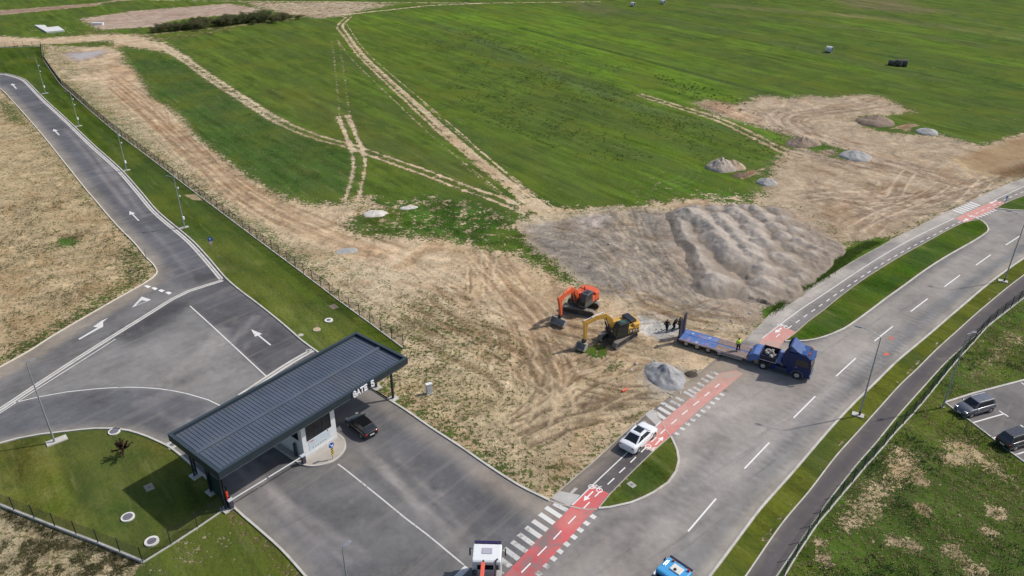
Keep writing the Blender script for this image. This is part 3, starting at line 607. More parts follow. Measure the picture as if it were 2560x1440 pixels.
def vnoise(P, s, seed):
    r = np.random.default_rng(seed); T = r.random((64, 64)); x = P[:, 0]*s; y = P[:, 1]*s; xi = np.floor(x).astype(int); yi = np.floor(y).astype(int); fx = x-xi; fy = y-yi; fx = fx*fx*(3-2*fx); fy = fy*fy*(3-2*fy)
    a = T[xi % 64, yi % 64]; b = T[(xi+1) % 64, yi % 64]; c = T[xi % 64, (yi+1) % 64]; d = T[(xi+1) % 64, (yi+1) % 64]
    return (a*(1-fx)+b*fx)*(1-fy)+(c*(1-fx)+d*fx)*fy-.5
PAVED = [[tuple(x) for x in K_NE]+[(1376, 1247)]+K_WALK1[1:]+[(1637, 1022), (1680, 985), (1740, 938), (1790, 897), (1850, 860)]+K_WALK2+[(2720, 545)]+K_ROADR[::-1][1:]+[(1300, 1800), (900, 1600)]+K_SW[::-1][1:]+K_W, K_PATHL+K_PATHR[::-1], [(2362, 1007.5), (2431.7, 985), (2560, 951.5), (2900, 858), (3300, 1300), (2760, 1300), (2560, 1156), (2430, 1057.5)]]
hz = (vnoise(PG, .45, 1)*.16+vnoise(PG, 1.3, 2)*.10+vnoise(PG, 2.9, 3)*.05)*np.clip(cv.ch['rough'][:, 0]-.25, 0, 1)*np.clip(1.15-cv.ch['veg'][:, 0], 0, 1)+cv.ch['h'][:, 0]
for pv_ in PAVED:
    Qp = W(pv_); ins_ = Canvas.inside(PG, Qp); near_ = Canvas.segdist(PG, Qp, True) < .9; hz = np.where(ins_ | near_, np.minimum(hz, 0)*0-.0, hz)
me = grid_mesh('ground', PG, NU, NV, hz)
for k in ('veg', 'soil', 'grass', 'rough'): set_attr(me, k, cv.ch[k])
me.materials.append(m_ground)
ground = tag(link(bpy.data.objects.new('ground', me)), kind='structure')
# land beyond the surveyed sheet, out to the horizon
fm = MB(); Bz = -0.35
fm.add([(-4000, -1500, Bz), (4000, -1500, Bz), (4000, 5000, Bz), (-4000, 5000, Bz)], [(0, 1, 2, 3)])
fo = fm.build('farmland', m_ground); tag(fo, kind='structure')
cc = Canvas(np.array([v[:2] for v in fm.v], float)); cc.set('veg', 0.95); cc.set('soil', TAN); cc.set('grass', FIELD); cc.set('rough', 0.4)
for k in ('veg', 'soil', 'grass', 'rough'): set_attr(fo.data, k, cc.ch[k])

# ================================================================ paved sheets
def fill_sheet(name, pix, z, step, mat, ops=None, base=None, world=None):
    Q = W(pix) if world is None else world
    # densify the border
    B = []
    for i in range(len(Q)):
        a = Q[i]; b_ = Q[(i+1) % len(Q)]; k = max(1, int(np.linalg.norm(b_-a)/2.5))
        for j in range(k): B.append(a+(b_-a)*j/k)
    B = np.array(B)
    lo = B.min(0); hi = B.max(0)
    gx, gy = np.meshgrid(np.arange(lo[0], hi[0], step), np.arange(lo[1], hi[1], step))
    G = np.stack([gx.ravel(), gy.ravel()], 1)
    G = G[Canvas.inside(G, Q)]
    if len(G): G = G[Canvas.segdist(G, B, True) > step*0.45]
    pts = [Vector(v) for v in B]+[Vector(v) for v in G]
    vs, es, fs, *_ = delaunay_2d_cdt(pts, [], [list(range(len(B)))], 1, 1e-5)
    V = np.array([tuple(v) for v in vs])
    me = bpy.data.meshes.new(name); me.from_pydata([(x, y, z) for x, y in V], [], [tuple(f) for f in fs])
    bm = bmesh.new(); bm.from_mesh(me); bmesh.ops.recalc_face_normals(bm, faces=bm.faces)
    if sum(f.normal.z for f in bm.faces) < 0: bmesh.ops.reverse_faces(bm, faces=bm.faces)
    bm.to_mesh(me); bm.free()
    me.materials.append(mat); o = link(bpy.data.objects.new(name, me))
    if base is not None:
        c = Canvas(V); c.set('tone', base)
        if ops: ops(c)
        set_attr(me, 'tone', c.ch['tone'])
    return o
def tone_material(name, fine=1.0, streak=None, rough=0.9):
    m, nt, b = newmat(name); pos = geo_pos(nt)
    a = N(nt, 'ShaderNodeAttribute', attribute_name='tone').outputs['Color']
    n1 = noise_node(nt, pos, 0.16, 7, 0.62); n2 = noise_node(nt, pos, 1.1, 7, 0.68); n3 = noise_node(nt, pos, 14, 3, 0.6)
    f = mth(nt, 'ADD', mapr(nt, n1, 0.33, 0.67, -0.20*fine, 0.20*fine), mapr(nt, n2, 0.3, 0.7, -0.10*fine, 0.10*fine))
    f = mth(nt, 'ADD', f, mapr(nt, n3, 0.3, 0.7, -0.06, 0.06))
    f = mth(nt, 'ADD', f, 0.86); c = gain(nt, a, f)
    if streak is not None:
        s1 = noise_node(nt, pos, 1.0, 5, 0.6, mapping=(streak, (0.05, 0.8, 1)))
        c = mixc(nt, mapr(nt, s1, 0.52, 0.68, 0, 0.30), c, (0.30, 0.27, 0.24))
        s2 = noise_node(nt, pos, 1.0, 5, 0.6, mapping=(streak+0.2, (0.06, 1.1, 1)))
        c = mixc(nt, mapr(nt, s2, 0.58, 0.70, 0, 0.30), c, (0.09, 0.088, 0.092))
    vo = N(nt, 'ShaderNodeTexVoronoi'); vo.feature = 'DISTANCE_TO_EDGE'; vo.inputs['Scale'].default_value = 0.13
    wp = N(nt, 'ShaderNodeTexNoise'); wp.inputs['Scale'].default_value = .5; wp.inputs['Detail'].default_value = 5; nt.links.new(pos, wp.inputs['Vector'])
    va = N(nt, 'ShaderNodeVectorMath', operation='MULTIPLY_ADD'); va.inputs[1].default_value = (2.4, 2.4, 0); nt.links.new(wp.outputs['Color'], va.inputs[0]); nt.links.new(pos, va.inputs[2]); nt.links.new(va.outputs[0], vo.inputs['Vector'])
    c = mixc(nt, mapr(nt, vo.outputs['Distance'], 0.0, 0.005, 0.16, 0), c, (0.055, 0.052, 0.052))
    dst = noise_node(nt, pos, 0.5, 7, 0.7)
    c = mixc(nt, mapr(nt, dst, 0.56, 0.70, 0, 0.22), c, (0.33, 0.29, 0.24))
    nt.links.new(c, b.inputs['Base Color']); b.inputs['Roughness'].default_value = rough; b.inputs['Specular IOR Level'].default_value = 0.25
    bump(nt, b, n3, 0.15, 0.02); return m
m_asph = tone_material('asphalt_worn', 1.0, R(-50)); m_asph2 = tone_material('asphalt_path', 0.5)
ROAD = [tuple(x) for x in K_NE]+[(1376, 1247)]+K_WALK1[1:]+[(1637, 1022), (1680, 985), (1740, 938), (1790, 897), (1850, 860)]+K_WALK2+[(2720, 545)]+K_ROADR[::-1][1:]+[(1300, 1800), (900, 1600)]+K_SW[::-1][1:]+K_W
DUSTY = (0.37, 0.31, 0.245); DASPH = (0.115, 0.113, 0.12); LASPH = (0.24, 0.235, 0.23)
def road_ops(c):
    road_ops0(c)
    rr = random.Random(5)
    for pix, n_, spread in (([(1700, 1400), (1860, 1200), (2040, 1020), (2200, 880), (2400, 720)], 34, 3.2), ([(1480, 1460), (1600, 1330), (1760, 1180), (1860, 1010), (1990, 900)], 26, 3.5), ([(1160, 1380), (1080, 1280), (960, 1150), (860, 1050)], 14, 3.0), ([(860, 1420), (760, 1330), (660, 1230), (560, 1130), (430, 1010)], 12, 2.6), ([(330, 1000), (450, 930), (560, 860), (640, 760)], 10, 4.0), ([(1390, 1400), (1500, 1310), (1640, 1250), (1740, 1120)], 16, 3.0), ([(480, 690), (420, 610), (330, 510), (200, 350), (100, 250)], 10, 1.6)):
        Q0 = smooth_line(W(pix), 3)
        for k in range(n_):
            i0 = int(rr.random()*len(Q0)*.5); Qk = Q0[i0:i0+max(4, int(len(Q0)*rr.uniform(.3, .8)))]
            if len(Qk) < 3: continue
            u = np.linspace(0, 1, len(Qk)); a0, a1 = rr.gauss(0, spread*.6), rr.gauss(0, spread*.6); Qk = Qk+(offset_line(Qk, 1.0)-Qk)*(a0+(a1-a0)*u)[:, None]
            if rr.random() < .5: c.line(None, rr.uniform(.3, 1.1), .8, rr.uniform(.2, .42), world=Qk, tone=(0.42, 0.385, 0.36))
            else: c.line(None, rr.uniform(.2, .6), .6, rr.uniform(.15, .35), world=Qk, tone=(0.10, 0.098, 0.105))
    for k in range(150):
        px, py = rr.choice(((1250, 1350), (1000, 1150), (1900, 1050), (1750, 1250), (450, 900), (300, 620), (2250, 850), (1700, 1000), (750, 1300))); px += rr.gauss(0, 110); py += rr.gauss(0, 60)
        r_ = rr.uniform(.06, .3); c.spot(px, py, r_, .25, rr.uniform(.25, .6), tone=rr.choice(((0.08, 0.078, 0.082), (0.09, 0.085, 0.085), (0.38, 0.33, 0.28))))
def road_ops0(c):
    l = c.line; p = c.poly; s = c.spot
    # north-west arm
    p([(0, 184), (72, 207), (564, 695), (470, 730), (393, 678), (160, 406), (0, 222)], 1.0, 0.9, tone=(0.128, 0.128, 0.142))
    l(K_W[8:], 3.2, 1.6, 0.85, tone=(0.27, 0.245, 0.215)); l(K_W[9:], 0.9, 1.2, 0.6, tone=(0.37, 0.32, 0.26))
    l([(353, 478), (200, 330), (90, 228)], 0.6, 1.5, 0.5, off=0, tone=(0.16, 0.15, 0.15))
    # approach from the west
    p([(393, 678), (564, 700), (470, 730), (430, 750), (289, 838), (100, 960), (0, 1024), (-150, 1100), (-150, 1000), (0, 918), (215, 792), (380, 697)], 1.5, 0.9, tone=(0.205, 0.198, 0.192))
    l(K_W[:9], 4.6, 1.2, 0.8, tone=(0.35, 0.295, 0.235)); l(K_W[6:12], 2.0, 2.0, 0.6, tone=(0.32, 0.285, 0.24))
    l([(420, 640), (400, 720), (330, 760), (150, 880), (0, 985)], 1.3, 2.0, 0.5, tone=(0.13, 0.128, 0.135))
    p([(430, 500), (540, 690), (470, 725), (400, 690), (420, 640), (390, 560)], 2, 0.5, tone=(0.135, 0.135, 0.15))
    p([(550, 650), (566, 700), (500, 720), (480, 690), (530, 680)], 0.6, 0.7, tone=(0.088, 0.086, 0.092))
    # gate area
    p([(564, 700), (793, 880), (670, 942), (475, 765), (280, 850), (250, 850), (430, 750)], 0.5, 0.9, tone=(0.108, 0.105, 0.112))
    p([(470, 768), (430, 752), (300, 838), (240, 880), (330, 880), (400, 845)], 1.6, 0.7, tone=(0.068, 0.066, 0.072))
    l([(600, 728), (690, 797), (790, 880)], 1.4, 1.0, 0.6, tone=(0.155, 0.145, 0.145))
    p([(475, 770), (668, 944), (547, 1013), (400, 972), (235, 972), (40, 1006), (289, 850), (340, 860)], 1.4, 0.9, tone=(0.262, 0.255, 0.245))
    p([(300, 850), (420, 790), (480, 775), (400, 840), (300, 880)], 2, 0.4, tone=(0.14, 0.138, 0.14))
    l([(40, 1007), (168, 981), (322, 969), (403, 973), (470, 985), (548, 1014)], 0.6, 1, 0.4, tone=(0.15, 0.15, 0.16))
    p([(-150, 1105), (35, 1010), (235, 975), (403, 976), (548, 1016), (480, 1140), (403, 1105), (289, 1070), (137, 1080), (0, 1106), (-150, 1150)], 1.2, 0.9, tone=(0.135, 0.135, 0.148))
    l(K_SW[1:11], 1.6, 1.4, 0.7, tone=(0.33, 0.30, 0.255)); l(K_SW[10:], 0.8, 1.6, 0.55, tone=(0.30, 0.27, 0.23))
    for k in range(5): l([(300+k*30, 900+k*10), (330+k*45, 930-k*6), (420+k*40, 960)], 0.25, 0.5, 0.35, tone=(0.16, 0.155, 0.155))
    # gate lanes
    p([(668, 944), (793, 882), (925, 970), (1073, 1067), (1350, 1242), (1430, 1275), (1250, 1440), (1000, 1440), (760, 1440), (580, 1270), (500, 1180)], 1.5, 0.85, tone=(0.168, 0.165, 0.166))
    l([(930, 1020), (1050, 1130), (1160, 1230), (1280, 1330), (1330, 1400)], 2.8, 2.5, 0.75, tone=(0.125, 0.125, 0.135))
    l([(620, 1220), (720, 1270), (850, 1400), (900, 1500)], 3.4, 2.5, 0.6, tone=(0.135, 0.135, 0.148))
    l([(860, 1180), (960, 1250), (1170, 1420)], 1.5, 2, 0.4, tone=(0.22, 0.215, 0.205))
    l(K_NE[20:], 1.6, 2.2, 0.65, off=-0.8, tone=(0.31, 0.27, 0.235)); l([(1227, 1172), (1293, 1216), (1353, 1250), (1400, 1280)], 1.8, 3, 0.6, off=-1.0, tone=(0.40, 0.335, 0.265))
    l([(950, 1000), (1030, 1060), (1100, 1120)], 2.2, 2, 0.4, tone=(0.25, 0.225, 0.2))
    l([(590, 1262), (640, 1310), (760, 1430)], 1.0, 1.5, 0.6, off=0.4, tone=(0.30, 0.28, 0.24))
    s(880, 1150, 1.6, 2.2, 0.5, tone=(0.27, 0.24, 0.21))
    # main road
    p([(1260, 1500), (1420, 1330), (1500, 1275), (1640, 1235), (1697, 1150), (1680, 1090), (1860, 930), (2030, 860), (2170, 785), (2471, 590), (2450, 545), (2720, 440), (2720, 545), (2559, 647), (2185, 960), (1775, 1440), (1600, 1690)], 1.0, 0.9, tone=(0.375, 0.338, 0.302))
    l([(1600, 1520), (1740, 1360), (1850, 1235), (2000, 1080), (2180, 910), (2400, 730), (2560, 620)], 3.4, 1.2, 0.92, off=-0.7, tone=(0.195, 0.195, 0.195))
    l([(1560, 1560), (1700, 1400), (1850, 1230)], 2.2, 2.5, 0.7, off=-1.6, tone=(0.20, 0.198, 0.198))
    l([(1300, 1460), (1400, 1380), (1560, 1290), (1700, 1200)], 2.5, 3, 0.55, tone=(0.15, 0.147, 0.15))
    p([(1640, 1240), (1740, 1180), (1870, 1000), (2050, 870), (1960, 870), (1800, 960), (1690, 1080), (1700, 1150)], 3.5, 0.8, tone=(0.44, 0.395, 0.355))
    l([(1600, 1440), (1760, 1260), (1900, 1110), (2050, 960)], 1.0, 2.0, 0.5, tone=(0.30, 0.265, 0.24))
    l([(1520, 1440), (1680, 1270), (1800, 1150)], 0.8, 1.6, 0.4, tone=(0.30, 0.27, 0.245))
    l([(2180, 800), (2300, 715), (2440, 620)], 2.2, 1.5, 0.35, off=-1.5, tone=(0.27, 0.255, 0.24))
    p([(2440, 545), (2490, 525), (2560, 530), (2560, 600), (2480, 620), (2472, 580)], 2.5, 0.7, tone=(0.30, 0.28, 0.26))
    l(K_ROADR, 1.7, 1.0, 0.55, off=0.0, tone=(0.33, 0.295, 0.25)); l(K_ROADR, 0.8, 0.8, 0.6, off=0.5, tone=(0.42, 0.37, 0.30))
    l(K_MED2R[4:], 1.2, 1.0, 0.5, off=-0.6, tone=(0.13, 0.125, 0.125))
    p([(1640, 1025), (1760, 930), (1850, 870), (1960, 855), (2010, 870), (1900, 950), (1800, 990), (1700, 1060)], 2.2, 0.6, tone=(0.40, 0.33, 0.265))
    p([(1650, 1000), (1800, 890), (1860, 870), (1850, 910), (1760, 960), (1690, 1010)], 1.6, 0.8, tone=(0.42, 0.335, 0.245))
    # walk and cycle path
    p(K_WALK1+[(1637, 1022), (1677, 1092), (1636, 1127), (1525, 1237), (1497, 1272), (1440, 1268), (1376, 1247)], 0.3, 0.95, tone=(0.118, 0.105, 0.105))
    l([(1400, 1250), (1480, 1180), (1560, 1110), (1630, 1045)], 1.5, 1.2, 0.7, tone=(0.24, 0.205, 0.175)); l(K_WALK1, 0.5, 0.8, 0.7, off=-0.4, tone=(0.34, 0.28, 0.215))
    p([(1880, 845)]+K_WALK2+[(2720, 428), (2560, 490), (2488, 521)]+K_MED2L[::-1], 0.4, 0.95, tone=(0.25, 0.23, 0.215))
    l(K_WALK2, 4.4, 1.0, 0.9, off=0, tone=(0.50, 0.455, 0.405)); l([(2120, 665), (2170, 640), (2230, 608)], 2.4, 2.0, 0.6, tone=(0.17, 0.16, 0.16))
    l([(2020, 770), (2080, 725), (2140, 690)], 1.0, 1.6, 0.5, tone=(0.30, 0.27, 0.24)); l([(2330, 585), (2450, 530), (2560, 478)], 2.4, 1.6, 0.6, tone=(0.33, 0.29, 0.25))
    # marks and stains
    for x, y, r, cl in ((1924, 1198, .32, (0.40, 0.28, 0.15)), (1890, 1279, .28, (0.36, 0.2, 0.13)), (2432, 500, .2, DASPH), (2465, 560, .3, (0.1, 0.1, 0.1)), (1785, 1135, .15, (0.1, 0.1, 0.1)), (463, 951, .35, (0.12, 0.118, 0.12)), (1765, 1035, .3, (0.15, 0.14, 0.14)), (1100, 1235, .2, (0.3, 0.26, 0.25)), (960, 1040, .3, (0.13, 0.125, 0.125)), (330, 1000, 1.0, (0.14, 0.14, 0.155))):
        s(x, y, r, max(.25, r*.8), 0.7, tone=cl)
    l([(1800, 1150), (1950, 1020)], 0.2, .4, .3, tone=(0.1, .1, .1))
road = tag(fill_sheet('road', ROAD, 0.012, 0.62, m_asph, road_ops, (0.19, 0.184, 0.18)), kind='structure')
PATHP = K_PATHL+K_PATHR[::-1]
def path_ops(c):
    c.line(K_PATHR, 0.4, 0.8, 0.5, tone=(0.24, 0.2, 0.165)); c.line(K_PATHL, 0.3, 0.6, 0.5, tone=(0.26, 0.22, 0.18))
    c.line([(1930, 1420), (2040, 1260)], 2.0, 1.5, 0.3, tone=(0.15, 0.14, 0.14))
tag(fill_sheet('footpath', PATHP, 0.012, 0.8, m_asph2, path_ops, (0.118, 0.104, 0.106)), kind='structure')
CARPARK = [(2362, 1007.5), (2431.7, 985), (2560, 951.5), (2900, 858), (3300, 1300), (2760, 1300), (2560, 1156), (2523, 1129), (2490.5, 1104), (2430, 1057.5)]
def cp_ops(c):
    c.spot(2400, 1012, 1.4, 2.0, 0.7, tone=(0.34, 0.29, 0.23)); c.line([(2480, 1000), (2560, 1060)], 1.4, 1.4, 0.4, tone=(0.13, 0.125, 0.125))
    c.line([(2440, 1070), (2560, 1150)], 1.2, 1.5, 0.4, tone=(0.22, 0.21, 0.2))
tag(fill_sheet('car_park', CARPARK, 0.012, 0.6, m_asph, cp_ops, (0.195, 0.182, 0.178)), kind='structure')

# verges raised behind kerbs
def flat(name, pix, z, mat, world=None):
    Q = W(pix) if world is None else world
    bm = bmesh.new(); vs = [bm.verts.new((x, y, z)) for x, y in Q]; f = bm.faces.new(vs)
    if f.normal.z < 0: f.normal_flip()
    f.normal_update()
    if f.normal.z < 0: f.normal_flip()
    bmesh.ops.triangulate(bm, faces=bm.faces)
    me = bpy.data.meshes.new(name); bm.to_mesh(me); bm.free(); me.materials.append(mat)
    return link(bpy.data.objects.new(name, me))
def verge(pix, base, dry=0.9):
    o = fill_sheet('grass_verge', pix, 0.10, 0.5, m_ground)
    n = len(o.data.vertices); V = np.array([v.co[:2] for v in o.data.vertices]); c = Canvas(V)
    c.set('veg', 1.1); c.set('soil', (0.35, 0.29, 0.17)); c.set('grass', base); c.set('rough', 0.35)
    Q = W(pix); d = Canvas.segdist(V, np.vstack([Q, Q[:1]]), False)
    t = np.clip(1-d/0.8, 0, 1)[:, None]; c.ch['veg'] -= t*(1.1-dry); c.ch['grass'] += t*0.6*(np.array(OLIVE)-c.ch['grass'])
    for k in ('veg', 'soil', 'grass', 'rough'): set_attr(o.data, k, c.ch[k])
    return tag(o, kind='structure')
verge(K_M1b+K_BIKE1R[::-1][1:-1], (0.058, 0.088, 0.018), 0.7)
verge(K_MED2L+K_MED2R[1:-1], (0.048, 0.094, 0.011), 0.95)
verge(K_MED3+K_MED3L[::-1][:-1], (0.048, 0.094, 0.011), 0.95)

# ---------------------------------------------------------------- kerbs
def ribbon(name, pix, width, z0, z1, mat, off=0.0, step=1.2, smooth=True, world=None):
    Q = W(pix) if world is None else world
    if smooth: Q = smooth_line(Q, step)
    A = offset_line(Q, off+width/2); B = offset_line(Q, off-width/2); m = MB()
    rings = [[(a[0], a[1], z0), (a[0], a[1], z1), (b[0], b[1], z1), (b[0], b[1], z0)] for a, b in zip(A, B)]
    m.loft(rings, smooth=False); return m.build(name, mat)
def kerb(pix, wd=0.2, h=0.13, mat=m_kerb, off=0.0, **k):
    return tag(ribbon('kerb', pix, wd, -0.05, h, mat, off, **k), kind='structure')
kerb(K_NE[:22], 0.20); kerb(K_NE[20:], 0.22, off=0.003)
kerb(K_M1, 0.16, 0.035, m_kerbdirty); kerb(K_M1b, 0.22); kerb(K_M1c, 0.16, 0.035, m_kerbdirty)
kerb(K_WALK1, 0.10, 0.06, m_kerbdirty); kerb(K_BIKE1R, 0.10, 0.12, m_kerbdirty)
kerb(K_WALK2, 0.12, 0.05, m_kerbdirty); kerb(K_MED2L, 0.10, 0.12, m_kerbdirty); kerb(K_MED2R, 0.22)
kerb(K_MED3, 0.22); kerb(K_MED3L, 0.12, 0.12, m_kerbdirty)
kerb(K_ROADR, 0.22, 0.12, m_kerb); kerb(K_PATHL, 0.12, 0.06); kerb(K_PATHR, 0.12, 0.07, m_kerb)
kerb(K_SW, 0.20, 0.13); kerb(K_W, 0.17, 0.11, paint('pale_kerb', (0.66, 0.60, 0.50), 0.9, var=0.12))
kerb([(2900, 858), (2560, 951.5), (2431.7, 985), (2362, 1007.5)], 0.24, 0.13, smooth=False); kerb([(2362, 1007.5), (2430, 1057.5), (2490.5, 1104), (2523, 1129), (2560, 1156), (2760, 1300)], 0.15, 0.12, smooth=False)
# gutter along the north-west road and drain across the junction
m_gut = paint('gutter_concrete', (0.60, 0.575, 0.53), 0.85, var=0.1, scale=1.0, dirt=((0.36, 0.32, 0.27), 0.5))
m_grate = paint('drain_grate', (0.12, 0.12, 0.12), 0.7, var=0.3)
GUT = K_NE[:14]
def channel(pix, off, wd):
    g = tag(ribbon('drain_channel', pix, wd, 0.0, 0.03, m_gut, off, step=1.5), 'long pale concrete gutter with a dark slot beside the road kerb', 'gutter'); g_ = ribbon('grate', pix, wd*0.16, 0.0, 0.034, m_grate, off, step=1.5)
    g_.parent = g; return g
g1 = channel(GUT, -0.62, 0.62); g1['label'] = 'long pale concrete gutter along the kerb of the road with white arrows'
GX = [(557, 701), (512, 715), (470, 728.6), (430, 748.7), (380, 780), (289, 836.5), (190, 899), (100, 957.5), (0, 1024), (-150, 1120)]
g2 = channel(GX, 0, 0.62); g2['label'] = 'pale concrete drain running diagonally across the junction to the left edge'
g3 = channel([(784, 874), (728, 906), (672, 942), (600, 990)], 0, 0.75); g3['label'] = 'short wide concrete drain at the upper edge of the gate canopy'

# ---------------------------------------------------------------- painted markings
def mark_mat(name, c, wear):
    m, nt, b = newmat(name); pos = geo_pos(nt)
    n1 = noise_node(nt, pos, 3.0, 7, 0.7); n2 = noise_node(nt, pos, 0.35, 4, 0.6)
    f = mth(nt, 'ADD', n1, mth(nt, 'MULTIPLY', mth(nt, 'SUBTRACT', n2, 0.5), 0.8))
    a = mapr(nt, f, wear-0.04, wear+0.10, 0, 0.85)
    colr = mixc(nt, a, (*c, 1), (0.19, 0.175, 0.16)); nt.links.new(colr, b.inputs['Base Color']); b.inputs['Roughness'].default_value = 0.8
    return m
m_mark = mark_mat('road_paint', (0.70, 0.69, 0.66), 0.64); m_markworn = mark_mat('road_paint_worn', (0.52, 0.51, 0.49), 0.52); m_markmid = mark_mat('road_paint_part_worn', (0.62, 0.60, 0.57), 0.57)
m_bright = mark_mat('road_paint_fresh', (0.80, 0.79, 0.77), 0.75)
def red_mat(nm='red_cycle_surface', wc=(0.20, 0.175, 0.165)):
    m, nt, b = newmat(nm); pos = geo_pos(nt)
    n1 = noise_node(nt, pos, 1.1, 7, 0.68); n2 = noise_node(nt, pos, 0.28, 5, 0.6)
    a = N(nt, 'ShaderNodeAttribute', attribute_name='tone').outputs['Color']
    c = gain(nt, a, mapr(nt, n1, 0.3, 0.7, 0.86, 1.14))
    sp = N(nt, 'ShaderNodeAttribute', attribute_name='wear').outputs['Fac']
    f = mth(nt, 'ADD', mth(nt, 'ADD', mth(nt, 'MULTIPLY', mth(nt, 'SUBTRACT', n1, 0.5), 2.2), mth(nt, 'MULTIPLY', mth(nt, 'SUBTRACT', n2, 0.5), 1.6)), sp)
    c = mixc(nt, mapr(nt, f, 0.30, 0.85, 0, 0.92), c, wc)
    nt.links.new(c, b.inputs['Base Color']); b.inputs['Roughness'].default_value = 0.85; return m
m_redlane = red_mat(); m_reddusty = red_mat('red_cycle_surface_dusty', (0.40, 0.33, 0.265))
def red_sheet(pix, base, ops=None, z=0.018, wear=0.1, mat=None):
    o = fill_sheet('cycle_crossing', pix, z, 0.45, mat or m_redlane, None, base)
    V = np.array([v.co[:2] for v in o.data.vertices]); c = Canvas(V); c.set('tone', base); c.set('wear', wear)
    if ops: ops(c)
    o.data.attributes.remove(o.data.attributes['tone'])
    set_attr(o.data, 'tone', c.ch['tone']); set_attr(o.data, 'wear', c.ch['wear'])
    return tag(o, kind='structure')
def r1(c):
    c.poly([(1400, 1330), (1480, 1290), (1480, 1500), (1200, 1500)], 3, 1.0, wear=0.42); c.poly([(1340, 1340), (1380, 1300), (1400, 1330), (1350, 1380)], 1, 1.0, wear=0.8, tone=(0.42, 0.12, 0.12)); c.poly([(1423, 1272), (1483, 1278), (1440, 1330), (1390, 1310)], 2, 0.7, tone=(0.56, 0.235, 0.205)); c.line([(1330, 1420), (1250, 1500)], 3, 2, .8, wear=0.5, tone=(0.46, 0.085, 0.10))
red_sheet([(1431, 1263), (1480, 1213), (1502, 1224), (1525, 1235), (1497, 1271), (1483, 1279), (1427, 1343), (1337, 1440), (1270, 1510), (1190, 1510), (1260, 1440), (1337, 1357), (1423, 1272)], (0.64, 0.125, 0.125), r1, wear=0.26)
def r2(c): c.poly([(1613, 1120), (1660, 1085), (1650, 1060), (1690, 1080), (1636, 1130)], 1.2, 0.9, tone=(0.64, 0.17, 0.15)); c.line([(1613, 1120), (1635, 1130)], .6, .8, .8, tone=(.5, .3, .17)); c.poly([(1720, 1000), (1858, 934), (1800, 925), (1720, 970)], 3, 1, wear=0.45, tone=(0.52, 0.29, 0.22)); c.poly([(1760, 960), (1858, 934), (1795, 920)], 2, 1, wear=0.85)
red_sheet([(1600, 1108), (1613, 1121), (1635, 1130), (1675.6, 1090), (1722.5, 1047.8), (1767.7, 1008), (1812.8, 972), (1858, 934), (1840, 926), (1794.8, 934), (1776.7, 954), (1740.6, 982.8), (1704.5, 1013.5), (1659, 1049.6), (1640, 1066)], (0.58, 0.29, 0.25), r2, wear=0.15, mat=m_reddusty)
def r3(c): c.poly([(1900, 850), (1960, 855), (1940, 870), (1900, 870)], 1.5, .9, wear=0.6, tone=(0.55, 0.33, 0.26))
red_sheet([(1905.8, 846.3), (1951.7, 814.3), (1989.5, 830), (1961.6, 852), (1943, 872), (1895, 864)], (0.58, 0.28, 0.24), r3, wear=0.12, mat=m_reddusty)
red_sheet([(2388, 547), (2417, 532), (2484, 502), (2511.7, 507), (2489.4, 520.8), (2438, 545.8), (2414.4, 557)], (0.58, 0.28, 0.24), None, wear=0.08)
ZM = 0.024
def band(m, a, b_, wd, z=ZM):     # straight painted bar between two ground points
    a = np.array(a); b_ = np.array(b_); d = b_-a; d = d/np.linalg.norm(d); n = np.array([-d[1], d[0]])*wd/2
    m.add([(*(a-n), z), (*(b_-n), z), (*(b_+n), z), (*(a+n), z)], [(0, 1, 2, 3)])
def quadpix(m, pts, z=ZM): 
    Q = W(pts); n = len(Q); k = len(m.v); m.add([(x, y, z) for x, y in Q], [tuple(range(n))])
def finish(m, name, mat): return tag(m.build(name, mat), kind='structure')
def painted_line(pix, wd, mat=m_mark, smooth=True, z=ZM, step=1.5):
    Q = W(pix); Q = smooth_line(Q, step) if smooth and len(Q) > 2 else Q
    A = offset_line(Q, wd/2); B = offset_line(Q, -wd/2); m = MB(); n = len(Q)
    m.add([(*a, z) for a in A]+[(*b, z) for b in B], [(i, i+1, n+i+1, n+i) for i in range(n-1)])
    return finish(m, 'lane_line', mat)
# centre line of the main road
m = MB()
for a, b_ in [((1600, 1480), (1650, 1415)), ((1720, 1329), (1790, 1247)), ((1861, 1172), (1923, 1107)), ((1984, 1045), (2038, 991)), ((2090, 941), (2139, 896)), ((2186, 853), (2232, 816)), ((2277, 779), (2319, 747)), ((2361, 717), (2400, 688)), ((2440, 663), (2477, 637)), ((2514, 613), (2550, 590)), ((2584, 568), (2617, 547))]:
    band(m, at(*a), at(*b_), 0.15)
finish(m, 'centre_line', m_bright)
painted_line([(1431, 1263), (1476.7, 1218), (1570, 1130), (1653, 1053)], 0.13)
painted_line([(1905.4, 846), (1955.8, 807.5), (2006, 770.6), (2039, 749), (2177.8, 657), (2275, 600), (2386, 545.5)], 0.13)
painted_line([(2484, 501.5), (2560, 466.7), (2720, 402)], 0.13)
painted_line([(475, 765), (530, 815), (600, 880), (668.5, 943.6)], 0.15)
painted_line([(289, 848), (190, 911), (105, 965), (0, 1033), (-120, 1112)], 0.13)
painted_line([(35, 1007), (100, 992), (168, 980), (235, 972.8), (322.5, 968.4), (403, 972.8), (470, 985), (520.7, 1000), (552, 1015), (600, 1040)], 0.13)
painted_line([(845, 1160.5), (866.7, 1176.7), (960, 1251.7), (1010, 1293), (1063, 1333), (1160, 1413)], 0.15, m_markmid)
m = MB(); band(m, at(1168, 1418), at(1105, 1482), 0.55); finish(m, 'stop_line', m_mark)
m = MB()
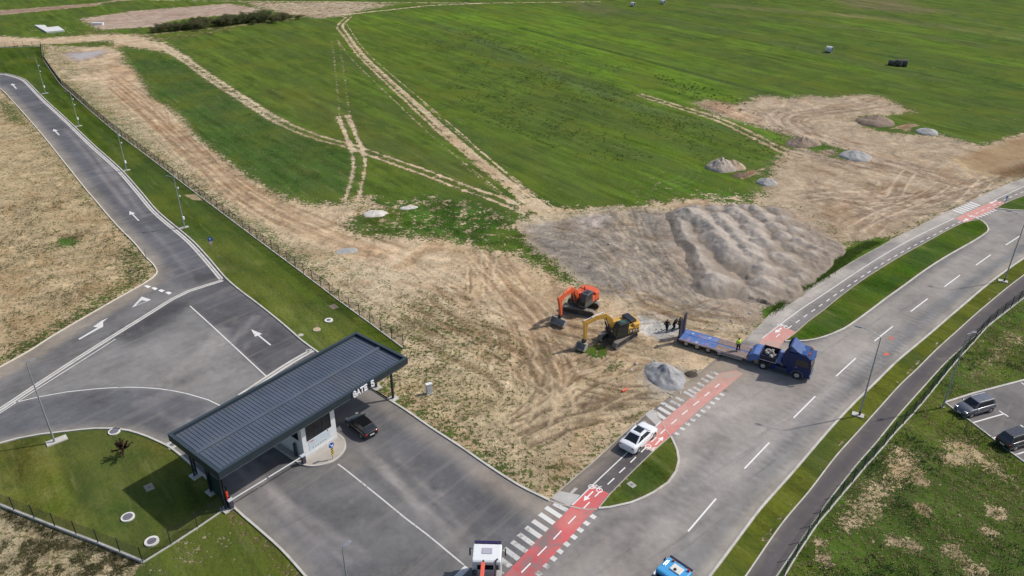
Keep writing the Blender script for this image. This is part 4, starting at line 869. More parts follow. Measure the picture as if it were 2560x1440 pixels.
for pts in ([(360, 715), (367.5, 713), (378, 716.5), (370.3, 720.9)], [(378, 720), (386, 718), (395, 721.5), (387.5, 726)], [(395, 726), (403.5, 723.5), (412, 726.5), (404.5, 731)], [(413, 731.5), (421, 729), (430, 732), (422.5, 737)]): quadpix(m, pts)
finish(m, 'give_way_blocks', m_bright)
def zz(x, y): return (240+x/4.236, 560+y/4.236)
m = MB()
O3 = [zz(485, 770), zz(587, 803), zz(380, 886)]; I3 = [zz(487, 806), zz(537, 819), zz(420, 866)]
for i in range(3): quadpix(m, [O3[i], O3[(i+1) % 3], I3[(i+1) % 3], I3[i]])
finish(m, 'give_way_triangle', m_mark)
m = MB()
def q2(x, y): return (x/2.977, 480+y/2.977)
quadpix(m, [q2(583, 1094), q2(592, 1100), q2(735, 1020), q2(722, 1012)])
quadpix(m, [q2(693, 1003), q2(745, 966), q2(768, 958), q2(768, 1004), q2(735, 1020), q2(722, 1008)])
quadpix(m, [q2(750, 962), q2(805, 938), q2(770, 966)], z=ZM+.002)
finish(m, 'turn_arrow', m_mark)
def arrow(tail, tip, hw, hl, sw, mat=m_mark, world=None):
    a = np.array(at(*tail)); b_ = np.array(at(*tip)); d = b_-a; L_ = np.linalg.norm(d); d /= L_; n = np.array([-d[1], d[0]]); m = MB()
    nk = b_-d*hl
    m.add([(*(a-n*sw/2), ZM), (*(nk-n*sw/2), ZM), (*(nk+n*sw/2), ZM), (*(a+n*sw/2), ZM)], [(0, 1, 2, 3)])
    m.add([(*(nk-n*hw/2), ZM), (*b_, ZM), (*(nk+n*hw/2), ZM)], [(0, 1, 2)])
    return finish(m, 'arrow_marking', mat)
arrow((41, 222), (29.6, 209), 1.1, 1.9, 0.3); arrow((148, 338), (133.5, 322.5), 1.0, 1.9, 0.26); arrow((347, 552), (323.6, 528), 0.95, 1.6, 0.2); arrow((676.5, 863), (628, 823.6), 0.95, 1.9, 0.2)
arrow((1482.7, 1228.8), (1458.7, 1252.8), 0.6, 0.65, 0.14, m_bright); arrow((1638, 1113), (1658.3, 1092), 0.6, 0.65, 0.14, m_bright); arrow((1954, 820), (1937.5, 832.5), 0.7, 0.8, 0.18, m_bright); arrow((2407, 554), (2421, 547.3), 0.7, 0.8, 0.2, m_bright); arrow((2492, 501), (2474, 509), 0.7, .8, .2, m_bright)
def bicycle(px, py, ang):
    c = np.array(at(px, py)); m = MB(); z = ZM+.001
    T = Matrix.Translation((c[0], c[1], z)) @ Matrix.Rotation(ang, 4, 'Z')
    for x in (-0.42, 0.42):
        r0, r1_, n = 0.22, 0.31, 20
        vs = [(x+r*math.cos(2*math.pi*i/n), r*math.sin(2*math.pi*i/n)-.1, 0) for r in (r0, r1_) for i in range(n)]
        m.add(vs, [(i, (i+1) % n, n+(i+1) % n, n+i) for i in range(n)], mat=T)
    def bar(a, b_, wd=0.07):
        a = Vector((*a, 0.001)); b_ = Vector((*b_, 0.001)); d = (b_-a).normalized(); nn = Vector((-d.y, d.x, 0))*wd/2
        m.add([a-nn, b_-nn, b_+nn, a+nn], [(0, 1, 2, 3)], mat=T)
    for a, b_ in (((-.42, -.1), (-.15, .3)), ((-.15, .3), (.3, .3)), ((.3, .3), (.42, -.1)), ((-.42, -.1), (0, -.1)), ((0, -.1), (.3, .3)), ((0, -.1), (-.15, .3)), ((.22, .42), (.4, .42)), ((-.25, .36), (-.08, .36))): bar(a, b_)
    return finish(m, 'bicycle_symbol', m_bright)
bicycle(1490, 1220, R(-33)); bicycle(1629, 1121, R(147)); bicycle(1958, 815, R(-40)); bicycle(2431, 541, R(150))
# dashes down the cycle path
m = MB()
for a, b_ in [((1326.5, 1408.4), (1303.6, 1431.9)), ((1366.6, 1366.4), (1344, 1389.5)), ((1403.8, 1327), (1383.4, 1348.8)), ((1439.4, 1290.5), (1420.4, 1310)), ((1474, 1255.5), (1459, 1271)), ((1502, 1227.9), (1487, 1242)), ((1535.6, 1196), (1519, 1211.6)), ((1563, 1169), (1548, 1182.7)), ((1590, 1142.7), (1576, 1156.7)), ((1615, 1119), (1602.7, 1131)), ((1640.7, 1093), (1628, 1105.7)), ((1664, 1073), (1650.7, 1085)), ((1691.7, 1049), (1678, 1060.7)), ((1719, 1025.8), (1705, 1037)), ((1747.5, 1003), (1733, 1014)), ((1774, 980), (1761, 991)), ((1799, 960), (1787.5, 969)), ((1950, 834.8), (1940, 843))]:
    band(m, at(*a), at(*b_), 0.12)
CL = smooth_line(W([(1968, 823), (1987, 809), (2024, 782.8), (2059.7, 758), (2096, 732), (2191.7, 668), (2255.5, 630.5), (2308, 602), (2369.4, 570), (2416.7, 546), (2441.7, 533.5), (2486, 512.5), (2530.5, 491), (2560, 478.5), (2650, 442)]), 0.5)
acc = np.concatenate([[0], np.cumsum(np.linalg.norm(np.diff(CL, axis=0), axis=1))])
def onCL(t): return (np.interp(t, acc, CL[:, 0]), np.interp(t, acc, CL[:, 1]))
t = 0.2
while t < acc[-1]-1: band(m, onCL(t), onCL(t+0.95), 0.12); t += 2.0
finish(m, 'cycle_lane_dashes', m_bright)
# zebra bars and block edges
ZL = [((1384.3, 1259.4), (1418.6, 1276.6)), ((1364.5, 1268.5), (1402.4, 1292.9)), ((1349, 1284.7), (1385, 1309)), ((1332, 1302), (1368, 1326)), ((1314.8, 1318), (1351.8, 1343.4)), ((1296.7, 1335.3), (1332.9, 1361.5)), ((1279.6, 1354), (1316.6, 1379.5)), ((1260.6, 1371.4), (1296.7, 1398.5)), ((1241.7, 1390.4), (1276.9, 1417.4)), ((1222, 1409), (1257, 1437)), ((1202, 1428), (1237, 1457))]
def bars(lst, wd, mat, name='zebra_bars'):
    m = MB()
    for a, b_ in lst: band(m, at(*a), at(*b_), wd)
    return finish(m, name, mat)
bars(ZL[:1], 0.5, m_markmid); bars(ZL[1:3], 0.5, m_mark); bars(ZL[3:6], 0.5, m_markmid); bars(ZL[6:], 0.5, m_markworn)
BR = [(1482.7, 1292), (1466.5, 1308.6), (1450.8, 1325.4), (1434.9, 1342.9), (1417, 1361), (1400.6, 1379), (1384, 1397), (1366, 1416), (1347, 1434.6), (1329, 1454)]
dz = W([(1364.5, 1268.5), (1402.4, 1292.9)]); dz = (dz[1]-dz[0])/np.linalg.norm(dz[1]-dz[0])
for lst, mt in ((BR[:4], m_mark), (BR[4:7], m_markmid), (BR[7:], m_markworn)):
    m = MB()
    for c in lst: c = np.array(at(*c)); band(m, c-dz*0.26, c+dz*0.26, 0.46)
    finish(m, 'block_marks', mt)
def zp(x, y): return (1560+x/5.5375, 860+y/5.5375)
Z2 = [(zp(440, 950), zp(570, 1040)), (zp(480, 880), zp(640, 975)), (zp(520, 810), zp(710, 920)), (zp(640, 790), zp(780, 860)), (zp(720, 740), zp(830, 800)), (zp(830, 660), zp(985, 745)), (zp(890, 630), zp(1000, 690)), (zp(960, 595), zp(1055, 650)), (zp(1020, 540), zp(1115, 592)), (zp(1075, 478), zp(1170, 530)), (zp(1140, 430), zp(1235, 478)), (zp(1210, 380), zp(1300, 425))]
bars(Z2[:3], 0.5, m_markmid); bars(Z2[3:], 0.42, m_markworn)
m = MB()
for x, y in ((735, 1245), (808, 1175), (882, 1110), (952, 1052), (1025, 990), (1093, 930), (1162, 875), (1225, 818), (1290, 760), (1355, 702)):
    c = np.array(at(*zp(x, y))); band(m, c-dz*0.26, c+dz*0.26, 0.42)
finish(m, 'block_marks', m_markmid)
m = MB()
for k in range(7):
    t = k/6; a = (2382+t*(2425.5-2382), 525+t*(506-525)); b_ = (2408+t*(2450-2408), 534+t*(514.5-534)); band(m, at(*a), at(*b_), 0.5)
for k in range(7):
    t = k/6; c = np.array(at(2443+t*44, 545-t*19.5)); band(m, c-dz*0.3, c+dz*0.3, 0.45)
finish(m, 'zebra_bars', m_mark)
# light paving at the crossings
m_pave = paint('light_paving', (0.46, 0.44, 0.41), 0.85, var=0.1, scale=0.8)
pv = fill_sheet('paving', [(1379, 1246), (1400, 1228), (1451, 1238), (1431, 1262), (1420, 1264)], 0.020, 0.9, m_pave); tag(pv, kind='structure')
pv = fill_sheet('paving', [(1612, 1036), (1632, 1021), (1650, 1047), (1655, 1053), (1640, 1063)], 0.020, 0.9, m_pave); tag(pv, kind='structure')
m = MB(); quadpix(m, [(1424, 1233), (1437, 1219), (1445, 1222), (1431, 1235)]); finish(m, 'paving_slab', m_pave)
# car park bays
m = MB()
for a, b_ in (((2432, 1057), (2509, 1035)), ((2498, 1027.5), (2521, 1042)), ((2482, 1096), (2563, 1071)), ((2551, 1063), (2575, 1079)), ((2539, 1137), (2620, 1112)), ((2553, 957), (2575, 971))): band(m, at(*a), at(*b_), 0.15)
finish(m, 'bay_lines', m_bright)
m_orange = mark_mat('orange_spray', (0.75, 0.12, 0.06), 0.53)
m = MB(); 
for x, y in ((2228, 845.5), (2215, 886)): quadpix(m, [(x-7, y-1), (x-1, y-4), (x+5, y-4), (x+8, y+1), (x+2, y+4), (x-4, y+3)])
finish(m, 'survey_marks', m_orange)
# ================================================================ gate canopy and booth
HC = 5.5
C0, C1, C2, C3 = [np.array(at(x, y, HC)) for x, y in ((425.5, 1080.5), (539.2, 1188), (1013.3, 896.5), (896, 827.5))]
ex = ((C2-C1)+(C3-C0)); LX = np.linalg.norm(ex)/2; ex /= np.linalg.norm(ex)
ey = np.array([-ex[1], ex[0]]); LY = (abs((C0-C1)@ey)+abs((C3-C2)@ey))/2
cen = (C0+C1+C2+C3)/4; org = cen-ex*LX/2-ey*LY/2          # front-left corner; x along the long side, y to the back
ANG = math.atan2(ex[1], ex[0])
def loc(px, py, z=0.0):                                   # photo point -> canopy-local x,y
    d = np.array(at(px, py, z))-org; return (d@ex, d@ey)
m_roof = paint('slate_sheet_metal', (0.100, 0.122, 0.160), 0.48, metal=0.15, var=0.14, scale=0.5, dirt=((0.16, 0.16, 0.165), 0.4))
m_fascia = paint('anthracite_fascia', (0.030, 0.045, 0.058), 0.45, metal=0.2, var=0.12, scale=0.6)
m_rimtop = paint('rim_sheet_metal', (0.055, 0.075, 0.092), 0.42, metal=0.25, var=0.08, scale=0.6)
m_post = paint('post_steel', (0.018, 0.022, 0.032), 0.45)
can = thing('gate_canopy', 'long dark grey ribbed metal canopy on posts over the gate lanes', 'canopy', (org[0], org[1], 0), ANG)
T_ = 0.28; zt = HC; zb = 4.72; zd = 5.18
m = MB()
m.box((LX/2, LY/2, zd-0.05), (LX-0.5, LY-0.5, 0.1))
nr = 57
for k in range(nr):
    x = T_+0.25+(LX-2*T_-0.5)*k/(nr-1)
    for y0, y1 in ((T_+.02, LY/2-0.19), (LY/2+0.19, LY-T_-.02)): m.box((x, (y0+y1)/2, zd+0.018), (0.035, y1-y0, 0.05))
m.build('roof_deck', m_roof, can)
m = MB(); m.box((LX/2, LY/2, zd+0.08), (LX-2*T_, 0.36, 0.16)); m.build('ridge_cap', m_roof, can, bevel=0.03)
m = MB(); h = zt-zb; zc = (zt+zb)/2
m.box((LX/2, T_/2, zc), (LX, T_, h)); m.box((LX/2, LY-T_/2, zc), (LX, T_, h)); m.box((T_/2, LY/2, zc), (T_, LY-2*T_, h)); m.box((LX-T_/2, LY/2, zc), (T_, LY-2*T_, h))
m.build('fascia', m_fascia, can)
m = MB(); e = 0.02
for c, d in (((LX/2, T_/2, zt+.012), (LX+2*e, T_+e, .024)), ((LX/2, LY-T_/2, zt+.012), (LX+2*e, T_+e, .024)), ((T_/2, LY/2, zt+.012), (T_+e, LY-2*T_-e, .022)), ((LX-T_/2, LY/2, zt+.012), (T_+e, LY-2*T_-e, .022))): m.box(c, d)
m.build('rim_capping', m_rimtop, can)
m = MB(); m.box((LX/2, LY/2, zb+0.06), (LX-2*T_-.01, LY-2*T_-.01, 0.06)); m.build('soffit', paint('soffit_metal', (0.06, 0.065, 0.07), 0.5), can)
m = MB(); m.box((LX/2, -0.006, zb+0.035), (LX, 0.015, 0.05)); m.build('drip_edge', paint('drip_edge_metal', (0.13, 0.15, 0.16), 0.4, metal=.3), can)
colpix = [(490, 1190), (531, 1230), (568, 1273), (941, 970), (983, 998)]
for i, (x, y) in enumerate(colpix):
    lx, ly = loc(x, y)
    m = MB()
    for dx in (-0.12, 0.12) if i < 3 else (0,):
        m.box((lx+dx, ly, zb/2), (0.14 if i < 3 else .2, 0.16 if i < 3 else .2, zb))
    if i < 3:
        for zz_ in (1.2, 2.6, 4.0): m.box((lx, ly, zz_), (0.12, 0.05, 0.06))
    cpo = m.build('column', m_post, can)
    f = MB(); f.box((lx, ly, 0.04), (0.95, 0.95, 0.2)); f.box((lx, ly, 0.15), (0.5, 0.5, 0.03)); f.build('footing', m_conc, cpo)
# GATE 5 lettering built from strokes
def letters(mb, txt, x0, y, z0, hgt, sp, thick=0.1, wd=0.16, slots=None):
    S = {'G': [((.9, .85), (.7, 1)), ((.7, 1), (.3, 1)), ((.3, 1), (.05, .8)), ((.05, .8), (.05, .2)), ((.05, .2), (.3, 0)), ((.3, 0), (.72, 0)), ((.72, 0), (.93, .15)), ((.93, .15), (.93, .48)), ((.93, .48), (.55, .48))],
         'A': [((0, 0), (.5, 1)), ((.5, 1), (1, 0)), ((.2, .32), (.8, .32))], 'T': [((0, 1), (1, 1)), ((.5, 1), (.5, 0))],
         'E': [((.08, 0), (.08, 1)), ((.08, 1), (.92, 1)), ((.08, .5), (.8, .5)), ((.08, 0), (.92, 0))],
         '5': [((.9, 1), (.12, 1)), ((.12, 1), (.08, .56)), ((.08, .56), (.6, .62)), ((.6, .62), (.93, .42)), ((.93, .42), (.9, .12)), ((.9, .12), (.6, 0)), ((.6, 0), (.08, .06))]}
    k = 0
    for ch in txt:
        if ch == ' ': x0 += hgt*0.55; continue
        for a, b in S[ch]:
            A = Vector((x0+a[0]*hgt*.62, y, z0+a[1]*hgt)); B = Vector((x0+b[0]*hgt*.62, y, z0+b[1]*hgt)); d = (B-A).normalized(); n = Vector((-d.z, 0, d.x))*wd/2; A2 = A-d*wd*.35; B2 = B+d*wd*.35
            yy = Vector((0, -thick/2-.002*(k % 5), 0)); k += 1
            m_ = [A2-n, B2-n, B2+n, A2+n]
            mb.hexa([q+yy for q in m_], [q-yy*0.9 for q in m_])
        x0 += hgt*.62+sp
    return x0
xa, _ = loc(880, 978, 5.1); xb, _ = loc(932, 950, 5.1)
m_letter = paint('sign_white', (0.85, 0.85, 0.86), 0.4, var=0.03)
xl = xa-0.35
for ch in 'GATE 5':
    if ch == ' ': xl += .42; continue
    m = MB(); xl = letters(m, ch, xl, -0.12, 4.83, 0.58, 0.12, wd=0.125); lt = m.build('letter', m_letter, can); lt['label'] = 'raised white %s of the words GATE 5' % ('figure 5' if ch == '5' else 'letter '+ch)
print('letters span', xa, xb, 'LX,LY', LX, LY)
# sliding gate stored by the left posts
ga = thing('sliding_gate', 'dark green slatted metal gate folded beside the left canopy posts', 'gate', (org[0], org[1], 0), ANG)
p2 = loc(531, 1230); p3 = loc(566, 1272); GX_ = p3[0]+0.45; m = MB()
y0, y1 = p3[1]-0.1, p2[1]+0.2
for k in range(9): m.box((GX_, (y0+y1)/2, 0.25+k*0.22), (0.04, y1-y0-.08, 0.16))
m.build('slat_panel', m_fencegreen, ga)
m = MB()
for yy in (y0, y1): m.box((GX_, yy, 1.1), (0.1, 0.08, 2.2))
for zz_ in (0.12, 2.17): m.box((GX_, (y0+y1)/2, zz_), (0.08, y1-y0-.1, 0.08))
m.build('gate_frame', m_fencegreen, ga)

# island
def island():
    # rounded nose in front, runs back under the canopy
    bw0 = np.array(loc(763, 1151)); bw1 = np.array(loc(843.5, 1097.5))
    x0, x1 = bw0[0]-0.75, bw1[0]+0.55; cx = (x0+x1)/2; yf = bw0[1]+0.3; r = (x1-x0)/2
    noses = [(cx+r*math.cos(a), yf+r*0.98*math.sin(a)) for a in np.linspace(math.pi, 2*math.pi, 26)]
    poly = noses+[(x1, yf+6.5)]+[(cx+r*math.cos(a), yf+6.5+r*.8*math.sin(a)) for a in np.linspace(0, math.pi, 16)[1:-1]]+[(x0, yf+6.5)]
    inner = [((px-cx)*0.95+cx, (py-(yf+3))*0.975+(yf+3)) for px, py in poly]
    t = thing('traffic_island', 'rounded concrete island with pale kerb under the gate booth', 'island', (org[0], org[1], 0), ANG)
    m = MB(); m.prism(inner, 0.0, 0.135); m.build('paving', paint('island_concrete', (0.40, 0.37, 0.33), .9, var=.12, scale=.7), t)
    m = MB(); n = len(poly); rings = [[(*poly[i], 0), (*poly[i], 0.16), (*inner[i], 0.16), (*inner[i], 0)] for i in range(n)]+[[(*poly[0], 0), (*poly[0], 0.16), (*inner[0], 0.16), (*inner[0], 0)]]
    m.loft(rings, smooth=False, caps=False); m.build('kerb_edge', m_kerb, t)
    return bw0, bw1
bw0, bw1 = island()
BX, BY = bw0[0], min(bw0[1], bw1[1]); BW = bw1[0]-bw0[0]; BD = 5.6
bo = thing('gate_booth', 'white rendered gate booth with dark windows under the canopy', 'booth', (*(org+ex*BX+ey*BY), 0), ANG)
m_wall = paint('white_render', (0.72, 0.73, 0.74), 0.7, var=0.05, scale=1.0)
z0, z1, th = 0.13, 4.75, 0.2
m = MB(); m.box((BW/2, BD/2, (z0+z1)/2), (BW, BD, z1-z0)); m.build('wall', m_wall, bo, bevel=0.01)
m = MB(); m.box((BW/2, BD/2, .28), (BW+.06, BD+.06, .3)); m.build('plinth', paint('plinth_render', (.6, .6, .6), .8), bo)
def window(x0_, x1_, za, zb_, face):
    f = MB(); q = MB(); n = 3
    def P(u, v, d): return (u, -d, v) if face == 'front' else (-d, u, v) if face == 'left' else (BW+d, u, v)
    def bar(u0, u1, v0, v1, d0, d1, mb):
        mb.hexa([P(u0, v0, d0), P(u1, v0, d0), P(u1, v0, d1), P(u0, v0, d1)], [P(u0, v1, d0), P(u1, v1, d0), P(u1, v1, d1), P(u0, v1, d1)])
    b = 0.09
    bar(x0_, x1_, za, za+b, -.02, .05, f); bar(x0_, x1_, zb_-b, zb_, -.02, .05, f)
    for k in range(n+1):
        u = x0_+(x1_-x0_-b)*k/n; bar(u, u+b, za+b+.001, zb_-b-.001, -.02, .045, f)
    fo_ = f.build('window', m_dark, bo)
    bar(x0_+b, x1_-b, za+b, zb_-b, -.01, .012, q); q.build('pane', m_glass, fo_)
window(BW*.13, BW*.86, 2.05, 4.2, 'front'); window(BD*.10, BD*.42, 2.2, 4.2, 'left'); window(BD*.1, BD*.4, 2.2, 4.2, 'right')
m = MB(); m.box((BW*.47, -.012, 1.35), (BW*.62, .02, 1.15)); pn = m.build('notice_panel', paint('notice_paper', (.60, .68, .73), .6, var=.06), bo)
pn['label'] = 'pale blue notice with faint text, a red heading and a small symbol'
random.seed(3)
for r_ in range(7):
    m = MB(); x = BW*.18
    while x < BW*.75:
        w_ = random.uniform(.25, .5); m.box((x+w_/2, -.026, 1.82-r_*.15), (w_+.01, .004, .035)); x += w_
    m.build('text_line', paint('print_grey', (.45, .5, .55), .6), pn)
m = MB(); m.box((BW*.26, -.026, 1.78), (.5, .006, .10)); m.build('red_heading', paint('heading_red', (.5, .03, .05), .6), pn)
for k in range(6): m = MB(); m.box((BW*.27+k*.3, -.026, .93), (.1, .006, .09)); m.build('symbol', m_dark, pn)
m = MB(); m.box((BW*.74, -.026, 1.86), (.14, .006, .14)); m.build('symbol', m_dark, pn)
# keep-right sign on the island
def ground_dir(px, py): return None
sx, sy = at(832.8, 1150.5)
sgn = thing('road_sign', 'round blue arrow sign above a yellow and black chevron plate on the island', 'road sign', (sx, sy, .13), ANG)
m = MB(); m.tube((0, 0, 0), (0, 0, 2.05), .03); m.build('post', m_steel, sgn)
m_blue = paint('sign_blue', (0.01, 0.10, 0.42), .4, var=.03); m_yel = paint('sign_yellow', (.8, .52, .03), .4, var=.03)
def disc(mb, c, r, th_, n=28): mb.tube((c[0], c[1]+th_/2, c[2]), (c[0], c[1]-th_/2, c[2]), r, n=n, smooth=False)
m = MB(); disc(m, (0, -.05, 1.78), .31, .02); dsk = m.build('disc', m_blue, sgn)
m = MB()
def stroke(mb, a, b, y, wd, t_=.006):
    A = Vector((a[0], y, a[1])); B = Vector((b[0], y, b[1])); d = (B-A).normalized(); n = Vector((-d.z, 0, d.x))*wd/2; yy = Vector((0, t_/2, 0)); q = [A-n, B-n, B+n, A+n]
    mb.hexa([k-yy for k in q], [k+yy for k in q])
stroke(m, (-.17, 1.93), (.12, 1.66), -.066, .06); stroke(m, (.15, 1.63), (.15, 1.86), -.069, .06); stroke(m, (.17, 1.64), (-.08, 1.64), -.072, .06)
m.build('arrow', m_letter, dsk)
m = MB(); m.box((0, -.05, .98), (.28, .02, .82)); chv = m.build('chevron_plate', m_yel, sgn)
m = MB()
for k in range(3): 
    z = .68+k*.28; m.hexa([(-.14, -.062, z), (.14, -.062, z+.08), (.14, -.066, z+.08), (-.14, -.066, z)], [(-.14, -.062, z+.13), (.14, -.062, z+.21), (.14, -.066, z+.21), (-.14, -.066, z+.13)])
m.build('black_stripe', m_black, chv)
# barriers
m_cab = paint('barrier_cabinet', (.055, .05, .075), .5)
def barrier(px, py, tox, toy, label, lamp, gap_px):
    a = np.array(at(px, py)); tip = np.array(at(*gap_px, 0.95)); d = tip-a; L_ = np.linalg.norm(d); an = math.atan2(d[1], d[0])
    t = thing('barrier_gate', label, 'barrier', (a[0], a[1], 0.02), an, 'boom barriers across the entry lane')
    m = MB(); m.box((0, 0, .5), (.38, .34, 1.0)); m.box((0, 0, .02), (.6, .5, .08)); m.build('cabinet', m_cab, t, bevel=.02)
    m = MB(); m.box((0.02, 0, 1.06), (.5, .36, .12)); m.build('cabinet_lid', paint('lid_grey', (.55, .57, .62), .4), t, bevel=.02)
    m = MB(); m.box((L_/2+.12, 0.0, .98), (L_-.2, .07, .11)); b_ = m.build('boom', m_white, t, bevel=.015)
    if lamp:
        m = MB(); m.tube((-.15, .1, 1.12), (-.15, .1, 1.5), .05); m.tube((-.15, .1, 1.5), (-.15, .1, 1.95), .13, .12); m.tube((-.15, .1, 1.95), (-.05, .1, 2.05), .12, .1); m.build('warning_lamp', m_red, t)
    return t
barrier(580, 1272, 0, 0, 'boom barrier on the left kerb with an orange red warning lamp', True, (667, 1197))
barrier(760.5, 1160, 0, 0, 'boom barrier at the island corner with a dark cabinet against the booth', False, (671.5, 1194))
ca, cb_ = at(741, 1142); m = MB(); m.box((0, 0, .75), (.22, .26, 1.5)); m.box((0, -.02, 1.54), (.26, .3, .05))
rd = m.build('card_reader', m_cab, bevel=.02); rd.location = (ca, cb_, .13); rd.rotation_euler = (0, 0, ANG); tag(rd, 'slim dark card reader post beside the left booth wall', 'card reader')

# ================================================================ fences
def fence(path, label, hgt, side_conc=True, postmat=m_fencepost, spacing=2.5, kerbmat=m_kerb, kw=.14, kh=.1, wirewd=.009, wires=.10, grp=None, smooth=True):
    Q = W(path) if not isinstance(path, np.ndarray) else path
    if smooth and len(Q) > 2: Q = smooth_line(Q, .5)
    acc = np.concatenate([[0], np.cumsum(np.linalg.norm(np.diff(Q, axis=0), axis=1))]); L_ = acc[-1]; n = max(1, round(L_/spacing))
    P = [np.array([np.interp(L_*k/n, acc, Q[:, i]) for i in (0, 1)]) for k in range(n+1)]
    t = thing('fence', label, 'fence', (P[0][0], P[0][1], 0)); o = P[0]
    if grp: t['group'] = grp
    base = MB(); base.tube((0, 0, -.02), (0, 0, hgt+.06), .042, n=6); base.box((0, 0, hgt+.07), (.1, .1, .02))
    pm = None
    for q in P:
        if pm is None: po = base.build('post', postmat, t); pm = po
        else: po = pm.copy(); col.objects.link(po); po.parent = t
        po.location = (q[0]-o[0], q[1]-o[1], 0)
    m = MB()
    for a, b in zip(P[:-1], P[1:]):
        d = b-a; l_ = np.linalg.norm(d); an = math.atan2(d[1], d[0]); mid = (a+b)/2-o
        k = int(l_/wires)
        for i in range(1, k):
            q = a-o+d*i/k; m.box((q[0], q[1], .1+hgt/2), (wirewd, wirewd, hgt-.1), an)
        for z in np.arange(.2, hgt+.05, .2): m.box((mid[0], mid[1], z), (l_-.05, wirewd, wirewd*1.3), an)
    m.build('wire_mesh', postmat, t, recalc=False)
    if kerbmat:
        m = MB()
        for a, b in zip(P[:-1], P[1:]):
            d = b-a; l_ = np.linalg.norm(d); mid = (a+b)/2-o; m.box((mid[0], mid[1], kh/2), (l_, kw, kh), math.atan2(d[1], d[0]))
        m.build('base_kerb', kerbmat, t, recalc=False)
    return t
fence(FENCE1, 'long dark mesh fence with pale base kerb between the lawn and the dirt track', 1.72, smooth=False)
fence(FENCE1B, 'far bend of the dark mesh fence seen almost edge-on at the upper left', 1.72, wires=.05, smooth=False)
fence([(103.7, 117), (40, 118.5), (-120, 122)], 'distant mesh fence at the left edge in front of the sandy road', 1.72, smooth=False)
fence([(-60, 1242), (0, 1264), (37.5, 1280), (140, 1320.3), (246.6, 1361), (357.8, 1407)], 'mesh fence with thin dark posts on a grey concrete base by the date corner lawn'.replace(' by the date corner lawn', ' along the lower left lawn'), 1.72, kerbmat=m_conc, kw=.2, kh=.28, smooth=False)
fence([(357.8, 1407), (431.6, 1361.4), (497.8, 1318), (556, 1278)], 'short mesh fence from the lawn corner up to the left canopy post', 1.72, kw=.12, kh=.12, kerbmat=m_conc, smooth=False)
F2 = [(1930, 1490), (1952, 1455), (1978, 1410), (2008, 1363), (2036.4, 1319), (2067.2, 1282.5), (2097, 1246), (2126.7, 1212), (2153.9, 1178), (2181.7, 1147.5), (2208, 1117.5), (2233, 1087), (2280, 1037.5), (2322.5, 987.5), (2360, 940), (2400, 892.5), (2435, 855), (2465, 820), (2515, 780), (2560, 745), (2700, 640)]
fence(F2, 'dark green mesh fence on a pale kerb between the footpath and the weedy slope', 1.75, postmat=m_fencegreen, kw=.16, kh=.12)

# ================================================================ street lamps
m_lamphead = paint('lamp_head_grey', (.22, .23, .26), .4)
def lamp_base_from_top(px, py, h): return at(px, py, h)
def street_lamp(bx, by, h, arm, ang, label, head=(.75, .3), gear=False, dark=True, slab=(1.6, .7), slab_rot=0, grp='street lamps'):
    t = thing('street_lamp', label, 'street lamp', (bx, by, .0), ang, grp)
    m = MB(); m.tube((0, 0, .0), (0, 0, .55), .115, .115, n=14) if dark else None
    if dark: m.build('pole_sleeve', m_black, t)
    m = MB(); m.tube((0, 0, .1 if dark else 0), (0, 0, h), .10, .045, n=12); m.build('pole', m_steel, t)
    m = MB(); pts = [Vector((arm*s, 0, h+ (0.55 if arm > 1 else .05)*math.sin(s*math.pi/2)-(.02))) for s in np.linspace(0, 1, 6)]; m.path(pts, .035); am = m.build('arm', m_steel, t)
    z = pts[-1].z; m = MB(); L_ = head[0]
    m.loft([[(arm+x-.05, y, z+zz_) for y, zz_ in ((-w_/2, -.03), (-w_/2*.8, .06*hh), (w_/2*.8, .06*hh), (w_/2, -.03))] for x, w_, hh in ((0, head[1]*.5, .8), (L_*.3, head[1], 1.2), (L_*.8, head[1]*.95, 1), (L_, head[1]*.5, .4))], smooth=False)
    m.build('lamp_head', m_lamphead, t, bevel=.01)
    m = MB(); m.box((slab[0]*.12, 0, .03), (slab[0], slab[1], .16), slab_rot); m.build('footing', m_conc, t)
    if gear:
        for zz_, s_z in ((h*.80, .16), (h*.64, .16)):
            m = MB(); m.tube((0, 0, zz_), (.35*(-1), 0, zz_), .025); m.tube((-.35, 0, zz_-.12), (-.35, 0, zz_+.1), .12, .10); m.build('camera', m_white, t)
        m = MB(); m.box((-.16, 0, 1.75), (.2, .32, .5)); m.build('equipment_box', m_white, t, bevel=.02)
    return t
AR = lambda d: math.atan2(d[1], d[0])
x, y = at(2148, 1039); street_lamp(x, y, 9.9, 1.9, R(150), 'tall grey street lamp with curved arm on the grass strip nearest the bottom', slab=(1.2, .7))
x, y = at(2510, 704); street_lamp(x, y, 9.7, 1.9, R(150), 'tall grey street lamp with curved arm on the grass strip at the far right', slab=(1.2, .7))
x, y = at(2356, 1019); street_lamp(x, y, 9.4, .5, R(20), 'slim street lamp standing in weeds at the corner of the car park', dark=False, slab=(.3, .3))
x, y = at(137, 1106); street_lamp(x, y, 9.7, .12, R(60), 'street lamp with a pale slab base on the lower left lawn', dark=False, slab=(1.9, .9), slab_rot=R(-20), head=(.85, .32))
x, y = at(856, 1372, 9.5); street_lamp(x, y, 9.5, .12, R(60), 'top of a street lamp rising over the gate lane at the bottom edge', dark=False, head=(.8, .3))
